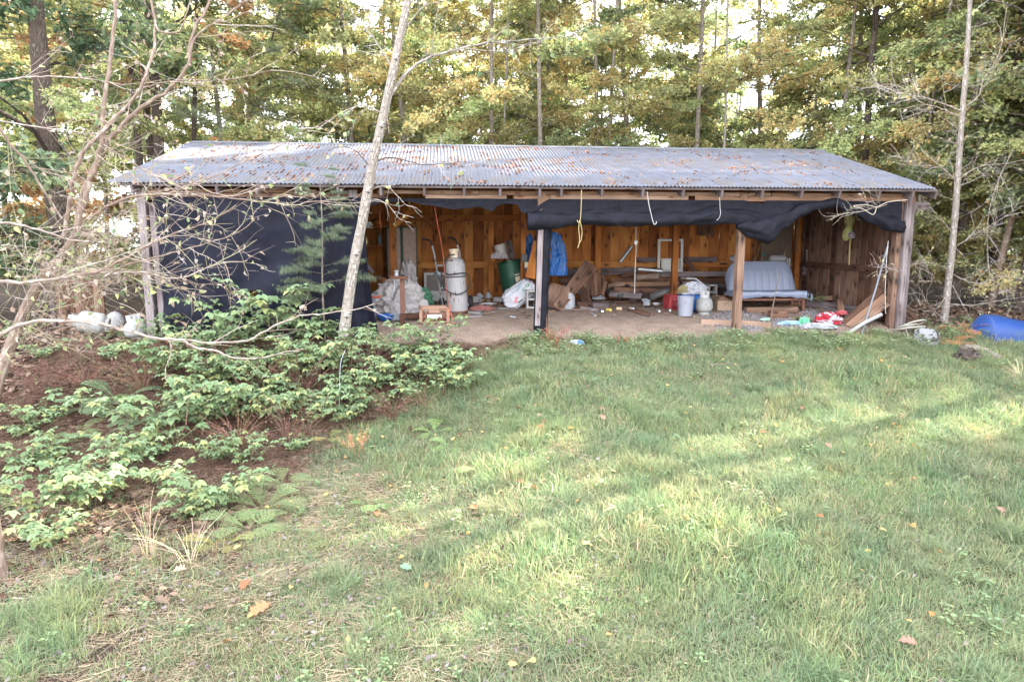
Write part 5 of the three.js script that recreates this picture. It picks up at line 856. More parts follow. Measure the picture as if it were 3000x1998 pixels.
{ // pedestal with a rusted tray
  const p = G_([-2.56, 0.15, -0.54]), t = thing('rusted_stand', 'rusty iron work stand with a tray top and a caster', 'work stand', p);
  part(t, 'column', box(0.085, 0.72, 0.06, -0.0, 0.5, -0.05), rustIron);
  part(t, 'foot', [box(0.085, 0.16, 0.3, -0.01, 0.13, 0.0, 0.006), box(0.42, 0.09, 0.07, 0.2, 0.13, -0.3, 0.006)], wood(brownWood, 0xb89c8c));
  const c = part(t, 'caster', [move(new THREE.TorusGeometry(0.022, 0.012, 8, 16), -0.01, 0.035, 0.12, 0, 1.2, 0), box(0.04, 0.03, 0.04, -0.01, 0.065, 0.12)], rustIron); c.castShadow = true;
  part(t, 'tray', [box(0.3, 0.012, 0.22, -0.05, 0.86, -0.05, 0.002, 0.15), box(0.3, 0.045, 0.01, -0.05, 0.87, 0.06, 0.002, 0.3), box(0.01, 0.06, 0.22, 0.1, 0.885, -0.05, 0.002, 0.15, 0, -0.4), box(0.012, 0.06, 0.22, -0.2, 0.87, -0.05, 0.002, 0.15, 0, 0.5), box(0.22, 0.01, 0.02, -0.22, 0.8, 0.04, 0.002, 0, 0.3, -0.5)], rustIron);
  part(t, 'spigot', [move(new THREE.CylinderGeometry(0.03, 0.04, 0.09, 16), -0.1, 0.93, -0.08), move(new THREE.CylinderGeometry(0.045, 0.045, 0.025, 16), -0.1, 0.98, -0.08), tube([[-0.14, 0.82, -0.04], [-0.15, 0.6, -0.03]], 0.018, 8)], whitePlastic);
  part(t, 'socket', move(new THREE.CylinderGeometry(0.04, 0.045, 0.04, 18), 0.02, 0.89, -0.02, 0.15), black);
}
// crumpled sheeting
const heap = (name, label, category, p, s, amp, freq, seed, mat, turn = 0) => { let g = new THREE.IcosahedronGeometry(1, 22); const q = g.attributes.position; for (let i = 0; i < q.count; i++) { const x = q.getX(i), y = q.getY(i), z = q.getZ(i), l = 1 + amp * (1 - 2 * Math.abs(noise(x * freq + seed, y * freq, z * freq))) + amp * 0.6 * (0.5 - Math.abs(noise(x * freq * 2.3, y * freq * 2.3 + seed, z * freq * 2.3))); q.setXYZ(i, x * l * s[0], Math.max(y * l, -0.25) * s[1] + 0.25 * s[1], z * l * s[2]); } g.computeVertexNormals(); return one(name, label, category, g, mat, p, turn); };
const film = phys({ color: lin(0.5, 0.46, 0.45), roughness: 0.45, transmission: 0.25, thickness: 0, side: THREE.DoubleSide });
heap('plastic_sheeting', 'heap of dusty translucent plastic sheeting behind the rusty stand', 'plastic sheet', G_([-2.71, 0.27, -1.81]), [0.42, 0.42, 0.3], 0.34, 2.4, 2, film);
heap('plastic_sheeting', 'upright fold of grey plastic sheeting beside the locker', 'plastic sheet', G_([-2.55, 0.31, -2.63]), [0.16, 0.62, 0.14], 0.34, 2.6, 8, film);
heap('green_bag', 'crumpled green plastic bag beside the beige crate', 'bag', G_([-2.33, 0.31, -2.45], 0.03), [0.24, 0.25, 0.2], 0.3, 2.6, 5, plain(0.09, 0.26, 0.15, { roughness: 0.5 }), 0.4);
function crate(name, label, p, w, h, d, turn, color, diag, extra) {
  const t = thing(name, label, 'crate', p, turn), m = plain(...color, { roughness: 0.6 });
  part(t, 'floor', box(w - 0.01, 0.012, d - 0.01, 0, 0.008, 0, 0.002), m);
  for (const [nx, nz, len] of [[0, 1, w], [0, -1, w], [1, 0, d], [-1, 0, d]]) {
    const g = [], at = (u, y, uw, yh, dz = 0, rz = 0) => { const b = block(uw, yh, 0.008, 0.0015); b.applyMatrix4(new THREE.Matrix4().makeRotationZ(rz)); b.translate(u, y, dz); b.applyMatrix4(new THREE.Matrix4().makeRotationY(Math.atan2(nx, nz))); b.translate(nx * (w / 2 - 0.004), 0, nz * (d / 2 - 0.004)); g.push(b); };
    at(0, h - 0.018, len, 0.036); at(0, h - 0.06, len - 0.01, 0.018); at(0, 0.012, len, 0.024); at(-len / 2 + 0.028, h / 2, 0.052, h - 0.01); at(len / 2 - 0.028, h / 2, 0.052, h - 0.01); at(0, h - 0.085, len * 0.34, 0.04);
    const W = len - 0.1, H = h - 0.09, n = diag; for (let k = 0; k <= n; k++) for (const s of [-1, 1]) { const x = (k / n - 0.5) * W * 1.0, L = Math.min(H * 1.25, H * 1.25); const a = s * 0.75; const x2 = clamp(x, -W / 2 + 0.03, W / 2 - 0.03); at(x2, 0.02 + H / 2, 0.007, L * (Math.abs(x) > W * 0.42 ? 0.6 : 1), s * 0.001, a); }
    part(t, 'side', g, m);
  }
  if (extra) extra(t, m); return t;
}
crate('milk_crate', 'beige lattice milk crate with red contents at the dirt edge', G_([-2.0, 0, -0.78]), 0.55, 0.29, 0.34, 0.06, [0.33, 0.185, 0.12], 7, (t) => {
  const l = part(t, 'label_plate', box(0.26, 0.065, 0.008, -0.0, 0.12, 0.174, 0.002), std({ map: canvasTex(256, 64, (c) => { c.fillStyle = '#d8d2cf'; c.fillRect(0, 0, 256, 64); c.fillStyle = '#7d7472'; c.fillRect(28, 26, 96, 9); c.fillStyle = '#b9a7a2'; c.fillRect(136, 8, 100, 46); c.fillStyle = '#efeceb'; c.fillRect(160, 8, 60, 12); }), roughness: 0.6 })); const g = l.geometry, u = g.attributes.uv, q = g.attributes.position; for (let i = 0; i < u.count; i++) u.setXY(i, (q.getX(i) + 0.13) / 0.26, (q.getY(i) - 0.0875) / 0.065);
});
for (const [k, [x, z, s, label]] of [[-2.1, -0.8, 0.085, 'dark red bundle at the left inside the beige crate'], [-1.92, -0.8, 0.08, 'dark red bundle in the middle of the beige crate'], [-1.8, -0.78, 0.07, 'rust-red bundle at the right inside the beige crate']].entries()) heap('red_bundle', label, 'cloth', G_([x, 0, z], 0.03), [s, s * 0.9, s], 0.3, 3, k * 3, plain(0.28 - 0.05 * k, 0.025, 0.03));
{ // grille heater against the back wall
  const t = thing('grille_heater', 'pale metal wall heater with a woven grille front', 'heater', [-1.98, ground(-2, -3.3), -3.3]), m = plain(0.42, 0.4, 0.38, { roughness: 0.55 });
  part(t, 'body', [box(0.52, 0.62, 0.01, 0, 0.33, -0.1, 0.003), box(0.01, 0.62, 0.14, -0.255, 0.33, -0.03, 0.003), box(0.01, 0.62, 0.14, 0.255, 0.33, -0.03, 0.003), box(0.5, 0.01, 0.14, 0, 0.63, -0.03, 0.003), box(0.05, 0.6, 0.02, -0.235, 0.33, 0.055, 0.003), box(0.05, 0.6, 0.02, 0.235, 0.33, 0.055, 0.003), box(0.5, 0.05, 0.02, 0, 0.61, 0.056, 0.003), box(0.5, 0.22, 0.02, 0, 0.13, 0.056, 0.003)], m);
  const bars = []; for (let k = 0; k < 19; k++) bars.push(box(0.007, 0.33, 0.006, -0.2 + k * 0.0222, 0.41, 0.06, 0.001)); for (let k = 0; k < 14; k++) bars.push(box(0.42, 0.006, 0.006, 0, 0.255 + k * 0.0238, 0.0635, 0.001)); part(t, 'grille', bars, plain(0.2, 0.16, 0.14));
}
// concrete blocks: two end faces with webs and open cores
function cinder(label, p, s = [0.34, 0.2, 0.2]) {
  const [w, h, d] = s, g = [box(w, h, 0.035, 0, 0, d / 2 - 0.0175, 0.004), box(w, h, 0.035, 0, 0, -d / 2 + 0.0175, 0.004)]; for (const x of [-w / 2 + 0.02, 0, w / 2 - 0.02]) g.push(box(0.04, h - 0.002, d - 0.072, x, 0, 0, 0.003));
  const m = one('concrete_block', label, 'block', g, concrete, p, 0, 'concrete blocks'); m.rotation.set(Math.PI / 2, 0, Math.PI / 2, 'ZXY'); return m;
}
cinder('concrete block standing on end beside the wrapped post', G_([-0.04, 0.28, -1.94], 0.2), [0.38, 0.2, 0.2]);
cinder('concrete block standing on end behind the blue cooler', [4.04, 0.55, -2.6]);
one('concrete_brick', 'grey concrete brick left of the white lamps', 'block', block(0.2, 0.17, 0.1, 0.006), concrete, [-1.08, 0.37, -3.1], 0.1, 'concrete blocks');
one('concrete_brick', 'grey concrete brick right of the white lamps', 'block', block(0.19, 0.15, 0.1, 0.006), concrete, [-0.63, 0.37, -3], -0.1, 'concrete blocks');
for (const [x, z, r, label] of [[-0.95, -3.1, 0.6, 'tipped white floodlight fixture on the floor'], [-0.84, -3.0, 0, 'upright white floodlight fixture on the floor']]) { const t = thing('lamp_fixture', label, 'lamp', [x, ground(x, z) + 0.02, z], 0, 'unlit floodlights'); t.rotation.z = r; part(t, 'shade', lathe([[0.04, 0.2], [0.045, 0.2], [0.06, 0.14], [0.085, 0.1], [0.09, 0.08], [0.07, 0.09], [0.035, 0.14]], 20), whitePlastic); part(t, 'base', lathe([[0, 0.0], [0.07, 0.0], [0.06, 0.03], [0.02, 0.05], [0.02, 0.1], [0, 0.1]], 18), plain(0.3, 0.22, 0.12)); }
{ const m = one('iron_pipe', 'short grey iron pipe lying by the gas cylinder', 'pipe', lathe([[0.024, -0.17], [0.034, -0.17], [0.034, 0.17], [0.024, 0.17], [0.024, -0.17]], 18), plain(0.3, 0.28, 0.26, { metalness: 0.3 }), G_([-1.21, 0.23, -1.27], 0.035)); m.rotation.set(Math.PI / 2, 0.75, 0, 'YXZ'); }
heap('red_rag', 'dusty red and tan rag on the floor behind the iron pipe', 'rag', G_([-1.05, 0.28, -1.88]), [0.2, 0.06, 0.1], 0.35, 2.6, 3, plain(0.3, 0.12, 0.1));
heap('paper_scrap', 'flat pale paper scrap before the concrete bricks', 'paper', G_([-0.87, 0.31, -2.62]), [0.14, 0.03, 0.05], 0.3, 3, 6, plain(0.62, 0.58, 0.56));
{ // leaning green oil drum, with rubbish on it
  const t = thing('oil_drum', 'dark green steel drum leaning left with a pale label', 'drum', [-0.23, 0.47, -2.85]); t.rotation.set(0.05, 0, 0.2); t.position.y = ground(-0.3, -2.9) + 0.03;
  const g = plain(0.02, 0.075, 0.045, { roughness: 0.35, metalness: 0.2 }), R = 0.27; part(t, 'body', lathe([[0, 0.02], [R - 0.01, 0.02], [R, 0], [R, 0.28], [R + 0.012, 0.3], [R, 0.32], [R, 0.56], [R + 0.012, 0.58], [R, 0.6], [R, 0.86], [R + 0.012, 0.875], [R, 0.89], [R - 0.015, 0.89], [R - 0.02, 0.6], [0, 0.6]], 40), g);
  const l = part(t, 'label_sheet', sheet((u, v) => { const a = 0.15 + u * 0.75; return V(Math.sin(a) * (R + 0.003), 0.45 + v * 0.17, Math.cos(a) * (R + 0.003)); }, 10, 2), std({ map: canvasTex(128, 64, (c) => { c.fillStyle = '#c9bda6'; c.fillRect(0, 0, 128, 64); c.fillStyle = '#a9967c'; for (let k = 0; k < 5; k++) c.fillRect(10, 10 + k * 10, 60 + (k * 37) % 45, 3); c.fillStyle = '#b08d6a'; c.fillRect(70, 0, 58, 20); }) }));
}
{ const m = one('plastic_pail', 'battered clear plastic pail tipped on the drum', 'pail', lathe([[0, -0.12], [0.1, -0.12], [0.125, 0.12], [0.132, 0.12], [0.132, 0.1], [0.128, 0.1]], 24), plain(0.42, 0.39, 0.36, { roughness: 0.4 }), [-0.59, 1.47, -2.8]); m.rotation.z = 0.25; }
one('wood_offcut', 'pale board offcut standing in the drum', 'board', boardBetween([-0.43, 1.27, -2.8], [-0.52, 1.63, -2.8], 0.06, 0.03, [0, 0, 1]), M.pale[0]);
one('wire_basket', 'grey wire-backed board standing in the drum', 'board', boardBetween([-0.32, 1.3, -2.85], [-0.42, 1.67, -2.85], 0.13, 0.02, [0, 0, 1]), M.grey[2]);
one('wood_offcut', 'orange board offcut behind the pail on the drum', 'board', boardBetween([-0.73, 1.23, -2.9], [-0.8, 1.51, -2.9], 0.07, 0.02, [0, 0, 1]), M.warm[2]);
heap('rubbish_bag', 'crumpled clear bag of rubbish on the drum’s rim', 'bag', [-0.62, 1.29, -2.75], [0.14, 0.1, 0.12], 0.3, 3, 4, film);
// feed sacks: printed plastic
const sackTex = canvasTex(256, 256, (c) => {
  c.fillStyle = '#b4b4ba'; c.fillRect(0, 0, 256, 256); c.lineWidth = 9; c.strokeStyle = '#2f7a49'; c.lineCap = 'round';
  for (const [x, y] of [[168, 120], [204, 104]]) { c.beginPath(); c.arc(x, y, 13, x < 180 ? 0.7 : 0, x < 180 ? 5.6 : 6.3); c.stroke(); }
  c.lineWidth = 4; c.strokeStyle = '#6b8fa3'; for (let k = 0; k < 4; k++) { c.beginPath(); c.moveTo(110 + k * 6, 96 - k * 14); c.lineTo(160 + k * 6, 66 - k * 14); c.stroke(); }
  c.lineWidth = 10; c.strokeStyle = '#c4485a'; for (const [x, y] of [[82, 150], [64, 176]]) { c.beginPath(); c.arc(x, y, 9, 0, 6.3); c.stroke(); }
  c.fillStyle = '#55605c'; c.fillRect(70, 196, 40, 18);
});
function sack(label, p, s, rot, seed, mat) {
  const g = new THREE.SphereGeometry(1, 40, 28), q = g.attributes.position, u = g.attributes.uv;
  for (let i = 0; i < q.count; i++) { let x = q.getX(i), y = q.getY(i), z = q.getZ(i); const f = (v, e) => Math.sign(v) * Math.pow(Math.abs(v), e); const k = 1 + 0.14 * noise(x * 2.2 + seed, y * 2.2, z * 2.2) + 0.13 * (0.4 - 2 * Math.abs(noise(x * 4, y * 4 + seed, z * 4))) + 0.06 * (0.4 - 2 * Math.abs(noise(x * 9, y * 9 + seed, z * 9))); x = f(x, 0.55) * k; y = f(y, 0.6) * k; z = f(z, 0.9) * k; u.setXY(i, 0.5 + x * 0.5, 0.5 + y * 0.5); q.setXYZ(i, x * s[0], y * s[1], z * s[2]); }
  g.computeVertexNormals(); const m = one('feed_sack', label, 'sack', g, mat, p, 0, 'plastic sacks'); m.rotation.set(...rot, 'YXZ'); return m;
}
const sackMat = std({ map: sackTex, roughness: 0.45 });
sack('plump white plastic sack printed in green and red behind the inner post', [-0.25, 0.57, -2.15], [0.36, 0.22, 0.13], [-0.25, 0, 0.62], 2, sackMat);
sack('white plastic sack standing behind the leaning planks', [0.69, 0.42, -1.95], [0.17, 0.19, 0.1], [-0.1, 0, 0.05], 7, whitePlastic);
one('brown_board', 'brown board lying on top of the printed sack', 'board', boardBetween([-0.54, 0.55, -2.1], [-0.21, 0.83, -2.2], 0.12, 0.02, [-0.5, 0.6, 0.5]), M.brown[0]);
{ const t = thing('junction_box', 'grey electrical box with a white outlet on the inner post', 'electrical box', [-0.14, 1.25, -2.28]); part(t, 'box', box(0.13, 0.14, 0.08, 0, 0.06, 0, 0.006), plain(0.09, 0.09, 0.1)); part(t, 'outlet', box(0.075, 0.12, 0.012, 0.045, -0.08, 0.01, 0.004), plain(0.72, 0.66, 0.5)); part(t, 'cable', tube(spline([[0, 0, 0], [-0.02, -0.3, 0.03], [0.04, -0.42, 0.03]], 10), 0.008, 6), black); }
one('plywood_board', 'orange-stained plywood board leaning behind the wrapped post', 'board', boardBetween([0.04, 0.89, -1.9], [0.26, 1.62, -2.3], 0.42, 0.015, [-0.1, 0.2, 1]), M.warm[2]);
{
  const blue = plain(0.012, 0.1, 0.33, { roughness: 0.4, side: THREE.DoubleSide });
  heap('blue_tarp', 'bunched bright blue tarp hanging right of the wrapped post', 'tarp', [0.51, 0.95, -2.3], [0.2, 0.56, 0.16], 0.3, 2.2, 9, blue);
  heap('blue_tarp', 'fold of blue tarp showing behind the inner post', 'tarp', [0.02, 0.98, -2.7], [0.11, 0.55, 0.1], 0.25, 2.2, 4, blue);
}
one('brown_sheet', 'square brown wood panel leaning in the third bay', 'panel', boardBetween([0.41, 0.31, -1.75], [0.58, 0.76, -2], 0.42, 0.02, [-0.1, 0.3, 1]), M.brown[0]);
one('leaning_plank', 'long brown plank leaning right over the brown panel', 'plank', boardBetween([0.43, 0.34, -1.6], [1.3, 1.21, -2.7], 0.17, 0.03, [0, 0.3, 1], 1), M.brown[0]);
one('leaning_plank', 'second brown plank crossing behind the long leaning plank', 'plank', boardBetween([0.53, 0.37, -1.7], [1.44, 1.11, -2.65], 0.15, 0.03, [0, 0.3, 1], 3), M.brown[1]);
one('leaning_plank', 'wide dark plank leaning beside the round spool', 'plank', boardBetween([1.21, 0.39, -2.4], [1.16, 0.73, -2.9], 0.22, 0.03, [0.1, 0.3, 1], 5), M.brown[2]);
one('leaning_plank', 'short grey stick leaning against the round spool', 'plank', boardBetween([1.58, 0.5, -2.5], [1.7, 0.79, -2.7], 0.07, 0.03, [0, 0.3, 1], 6), M.brown[1]);
{ // round spool end
  const t = thing('cable_spool', 'round brown wooden spool end with a bent hoop', 'spool', [1.47, 0.73, -2.85], 0.2); t.rotation.x = -0.25;
  const n = 6; for (let k = 0; k < n; k++) { const x0 = -0.26 + k * 0.0867 + 0.0433, h = 2 * Math.sqrt(Math.max(0.01, 0.068 - x0 * x0)); const m = part(t, 'slat', block(0.083, h, 0.025, 0.003, k), M.brown[k % 3]); m.position.set(x0, 0, 0); }
  part(t, 'hoop', move(new THREE.TorusGeometry(0.275, 0.014, 8, 48), 0, 0, 0.02), M.brown[1]);
  part(t, 'upper_hoop', tube(spline([[-0.1, 0.25, -0.1], [0.15, 0.33, -0.1], [0.36, 0.4, -0.1], [0.44, 0.32, -0.1], [0.42, 0.12, -0.1]], 20), 0.012, 6), M.brown[1]);
}
// lumber along the back wall
[[[0.81, 0.94, -3.45], [2.61, 0.98, -3.45], 0.17, 'grey', 2, 'wide grey-brown plank on edge under the rail in the third bay'], [[1.84, 0.57, -3.3], [4.86, 0.57, -3.3], 0.24, 'grey', 2, 'broad weathered board with two holes along the back wall'], [[1.94, 0.74, -2.9], [3.41, 0.73, -2.9], 0.05, 'pale', 1, 'thin orange-brown stick on the lumber pile'], [[1.93, 0.78, -3.2], [4.8, 0.77, -3.2], 0.1, 'brown', 1, 'long brown board on the lumber pile'], [[3.04, 0.92, -3.1], [4.75, 0.92, -3.1], 0.11, 'grey', 0, 'thick pale grey plank topping the lumber pile'], [[2.62, 1.23, -3.5], [3.06, 1.23, -3.5], 0.12, 'grey', 2, 'short dark grey board on the rail left of the white window'], [[3.71, 1.23, -3.5], [4.5, 1.23, -3.5], 0.13, 'grey', 2, 'dark grey board on the rail right of the white window'], [[0.79, 0.78, -3.35], [1.85, 0.8, -3.35], 0.12, 'brown', 0, 'brown board behind the leaning planks'], [[1.76, 0.68, -2.8], [2.14, 0.73, -2.8], 0.09, 'brown', 0, 'short brown board end beside the spool'], [[4.59, 1.14, -3.5], [4.75, 1.14, -3.5], 0.05, 'brown', 2, 'small dark block on the rail beside the front post'], [[3.22, 0.42, -3], [4.73, 0.39, -3], 0.14, 'brown', 2, 'dark board low behind the cooler']]
  .forEach(([a, b, w, k, v, label], i) => { one('lumber_plank', label, 'plank', boardBetween(a, b, w, 0.045, [0, 0.05, 1], i * 0.7), M[k][v % M[k].length], [0, 0, 0], 0, 'lumber on the back wall'); });
one('diagonal_board', 'dark board leaning diagonally right of the white window', 'board', boardBetween([3.93, 0.94, -3.25], [3.7, 1.28, -3.45], 0.1, 0.03, [0, 0, 1]), M.brown[2]);
one('dark_window_patch', 'dark square panel nailed high on the back wall', 'panel', block(0.38, 0.4, 0.02, 0.004), M.brown[2], [4.22, 1.98, -3.53]);
// stove pipes, log, window
const pipeGeo = (a, b, r) => tube([a, vec(a).lerp(vec(b), 0.5), b], r, 18);
[[[2.19, 1.18, -3.45], [2.48, 1.54, -3.5], 0.042, 'grey stovepipe leaning against the back wall'], [[2.47, 1.05, -2.9], [2.99, 1, -2.8], 0.052, 'galvanized stovepipe lying on the log'], [[1.93, 0.48, -2.5], [2.33, 0.52, -2.6], 0.045, 'dark pipe on the floor left of the log'], [[2.65, 0.48, -2.4], [3.14, 0.6, -2.6], 0.075, 'fat grey pipe behind the red crate']]
  .forEach(([a, b, r, label], i) => one('stove_pipe', label, 'pipe', pipeGeo(a, b, r), i === 2 ? plain(0.1, 0.1, 0.11, { metalness: 0.4 }) : galv, [0, 0, 0], 0, 'stove pipes'));
one('birch_log', 'short pale log lying on the lumber pile', 'log', tube([[2.4, 0.87, -2.8], [2.66, 0.88, -2.8], [2.9, 0.9, -2.75]], 0.065, 14, 0.1, 4), bark.tan);
{
  const t = thing('storm_window', 'white framed storm window leaning on the back wall', 'window', [3.37, 0.96, -3.42]), w = plain(0.46, 0.45, 0.41, { roughness: 0.5 }); t.rotation.x = -0.05;
  const W = 0.6, Hh = 0.75; part(t, 'frame', [box(W, 0.055, 0.03, 0, Hh - 0.03, 0), box(W, 0.05, 0.03, 0, 0.025, 0), box(0.06, Hh - 0.11, 0.03, -W / 2 + 0.03, Hh / 2, 0), box(0.06, Hh - 0.11, 0.03, W / 2 - 0.03, Hh / 2, 0), box(W - 0.12, 0.03, 0.03, 0, 0.29, 0.002), box(0.03, 0.235, 0.02, -0.2, 0.165, 0.012), box(0.03, 0.235, 0.02, 0.2, 0.165, 0.012)], w);
  part(t, 'pane', box(0.36, 0.232, 0.004, 0, 0.163, 0.004, 0.001), plain(0.3, 0.3, 0.26, { roughness: 0.25 }));
}
// ropes
const rope = (name, label, pts, r, c, n = 40) => one(name, label, 'rope', tube(spline(pts, n), r, 7, 0.15, 3), plain(...c));
rope('white_rope', 'long thin white rope hanging straight down in the third bay', [[1.82, 2.08, -0.9], [1.83, 1.7, -0.9], [1.84, 1.59, -0.9], [1.83, 1.18, -0.9], [1.83, 0.66, -0.9]], 0.007, [0.42, 0.41, 0.4]);
{ const m = scene.children[scene.children.length - 1]; part(m, 'knot', move(lumpy(new THREE.IcosahedronGeometry(0.035, 3), 0.02, 30, 3), 1.83, 1.63, -0.9), plain(0.68, 0.68, 0.7)); }
rope('white_rope', 'white rope with a hooked end hanging over the rolled fabric', [[1.66, 2.49, 0.3], [1.7, 2.27, 0.3], [1.73, 2.16, 0.3], [1.78, 1.99, 0.3], [1.8, 1.94, 0.31], [1.83, 1.95, 0.31], [1.84, 1.99, 0.3]], 0.0062, [0.42, 0.41, 0.4]);
{
  const t = thing('yellow_rope', 'yellow rope hanging in a loose knot from the header', 'rope', [0, 0, 0]), y = plain(0.42, 0.33, 0.15);
  part(t, 'cord', tube(spline([[0.52, 2.51, 0.32], [0.52, 2.26, 0.32], [0.51, 2.04, 0.32], [0.5, 1.98, 0.32]], 16), 0.0062, 7, 0.15, 2), y);
  part(t, 'tail', tube(spline([[0.49, 2, 0.32], [0.48, 1.86, 0.33], [0.5, 1.69, 0.32], [0.49, 1.61, 0.32], [0.47, 1.54, 0.32]], 20), 0.0062, 7, 0.15, 3), y);
  part(t, 'tail', tube(spline([[0.5, 1.99, 0.33], [0.53, 1.88, 0.33], [0.54, 1.78, 0.32], [0.52, 1.66, 0.32], [0.49, 1.62, 0.32]], 20), 0.0062, 7, 0.15, 4), y);
  part(t, 'tail', tube(spline([[0.5, 1.99, 0.33], [0.47, 1.97, 0.33], [0.45, 2.01, 0.33]], 8), 0.006, 6), y);
}
rope('orange_cord', 'short orange cord hanging left of the locker', [[-2.9, 2.3, -0.4], [-2.9, 2.17, -0.4], [-2.91, 2.02, -0.4], [-2.89, 1.88, -0.4]], 0.0035, [0.5, 0.09, 0.05], 16);
rope('orange_cord', 'long orange cord stretched from the header to the milk crate', [[-1.95, 2.25, -0.05], [-1.9, 1.93, -0.15], [-1.83, 1.52, -0.3], [-1.79, 1.09, -0.4], [-1.75, 0.66, -0.5], [-1.72, 0.49, -0.55]], 0.0036, [0.5, 0.1, 0.06]);
rope('orange_cord', 'tangled orange twine on the corner of the beige crate', [[-1.74, 0.51, -0.5], [-1.69, 0.49, -0.47], [-1.72, 0.41, -0.47], [-1.76, 0.44, -0.47], [-1.71, 0.35, -0.45], [-1.74, 0.29, -0.45], [-1.69, 0.38, -0.44], [-1.67, 0.29, -0.4], [-1.64, 0.16, -0.2]], 0.006, [0.55, 0.13, 0.06]);
rope('thin_string', 'thin white string looped over the rolled fabric at the right', [[2.94, 2.4, 0.32], [2.95, 2.22, 0.33], [2.95, 2.13, 0.36], [2.93, 2.05, 0.36], [2.89, 2.01, 0.35]], 0.004, [0.42, 0.41, 0.4], 16);
rope('dry_vine', 'pale dry vine dangling across the right bay’s top', [[6.37, 2.38, 0.35], [5.97, 2.33, 0.38], [5.77, 2.25, 0.4], [5.57, 2.28, 0.42], [5.32, 2.26, 0.42], [5.52, 2.21, 0.4], [5.72, 2.12, 0.4], [5.77, 2.24, 0.4]], 0.006, [0.5, 0.42, 0.34]);
// ---------------------------------------------------------------- third bay floor: pail, tank, cooler, crates, cans
function propane(name, label, p, R, h, group) { // squat gas bottle: foot ring, body, collar, valve
  const t = thing(name, label, 'gas tank', p, 0, group), m = rustPaint([0.58, 0.58, 0.57], Math.round(Math.abs(p[0] * 7)), 0.2, 1);
  const prof = [[0, 0.03]]; for (let k = 0; k <= 8; k++) { const a = k / 8 * Math.PI / 2; prof.push([R * Math.pow(Math.sin(a), 0.8), 0.03 + 0.1 * (1 - Math.cos(a))]); } prof.push([R + 0.002, h * 0.5], [R, h * 0.52]); for (let k = 0; k <= 10; k++) { const a = k / 10 * Math.PI / 2; prof.push([R * Math.pow(Math.cos(a), 0.8), h - 0.12 + 0.12 * Math.sin(a)]); }
  part(t, 'body', lathe(prof, 36), m);
  part(t, 'foot_ring', lathe([[R * 0.62, 0], [R * 0.68, 0], [R * 0.66, 0.06], [R * 0.6, 0.06]], 28), m);
  const c = []; for (const [a0, a1] of [[-0.9, 0.62], [0.62, 1.0], [2.2, 4.1]]) c.push(sheet((u, v) => { const a = lerp(a0, a1, u), q = R * 0.62 * (1 + 0.03 * v); return V(Math.sin(a) * q, h - 0.02 + v * 0.13, Math.cos(a) * q); }, 12, 2, 1, 1, (u, v) => !(a0 < -0.5 && u > 0.55 && u < 0.85 && v > 0.4)));
  const col = part(t, 'collar', c, std({ color: lin(0.4, 0.4, 0.4), roughness: 0.5, side: THREE.DoubleSide })); col.castShadow = true;
  part(t, 'valve', [box(0.035, 0.07, 0.035, 0, h + 0.025, 0), move(new THREE.CylinderGeometry(0.028, 0.028, 0.02, 12), 0, h + 0.07, 0)], plain(0.35, 0.26, 0.1, { metalness: 0.6 }));
  return t;
}
propane('propane_tank', 'white propane tank beside the grey bucket', G_([3.31, 0.22, -1.13]), 0.165, 0.35).rotation.y = -0.3;
{
  const p = G_([2.88, 0.21, -0.99]), t = thing('plastic_bucket', 'pale grey five-gallon plastic bucket on the dirt floor', 'bucket', p), m = plain(0.27, 0.28, 0.33, { roughness: 0.5 });
  part(t, 'body', lathe([[0, 0.004], [0.13, 0.004], [0.134, 0.012], [0.153, 0.28], [0.16, 0.285], [0.16, 0.293], [0.154, 0.298], [0.155, 0.325], [0.162, 0.33], [0.162, 0.338], [0.156, 0.343], [0.158, 0.372], [0.165, 0.376], [0.163, 0.39], [0.155, 0.388], [0.15, 0.3], [0.128, 0.02], [0, 0.016]], 40), m);
  part(t, 'ear', [move(new THREE.CylinderGeometry(0.022, 0.026, 0.02, 14), -0.04, 0.3, 0.152, Math.PI / 2 - 0.1), move(new THREE.CylinderGeometry(0.02, 0.02, 0.03, 14), -0.02, 0.3, -0.16, Math.PI / 2)], m);
  part(t, 'bail', tube(spline([[-0.04, 0.3, 0.16], [-0.13, 0.25, 0.13], [-0.17, 0.19, 0.05], [-0.175, 0.2, -0.03], [-0.14, 0.28, -0.1]], 20), 0.0028, 6), galv);
}
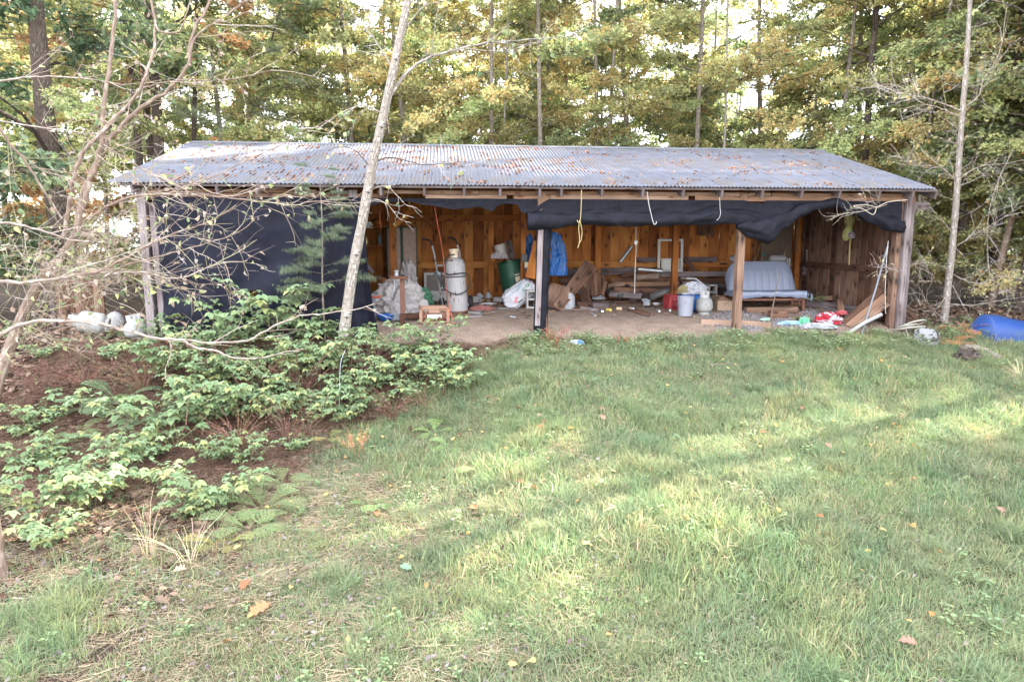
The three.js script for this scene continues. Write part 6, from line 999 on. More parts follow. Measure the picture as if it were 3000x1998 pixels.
{
  const p = G_([3.19, 0.25, -1.46]), t = thing('blue_cooler', 'blue picnic cooler heaped with rubbish, its white lid flung open', 'cooler', [p[0] + 0.02, p[1], p[2] - 0.12], 0.05), b = plain(0.012, 0.12, 0.42, { roughness: 0.4 });
  part(t, 'body', lumpy(box(0.48, 0.33, 0.3, 0, 0.17, 0, 0.02), 0, 1), b);
  part(t, 'rim', [box(0.5, 0.045, 0.022, 0, 0.36, 0.145, 0.006), box(0.5, 0.045, 0.022, 0, 0.36, -0.145, 0.006), box(0.022, 0.044, 0.27, -0.24, 0.36, 0, 0.006), box(0.022, 0.044, 0.27, 0.24, 0.36, 0, 0.006)], whitePlastic);
  part(t, 'handle', tube(spline([[-0.02, 0.36, 0.165], [-0.02, 0.25, 0.17], [0, 0.235, 0.17], [0.02, 0.25, 0.165]], 12), 0.008, 6), whitePlastic);
  const lid = part(t, 'lid', [box(0.2, 0.03, 0.33, -0.06, 0.66, -0.05, 0.01), move(box(0.36, 0.035, 0.33, 0, 0, 0, 0.012), 0.17, 0.56, -0.05, 0, 0, -0.62)], whitePlastic); lid.castShadow = true;
  heap('white_bag', 'crumpled white plastic bag spilling from the cooler', 'bag', [p[0] + 0.05, p[1] + 0.36, p[2] - 0.08], [0.2, 0.15, 0.13], 0.32, 2.6, 12, plain(0.4, 0.4, 0.44, { roughness: 0.5 }));
  heap('rubbish', 'small dark and yellow rubbish at the cooler’s left edge', 'rubbish', [p[0] - 0.16, p[1] + 0.37, p[2] - 0.06], [0.09, 0.1, 0.08], 0.4, 3.6, 15, plain(0.3, 0.25, 0.13));
}
crate('milk_crate', 'red lattice milk crate left of the grey bucket', G_([2.85, 0.27, -1.72]), 0.24, 0.3, 0.3, 0.1, [0.33, 0.035, 0.04], 4);
{
  const p = G_([3.86, 0.26, -1.58]), t = thing('cardboard_box', 'open brown cardboard box behind the front post', 'box', p, 0.12), m = plain(0.3, 0.21, 0.14);
  part(t, 'sides', [box(0.34, 0.2, 0.006, 0, 0.1, 0.14, 0.001), box(0.34, 0.2, 0.006, 0, 0.1, -0.14, 0.001), box(0.006, 0.2, 0.27, -0.168, 0.1, 0, 0.001), box(0.006, 0.2, 0.27, 0.168, 0.1, 0, 0.001), box(0.33, 0.006, 0.27, 0, 0.006, 0, 0.001)], m);
  part(t, 'flap', box(0.33, 0.005, 0.14, 0.01, 0.24, -0.19, 0.001, -0.6), m); part(t, 'flap', box(0.14, 0.005, 0.26, -0.22, 0.23, 0, 0.001, 0, 0, -0.5), m);
  heap('wood_scraps', 'brown scraps filling the cardboard box', 'scrap wood', [p[0], p[1] + 0.12, p[2]], [0.13, 0.09, 0.11], 0.4, 3, 4, M.brown[0]);
}
one('loose_board', 'flat brown board lying on the dirt in the third bay', 'board', boardBetween([2, 0.27, -1.69], [2.16, 0.22, -1.09], 0.22, 0.025, [0, 1, 0], 3).translate(0, 0.02, 0), M.brown[1]);
[[[1, 0.31, -2.66], [1.31, 0.31, -2.47], 0.09, 0.05, 'pale', 0, 'orange-brown board end right of the white sack'], [[1.33, 0.31, -2.7], [1.99, 0.32, -2.91], 0.1, 0.04, 'brown', 0, 'grey-brown board under the white jug'], [[1.27, 0.29, -2.1], [1.62, 0.29, -2.13], 0.12, 0.09, 'grey', 1, 'squared timber end on the floor before the boards'], [[0.79, 0.27, -1.68], [1.07, 0.27, -1.71], 0.05, 0.02, 'pale', 0, 'thin tan stick on the dirt by the white sack'], [[0.98, 0.3, -2.27], [1.21, 0.3, -2.25], 0.1, 0.1, 'brown', 2, 'dark wood block right of the white sack'], [[2.07, 0.34, -3.78], [2.26, 0.34, -3.76], 0.1, 0.1, 'pale', 1, 'small pale wood block at the end of the dark pipe'], [[2.88, 0.32, -2.9], [3.01, 0.31, -2.52], 0.12, 0.02, 'grey', 0, 'grey tin strip left of the red crate']]
  .forEach(([a, b, w, t, k, v, label], i) => one('wood_scrap', label, 'scrap wood', boardBetween(a, b, w, t, [0, 1, 0.15], i).translate(0, t / 2, 0), M[k][v], [0, 0, 0], 0, 'wood scraps on the floor'));
heap('white_jug', 'crumpled white plastic jug on the boards', 'jug', G_([1.62, 0.32, -3], 0.05), [0.13, 0.09, 0.08], 0.25, 2.4, 21, whitePlastic, 0.3);
heap('plastic_bottle', 'crushed clear plastic bottle on the floor mid-bay', 'bottle', G_([2.65, 0.32, -2.92], 0.0), [0.11, 0.05, 0.045], 0.25, 3, 22, plain(0.55, 0.57, 0.62, { roughness: 0.3 }));
heap('paper_scrap', 'white crumpled paper on a dark dish', 'paper', G_([2.43, 0.29, -2.07], 0.03), [0.05, 0.06, 0.04], 0.4, 3, 23, whitePlastic);
one('dark_dish', 'shallow dark dish on the floor under white paper', 'dish', lathe([[0, 0.01], [0.1, 0.01], [0.12, 0.03], [0.11, 0.03], [0.09, 0.016], [0, 0.016]], 24), iron, G_([2.43, 0.29, -2.07]));
heap('paper_scrap', 'pale scrap beside the dark dish', 'paper', G_([2.72, 0.3, -2.37]), [0.09, 0.03, 0.04], 0.4, 3, 24, plain(0.6, 0.6, 0.62));
heap('glass_jar', 'small clear jar by the end of the dark pipe', 'jar', G_([2.44, 0.33, -3.21]), [0.06, 0.05, 0.05], 0.2, 2, 25, plain(0.5, 0.52, 0.54, { roughness: 0.2 }));
const canGeo = lathe([[0, 0], [0.026, 0], [0.032, 0.008], [0.033, 0.11], [0.027, 0.12], [0.026, 0.116], [0, 0.115]], 18), tin = std({ color: lin(0.62, 0.62, 0.62), metalness: 0.8, roughness: 0.3 });
[[[1.33, 0.25, -1.53], 0, 0, 'shiny can end-on, leftmost on the dirt floor'], [[1.46, 0.26, -1.6], 0.6, 1, 'yellow-striped can beside the leftmost can'], [[1.68, 0.27, -1.71], 1.55, 2, 'tan can lying sideways on the dirt'], [[1.95, 0.27, -1.69], 0.9, 0, 'crushed can at the corner of the loose board'], [[2.44, 0.25, -1.42], 0.15, 0, 'shiny can end-on right of the loose board'], [[2.72, 0.25, -1.52], -0.1, 0, 'shiny can end-on before the red crate']]
  .forEach(([p, a, k, label], i) => { const m = one('drink_can', label, 'can', canGeo, [tin, plain(0.6, 0.45, 0.1), plain(0.5, 0.36, 0.22)][k], G_(p, 0.034), 0, 'empty cans'); m.rotation.set(Math.PI / 2, a, 0, 'YXZ'); });
heap('ash_bag', 'brown burst bag against the fat grey pipe', 'bag', G_([2.74, 0.33, -3.49]), [0.2, 0.14, 0.14], 0.3, 2.6, 31, plain(0.17, 0.11, 0.08));

[[[1.87, 0.3, -2.43], [2.61, 0.32, -2.92], 0.13, 0.03, 'brown', 1, 'brown board slanting across the floor below the dark pipe'], [[2.51, 0.29, -2.17], [3.09, 0.32, -2.89], 0.1, 0.03, 'brown', 0, 'short brown board slanting toward the red crate'], [[1.78, 0.51, -2.7], [2.38, 0.48, -2.3], 0.14, 0.03, 'grey', 1, 'grey board sloping off the lumber pile'], [[1.86, 0.59, -2.6], [3.17, 0.54, -2.75], 0.1, 0.05, 'brown', 1, 'long brown timber low on the lumber pile'], [[0.83, 0.71, -2.9], [1.11, 0.55, -2.6], 0.16, 0.03, 'grey', 2, 'dark board propped behind the leaning planks'], [[2.28, 0.67, -2.9], [3.19, 0.68, -2.95], 0.09, 0.05, 'pale', 1, 'tan timber in the middle of the lumber pile'], [[3.49, 0.67, -2.9], [4.7, 0.62, -2.95], 0.13, 0.05, 'grey', 1, 'grey timber behind the open cooler lid'], [[0.97, 0.28, -1.88], [1.27, 0.26, -1.57], 0.07, 0.03, 'grey', 0, 'pale grey stick lying before the white sack'], [[2.18, 0.85, -3.2], [2.53, 0.91, -3.2], 0.1, 0.05, 'brown', 2, 'dark block at the left end of the log']]
  .forEach(([a, b, w, t, k, v, label], i) => one('loose_board', label, 'board', boardBetween(a, b, w, t, [0, 0.6, 1], i + 20).translate(0, t / 2, 0), M[k][v], [0, 0, 0], 0, 'loose boards in the third bay'));

// ---------------------------------------------------------------- right bay
{ // vehicle bench seat
  const p = G_([4.77, 0.23, -1.26]), t = thing('bench_seat', 'blue-grey vinyl vehicle bench seat with two headrests', 'bench seat', [p[0] + 0.02, p[1], p[2] - 0.25], -0.03), v = plain(0.24, 0.26, 0.33, { roughness: 0.5 });
  const W = 1.34; // backrest with piped channels: a bulged sheet closed to a slab
  const back = (s) => sheet((u, w) => { const x = (u - 0.5) * W, e = Math.min(1, Math.min(u, 1 - u) * 9), r = 1 - Math.pow(Math.abs(u - 0.5) * 2, 9) * 0.5, y = w * 0.62 * (r + 0.0), ch = s > 0 ? 0.011 * Math.pow(Math.abs(Math.sin(u * Math.PI * 10)), 0.35) * smooth(0, 0.15, w) * smooth(0.85, 0.7, w) : 0; const bul = Math.pow(Math.sin(Math.PI * clamp(w * 0.93 + 0.04, 0, 1)), 0.4) * Math.pow(e, 0.5); return V(x, 0.3 + y, -0.2 - 0.2 * w + s * (0.075 * bul + ch)); }, 90, 24, 1, 1);
  part(t, 'backrest', [back(1), back(-1)], std({ color: lin(0.165, 0.185, 0.25), roughness: 0.5, side: THREE.DoubleSide }));
  part(t, 'cushion', sheet((u, w) => { const x = (u - 0.5) * (W + 0.12), a = w * Math.PI * 1.25, e = Math.pow(Math.min(1, Math.min(u, 1 - u) * 14), 0.5), sag = 0.03 * Math.sin(u * Math.PI) + 0.02 * noise(u * 6, w * 3); const z = w < 0.55 ? lerp(-0.25, 0.3, w / 0.55) : 0.3 + 0.02 * Math.sin((w - 0.55) * 7), y = w < 0.55 ? 0.35 + 0.05 * e - sag * 0.4 : 0.4 - (w - 0.55) / 0.45 * (0.15 - 0.05 * Math.sin(u * Math.PI)) + 0.02 * noise(u * 12, w * 2, 4); return V(x, y * (0.85 + 0.15 * e) , z - 0.03 * (1 - e)); }, 70, 24, 1, 1, (u, w) => !(u > 0.92 && u < 0.975 && w > 0.6 && w < 0.95 && noise(u * 60, w * 20) > -0.2)), std({ color: lin(0.19, 0.215, 0.29), roughness: 0.45, side: THREE.DoubleSide }));
  for (const [x, w] of [[-0.44, 0.28], [0.36, 0.34]]) part(t, 'headrest', lumpy(box(w, 0.12, 0.1, x, 0.97, -0.42, 0.04), 0.01, 8, x), plain(0.15, 0.145, 0.15));
  t.scale.setScalar(1.1);
  for (const [x, z] of [[-0.6, 0.2], [0.6, 0.2], [-0.6, -0.25], [0.6, -0.25]]) part(t, 'leg', box(0.05, 0.3, 0.05, x, 0.13, z, 0.004, 0, 0, x * 0.1), rustIron);
  part(t, 'frame', [box(1.2, 0.04, 0.05, 0, 0.24, 0.2), box(1.2, 0.04, 0.05, 0, 0.24, -0.22), box(0.26, 0.012, 0.012, 0.5, 0.17, 0.24), box(0.012, 0.12, 0.012, 0.38, 0.2, 0.24), box(0.012, 0.12, 0.012, 0.5, 0.2, 0.24)], rustIron);
}
one('wood_block', 'chunky brown wood block under the bench seat', 'block', block(0.34, 0.15, 0.16, 0.008, 2), M.brown[1], G_([4.65, 0.18, -0.76], 0.07), 0.05);
one('cross_timber', 'brown timber lying on the floor under the bench seat', 'timber', boardBetween([4.2, 0.23, -1.19], [5.3, 0.23, -1.23], 0.11, 0.09, [0, 0, 1]).translate(0, 0.06, 0), M.brown[0]);
one('pale_board', 'pale thin board under the right end of the bench seat', 'board', boardBetween([4.96, 0.26, -1.64], [6.17, 0.28, -1.93], 0.12, 0.02, [0, 1, 0.3]).translate(0, 0.06, 0), M.pale[1]);
[[[5.86, 0.36, -1.85], [6.4, 0.3, -0.85], 0.13, 0.1, 'grey', 1, [1, 0.1, 0.5], 'thick grey beam lying along the right wall'], [[6.22, 0.43, -2.1], [6.45, 0.46, -1.9], 0.09, 0.09, 'pale', 1, [0, 0, 1], 'short pale timber on the grey beam'], [[5.78, 0.13, -0.43], [6.01, 0.48, -0.9], 0.13, 0.04, 'brown', 1, [-0.2, 0.5, 1], 'short brown board propped up behind the red cloth'], [[5.62, 0.24, -0.9], [5.76, 0.17, -0.5], 0.07, 0.05, 'grey', 2, [0, 1, 0.3], 'dark grey stick, lowest of the loose pile'], [[5.65, 0.3, -1], [5.8, 0.23, -0.6], 0.07, 0.04, 'brown', 1, [0, 1, 0.3], 'brown stick in the middle of the loose pile'], [[5.77, 0.35, -1.1], [5.87, 0.29, -0.7], 0.07, 0.04, 'grey', 1, [0, 1, 0.3], 'grey stick on top of the loose pile']]
  .forEach(([a, b, w, t, k, v, f, label], i) => one('loose_timber', label, 'timber', boardBetween(a, b, w, t, f, i), M[k][v], [0, 0, 0], 0, 'loose timber in the right bay'));
[[[5.75, 0.1, -0.25], [6.53, 0.72, -0.35], 0.2, 'brown', 2, 'darkest wide plank leaning on the right wall'], [[5.71, 0.07, -0.09], [6.49, 0.63, -0.2], 0.14, 'pale', 1, 'tan plank, middle of those leaning on the right wall'], [[5.73, 0.05, -0.02], [6.42, 0.51, -0.05], 0.14, 'brown', 0, 'lowest brown plank leaning on the right wall']]
  .forEach(([a, b, w, k, v, label], i) => one('leaning_plank', label, 'plank', boardBetween(a, b, w, 0.04, [-0.6, 0.5, 0.7], i), M[k][v]));
one('metal_pole', 'grey metal pole leaning on the right corner post', 'pole', tube([[5.75, -0.01, 0.27], [6.05, 0.77, 0.12], [6.27, 1.56, 0.05]], 0.018, 10), plain(0.17, 0.175, 0.195, { metalness: 0.3, roughness: 0.5 }));
rope('pale_rope', 'thin pale cord hanging beside the metal pole', [[6.24, 1.66, 0.1], [6.22, 1.33, 0.12], [6.23, 1.08, 0.12], [6.26, 0.7, 0.1], [6.3, 0.33, 0.1]], 0.005, [0.5, 0.48, 0.46], 20);
one('white_pole', 'white weathered pole lying at the shed’s right corner', 'pole', tube([[5.53, -0, 0.22], [5.78, 0.2, 0.3], [6.18, 0.32, 0.15]], 0.035, 12, 0.05), plain(0.3, 0.29, 0.29));
{
  // limp bag
  const t = thing('hanging_bag', 'yellowed plastic bag with a blue and red print hanging on the right wall', 'bag', [6.37, 1.95, -1.35]); t.rotation.y = -0.5;
  const g = new THREE.SphereGeometry(1, 30, 24), q = g.attributes.position; for (let i = 0; i < q.count; i++) { const x = q.getX(i), y = q.getY(i), z = q.getZ(i), pinch = 1 - 0.45 * Math.exp(-((y - 0.05) ** 2) * 14), k = 1 + 0.3 * noise(x * 3, y * 2, z * 3) + 0.35 * (0.4 - 2 * Math.abs(noise(x * 5, y * 2.2, z * 5))); q.setXYZ(i, x * 0.105 * pinch * k - 0.05 * y * (y < 0 ? -1 : 0.2), y * 0.29, z * 0.07 * k); } g.computeVertexNormals();
  part(t, 'bag', g, plain(0.36, 0.34, 0.13, { roughness: 0.45 })); part(t, 'printed_patch', move(lumpy(new THREE.SphereGeometry(0.07, 18, 14), 0.02, 12), 0.05, -0.17, 0.05), std({ map: canvasTex(64, 64, (c) => { c.fillStyle = '#8fb4bd'; c.fillRect(0, 0, 64, 64); c.strokeStyle = '#b03a4a'; c.lineWidth = 5; c.beginPath(); c.moveTo(4, 30); c.lineTo(60, 14); c.moveTo(4, 44); c.lineTo(60, 26); c.stroke(); }), roughness: 0.45 }));
}
rope('yellow_strap', 'yellow strap hanging under the yellowed bag', [[6.38, 1.7, -1.3], [6.38, 1.5, -1.3], [6.39, 1.29, -1.3], [6.39, 1.18, -1.3]], 0.011, [0.55, 0.45, 0.15], 12);
heap('red_cloth', 'crumpled red and white cloth on the floor of the right bay', 'cloth', G_([5.44, 0.11, -0.31], 0), [0.2, 0.13, 0.13], 0.4, 2.6, 41, std({ map: tex(128, 128, (x, y) => { const n = tile(x, y, 128, 128, 7, 7, 3) + 0.4 * tile(x, y, 128, 128, 18, 18, 6); return mix3([0.6, 0.12, 0.17], [0.66, 0.64, 0.66], smooth(-0.02, 0.06, n)); }), roughness: 0.8 }));
heap('red_rag', 'red rag over the propped short board', 'rag', [5.81, 0.26, -0.5], [0.11, 0.05, 0.06], 0.35, 3, 43, plain(0.42, 0.09, 0.1), 0.3);
for (const [px, z, c, r, label] of [[[4.29, 0.14, -0.52], 0, [0.3, 0.5, 0.38], 0.035, 'pale green bottle lying on the gravel']]) { const m = one('green_bottle', label, 'bottle', lathe([[0, -0.1], [0.03, -0.1], [0.033, -0.09], [0.033, 0.05], [0.014, 0.09], [0.014, 0.11], [0, 0.11]], 18), plain(...c, { roughness: 0.3 }), G_(px, 0.035)); m.rotation.set(0, 0.1, Math.PI / 2, 'YXZ'); }
heap('blue_strip', 'torn strip of pale blue plastic before the right bay', 'plastic', G_([4.69, 0.11, -0.3], 0), [0.2, 0.04, 0.07], 0.4, 2.6, 51, plain(0.3, 0.45, 0.58, { roughness: 0.4 }));
heap('green_bottle', 'crushed green plastic bottle before the right bay', 'bottle', G_([4.92, 0.1, -0.24], 0), [0.08, 0.09, 0.07], 0.35, 3, 52, plain(0.14, 0.42, 0.26, { roughness: 0.3 }));
heap('white_sleeve', 'long crumpled clear plastic sleeve before the right bay', 'plastic', G_([5.07, 0.06, -0.04], 0), [0.26, 0.06, 0.09], 0.35, 2.6, 53, plain(0.33, 0.33, 0.36, { roughness: 0.35 }), -0.3);
{ const m = one('garden_plant', 'broad-leaved green plant sprawling on the gravel', 'plant', (() => { const f = new Foliage(), r = rng(61); for (let k = 0; k < 22; k++) { const a = r() * 6.283, q = 0.14 * r(); f.leaf(V(Math.cos(a) * q, 0.03 + 0.06 * r(), Math.sin(a) * q * 0.6), V(Math.cos(a), 0.15, Math.sin(a)), V(0, 1, 0).add(rv(r, 0.3)), 0.1 + 0.05 * r(), 'heart', pick(pal.green, r), 0.15, 0.3); } return f.build(); })(), greenMat, G_([5.01, 0.12, -0.4])); }
// long-handled tools and scraps leaning behind the seat
[[[5.17, 1.13, -3], [5.51, 1.67, -3.35], 0.016, 'brown', 0, 'brown tool handle leaning leftmost behind the seat'], [[5.21, 1.02, -2.9], [5.49, 1.38, -3.2], 0.016, 'pale', 0, 'pale tool handle with a teal grip behind the seat'], [[6.32, 1.4, -3.3], [6.38, 2.24, -3.4], 0.02, 'pale', 1, 'white pole standing in the far right corner'], [[5.57, 1.04, -2.5], [5.83, 1.44, -2.9], 0.032, 'pale', 1, 'stout pale stake leaning behind the right headrest'], [[6.63, 0.7, -3.3], [6.61, 1.46, -3.35], 0.025, 'grey', 0, 'pale grey pole against the corner post'], [[5.21, 1.17, -3.2], [5.42, 1.79, -3.45], 0.012, 'grey', 2, 'thin dark rod behind the tool handles'], [[5.92, 1.3, -3.3], [6.09, 1.71, -3.45], 0.012, 'grey', 0, 'thin pale rod leaning on the brown sheet']]
  .forEach(([a, b, r, k, v, label], i) => { const t = one('tool_handle', label, 'pole', tube([a, vec(a).lerp(vec(b), 0.5), b], r, 8), M[k][v], [0, 0, 0], 0, 'tools and poles behind the seat'); if (i === 1) part(t, 'grip', tube([vec(a).lerp(vec(b), 0.82), b], 0.025, 8), plain(0.02, 0.22, 0.22)); });
one('brown_sheet', 'large brown sheet leaning across the back right corner', 'panel', boardBetween([5.84, 0.69, -3.3], [5.92, 2.18, -3.5], 0.75, 0.012, [0, 0.1, 1]), plain(0.11, 0.075, 0.05));
one('brown_sheet', 'lower grey-brown sheet standing before the large brown sheet', 'panel', boardBetween([5.65, 0.63, -3.05], [5.69, 1.23, -3.2], 0.62, 0.012, [0, 0.1, 1]), plain(0.12, 0.1, 0.085));
for (const [k, x] of [[[5.86, 1, -2.9], [5.92, 1.27, -3]], [[5.91, 1, -2.9], [5.97, 1.27, -3]], [[5.96, 1, -2.9], [6.02, 1.27, -3]]].entries()) one('white_strip', ['left', 'middle', 'right'][k] + ' one of three white slats behind the right headrest', 'slat', boardBetween(x[0], x[1], 0.03, 0.02, [0, 0, 1]), plain(0.5, 0.48, 0.46), [0, 0, 0], 0, 'white slats');
one('post_patch', 'small grey board nailed on the corner post', 'board', block(0.085, 0.24, 0.02, 0.004), M.grey[0], [6.57, 1, -3.36]);
one('thin_cane', 'thin brown cane leaning before the bench seat', 'stick', tube(spline([[4.27, 0.08, -0.3], [4.41, 0.38, -0.5], [4.52, 0.73, -0.6], [4.65, 1.11, -0.75]], 14), [0.011, 0.006], 7, 0.15), bark.tan);
one('sill_timber', 'pinkish timber sill half buried at the front of the third bay', 'timber', boardBetween([2.97, 0.13, -0.41], [3.58, 0.11, -0.3], 0.14, 0.12, [0, 0.3, 1], 1), M.pale[0]);
one('sill_timber', 'pinkish timber sill half buried at the front of the right bay', 'timber', boardBetween([3.69, 0.11, -0.34], [4.23, 0.08, -0.17], 0.14, 0.12, [0, 0.3, 1], 2), M.pale[0]);
{ // pea gravel spread under the seat
  const peb = [1, 2, 3].map((s) => lumpy(new THREE.IcosahedronGeometry(0.016, 1), 0.006, 40, s));
  scatter('gravel', peb, plain(0.24, 0.225, 0.225), 2600, 71, (r) => { const x = 2.9 + 3.2 * r(), z = -1.5 + 1.55 * r(); if (noise(x * 1.3, z * 2) > 0.25 || r() > smooth(2.9, 3.6, x)) return null; const k = 0.6 + 0.7 * r(); return [V(x, ground(x, z) + 0.006, z), [r() * 3, r() * 6, 0], 0.6 + 0.7 * r(), new THREE.Color(k, k * 0.98, k)]; });
}
{ // splinters, bark and small rubbish trodden into the floor
  const chips = [0, 1, 2, 3].map((k) => block(0.05 + 0.05 * k, 0.012 + 0.006 * (k % 2), 0.025 + 0.012 * (k % 3), 0.002, k));
  for (const [m, n, sd] of [[M.brown[0], 130, 1], [M.pale[1], 60, 2], [M.grey[0], 60, 3], [plain(0.09, 0.08, 0.075), 50, 4], [whitePlastic, 26, 5]]) scatter('floor_scraps', chips, m, n, 500 + sd, (r) => { const x = -2.6 + 8.8 * r(), z = -0.9 - 2.4 * Math.pow(r(), 0.8); return [V(x, ground(x, z) + 0.012, z), [(r() - 0.5) * 0.3, r() * 6.283, (r() - 0.5) * 0.3], 0.5 + 1.1 * r()]; });
}
// the left end of the second bay: shelf, clamp, tub, scraps
{ const t = thing('wall_shelf', 'plank shelf behind the left inner post', 'shelf', [-3.34, 1.56, -2.9]); part(t, 'board', box(0.8, 0.03, 0.22, 0, 0, 0), M.warm[1]); part(t, 'board', box(0.8, 0.03, 0.22, 0, 0.4, 0), M.warm[1]); part(t, 'bracket', box(0.04, 0.44, 0.18, -0.36, 0.18, -0.02), M.warm[3]); part(t, 'bracket', box(0.04, 0.44, 0.18, 0.36, 0.18, -0.02), M.warm[3]); }
one('glass_jar', 'brass-coloured jar on the lower shelf left of the inner post', 'jar', lathe([[0, 0], [0.055, 0], [0.06, 0.02], [0.06, 0.12], [0.045, 0.15], [0.045, 0.17], [0, 0.17]], 18), plain(0.3, 0.22, 0.08, { roughness: 0.3, metalness: 0.4 }), [-3.43, 1.58, -2.85]);
one('glass_jar', 'tall dark bottle on the lower shelf right of the inner post', 'bottle', lathe([[0, 0], [0.045, 0], [0.045, 0.16], [0.018, 0.2], [0.018, 0.26], [0, 0.26]], 18), plain(0.1, 0.12, 0.14, { roughness: 0.2 }), [-3.14, 1.58, -2.85]);
heap('paper_scrap', 'white paper bag on the upper shelf', 'bag', [-3.4, 1.93, -2.85], [0.1, 0.09, 0.07], 0.3, 3, 81, plain(0.55, 0.54, 0.52));
[[[-2.8, 0.3, -2.38], [-3.14, 0.93, -2.6], 'brown', 0, 0.1, 'grey-brown board leaning left of the locker'], [[-2.91, 0.31, -2.49], [-3.06, 0.9, -2.5], 'warm', 2, 0.08, 'orange board leaning against the left inner post'], [[-2.65, 0.29, -2.12], [-2.98, 0.92, -2.4], 'brown', 1, 0.09, 'brown board leaning nearest the locker'], [[-3.29, 0.99, -2.9], [-3.56, 1.31, -2.9], 'grey', 0, 0.07, 'grey stick leaning behind the tarp’s edge']]
  .forEach(([a, b, k, v, w, label], i) => one('leaning_board', label, 'board', boardBetween(a, b, w, 0.03, [0, 0.2, 1], i), M[k][v]));
{ const t = thing('bar_clamp', 'orange and grey bar clamp stand beside the tarp', 'clamp', G_([-3.12, 0.24, -1.34])); part(t, 'jaw', [box(0.15, 0.03, 0.04, 0.02, 0.36, 0), box(0.03, 0.06, 0.04, 0.09, 0.37, 0)], plain(0.6, 0.1, 0.04)); part(t, 'head', box(0.12, 0.03, 0.06, -0.02, 0.4, 0), galv); part(t, 'bar', box(0.05, 0.34, 0.04, -0.03, 0.17, 0), plain(0.2, 0.2, 0.24)); }
one('blue_tub', 'bright blue plastic tub half hidden by brambles', 'tub', lathe([[0, 0.005], [0.13, 0.005], [0.17, 0.1], [0.18, 0.1], [0.18, 0.11], [0.165, 0.11], [0.125, 0.015], [0, 0.015]], 30), plain(0.01, 0.13, 0.5, { roughness: 0.4 }), G_([-2.89, 0.19, -0.87]));
heap('white_bag', 'white plastic bag beside the blue tub', 'bag', G_([-2.68, 0.2, -0.92]), [0.13, 0.1, 0.1], 0.3, 3, 83, whitePlastic);

// ---------------------------------------------------------------- outside
propane('propane_tank', 'white propane tank standing at the shed’s left corner', G_([-7.06, -0, -0.3], -0.03), 0.18, 0.33).rotation.z = 0.12;
{ const t = propane('propane_tank', 'white propane tank lying on its side left of the shed', G_([-7.89, -0, -0.69], 0.17), 0.19, 0.5); t.rotation.set(0.15, 0.2, 1.35, 'YXZ'); t.position.x += 0.2; }
heap('grey_drum_lid', 'rounded grey metal tub behind the fallen tank', 'tub', G_([-8.15, -0, -1.92], 0.0), [0.17, 0.24, 0.16], 0.06, 1.5, 3, plain(0.36, 0.35, 0.35));
{ const t = thing('wooden_panel', 'old brown board panel with posts standing left of the tanks', 'panel', [-8.93, -0.04, -2.2], 0.1); t.position.y = 0; for (let k = 0; k < 7; k++) { const m = part(t, 'plank', block(0.105, 0.85, 0.022, 0.004, k), M.brown[k % 3]); m.position.set(-0.33 + k * 0.11, 0.45, 0); } part(t, 'top_rail', box(0.85, 0.06, 0.05, 0, 0.88, 0.01), M.brown[1]); part(t, 'post', box(0.07, 0.95, 0.07, -0.44, 0.45, 0.02), M.grey[2]); part(t, 'post', box(0.07, 0.95, 0.07, 0.44, 0.45, 0.02), M.brown[1]); }
{ // blue plastic shell at the right edge
  const p = [8.2, -0.12, 0.71], t = thing('blue_shell', 'overturned blue plastic boat-like shell at the right edge', 'plastic shell', [p[0] + 0.15, ground(p[0], p[2]) - 0.02, p[2] - 0.2], -0.25), b = std({ roughness: 0.55, map: tex(256, 256, (x, y) => { const n = tile(x, y, 256, 256, 6, 6, 3), m = tile(x, y, 256, 256, 26, 26, 5), sc_ = smooth(0.42, 0.6, tile(x, y, 256, 256, 70, 8, 9)); return mix3(mix3([0.11, 0.24, 0.5], [0.15, 0.27, 0.48], clamp(0.5 + n, 0, 1)), [0.4, 0.38, 0.34], 0.5 * smooth(0.25, 0.6, n * 0.6 + m * 0.6) + 0.4 * sc_); }), side: THREE.DoubleSide });
  part(t, 'hull', sheet((u, v) => { const a = v * Math.PI, end = Math.pow(Math.min(1, u * 5, (1 - u) * 5), 0.5), x = lerp(-0.62, 0.75, u), w = end * 0.42 * Math.pow(Math.sin(Math.PI * clamp(0.18 + u * 0.72, 0, 1)), 0.5), h = end * 0.5 * Math.pow(Math.sin(Math.PI * clamp(0.3 + u * 0.55, 0, 1)), 0.7) - 0.16 * u; return V(x, Math.pow(Math.sin(a), 0.55) * h + 0.02 * noise(u * 5, v * 4), -Math.cos(a) * w); }, 50, 30), b);
  part(t, 'port', move(new THREE.TorusGeometry(0.05, 0.02, 8, 20), 0.42, 0.14, 0.36, -0.3, 0.3), plain(0.02, 0.07, 0.25)); part(t, 'port_cap', move(new THREE.CylinderGeometry(0.045, 0.045, 0.02, 18), 0.42, 0.14, 0.355, 1.27, 0.3), black);
  part(t, 'skirt', sheet((u, v) => V(lerp(0.35, 0.8, u), 0.13 - 0.16 * v + 0.03 * u, 0.36 + 0.05 * Math.sin(u * 3) - 0.1 * u + 0.03 * v), 12, 6), std({ color: lin(0.2, 0.2, 0.32), roughness: 0.5, side: THREE.DoubleSide }));
}
one('weathered_log', 'split grey log rotting in the grass at the right', 'log', tube(spline([[6.92, -0.25, 1.33], [7.19, -0.25, 1.34], [7.22, -0.33, 1.75]].map((p) => [p[0], ground(p[0], p[2]) + 0.06, p[2]]), 14), [0.1, 0.07], 12, 0.25, 6), bark.grey);
{ const m = one('mossy_stump', 'squat rotten stump beside the grey log', 'stump', lumpy(new THREE.CylinderGeometry(0.14, 0.2, 0.2, 28, 10), 0.11, 11, 2), bark.dark, G_([6.71, -0.31, 1.63], 0.06)); m.rotation.z = 0.3; }
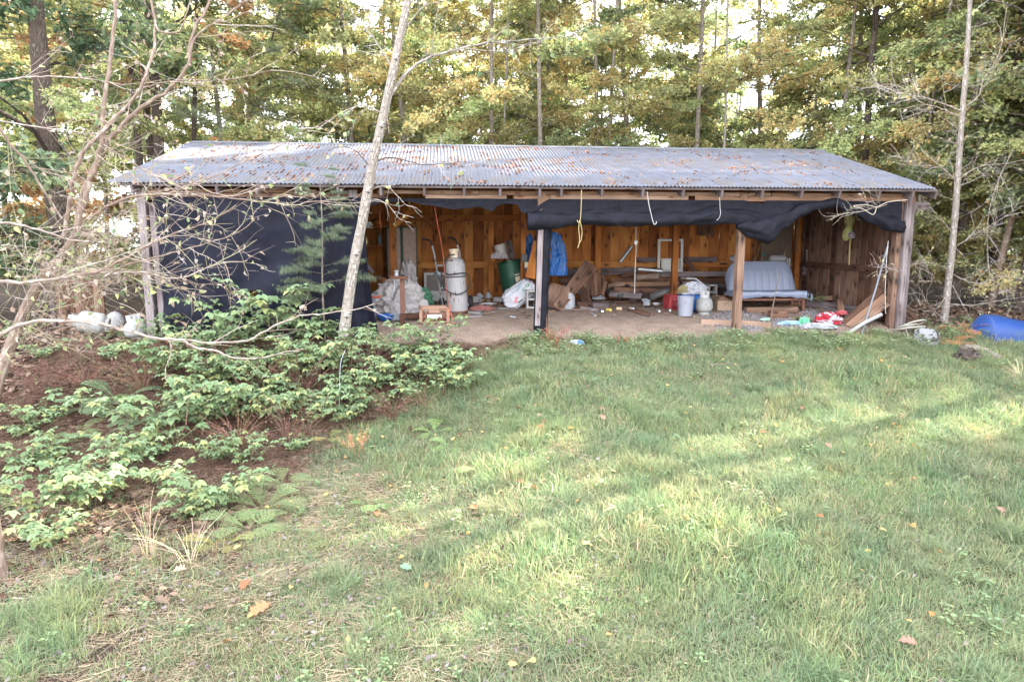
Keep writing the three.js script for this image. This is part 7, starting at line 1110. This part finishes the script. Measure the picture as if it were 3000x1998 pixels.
{ // white mottled crock among the weeds
  const mott = std({ roughness: 0.8, map: tex(256, 256, (x, y) => { const n = tile(x, y, 256, 256, 9, 9, 5) + 0.6 * tile(x, y, 256, 256, 24, 24, 7), k = smooth(0.02, 0.14, n); return mix3(mix3([0.6, 0.6, 0.61], [0.42, 0.35, 0.28], smooth(0.25, 0.5, tile(x, y, 256, 256, 5, 5, 2))), [0.24, 0.22, 0.18], k * 0.85); }) });
  const m = one('mottled_pail', 'white pail with flaking paint sunk in weeds at the right corner', 'pail', lathe([[0, 0], [0.15, 0], [0.19, 0.1], [0.2, 0.26], [0.19, 0.27], [0.18, 0.1], [0, 0.04]], 30), mott, G_([6.58, -0.15, 0.81], -0.02)); m.rotation.set(0.4, 0, 0.15);
}
{ const t = thing('hose_coil', 'loose coil of old grey hose at the shed’s right corner', 'hose', G_([6.67, -0.01, 0.25], 0.02)); for (const [r, y, x, a] of [[0.26, 0.05, 0.04, 0.25], [0.22, 0.12, 0.1, 0.5], [0.17, 0.09, 0, 0.35]]) part(t, 'loop', move(new THREE.TorusGeometry(r, 0.016, 8, 44), x, y, -0.05, Math.PI / 2 - a, 0.3, 0), plain(0.32, 0.3, 0.25)); }
one('grey_stick', 'pale stick propped against the loose hose', 'stick', tube([[6.34, -0.14, 0.81], [6.61, 0.14, 0.2]], 0.014, 7, 0.1), bark.lichen);
[[[7.38, 0.31, -0.9], [7.51, 0.05, -0.5], 0.16, 0.03, 'dark fallen board beside the shed’s right wall'], [[6.99, 0.21, -0.3], [7.47, 0.01, -0.3], 0.14, 0.03, 'rotten dark board flat beside the right corner']].forEach(([a, b, w, t, label], i) => one('fallen_board', label, 'board', boardBetween(a, b, w, t, [0.2, 1, 0.4], i), M.brown[2]));
{ const f = [tube(spline([[-5.59, -1.35, 6.08], [-5.34, -1.35, 6.12], [-5.13, -1.35, 6.07], [-5.04, -1.35, 6.05]].map((p) => [p[0], ground(p[0], p[2]) + 0.03, p[2]]), 12), [0.012, 0.009], 7, 0.2, 3)]; one('fallen_branch', 'thin fallen branch in the grass at the lower left edge', 'branch', f, bark.lichen); }
one('fallen_branch', 'thicker fallen branch behind the long grass at lower left', 'branch', tube(spline([[-4.97, -1.34, 5.92], [-4.8, -1.32, 5.81], [-4.61, -1.32, 5.66]].map((p) => [p[0], ground(p[0], p[2]) + 0.03, p[2]]), 12), [0.018, 0.014], 8, 0.2, 5), bark.grey);
one('fallen_branch', 'long thin twig curving over the upper right lawn', 'branch', tube(spline([[2.3, -0.34, 1.78], [2.61, -0.32, 1.7], [2.89, -0.32, 1.69], [3.34, -0.3, 1.59], [3.74, -0.27, 1.46]].map((p) => [p[0], ground(p[0], p[2]) + 0.07, p[2]]), 20), [0.008, 0.004], 6, 0.1, 5), bark.tan);
one('fallen_branch', 'fallen stick at the foot of the brambles above the lawn', 'branch', tube(spline([[-0.18, -0.41, 1.84], [0.19, -0.36, 1.79], [0.56, -0.34, 1.79]].map((p) => [p[0], ground(p[0], p[2]) + 0.06, p[2]]), 12), [0.012, 0.007], 6, 0.1, 5), bark.tan);
heap('plastic_bottle', 'crushed white bottle with a blue tip in the grass before the shed', 'bottle', G_([0.43, -0.09, 0.55], 0.02), [0.11, 0.05, 0.05], 0.25, 2.6, 91, std({ map: tex(64, 64, (x) => x > 50 ? [0.3, 0.45, 0.54] : [0.62, 0.63, 0.64]), roughness: 0.4 }), -0.5);
one('wire', 'thin galvanized wire arching up out of the brambles', 'wire', tube(spline([[-3.33, -0.92, 2.22], [-3.31, -0.47, 2.2], [-3.29, -0.05, 2.1], [-3.25, 0.09, 1.9]], 20), 0.003, 5), plain(0.5, 0.5, 0.58));

renderer.render(scene, camera);
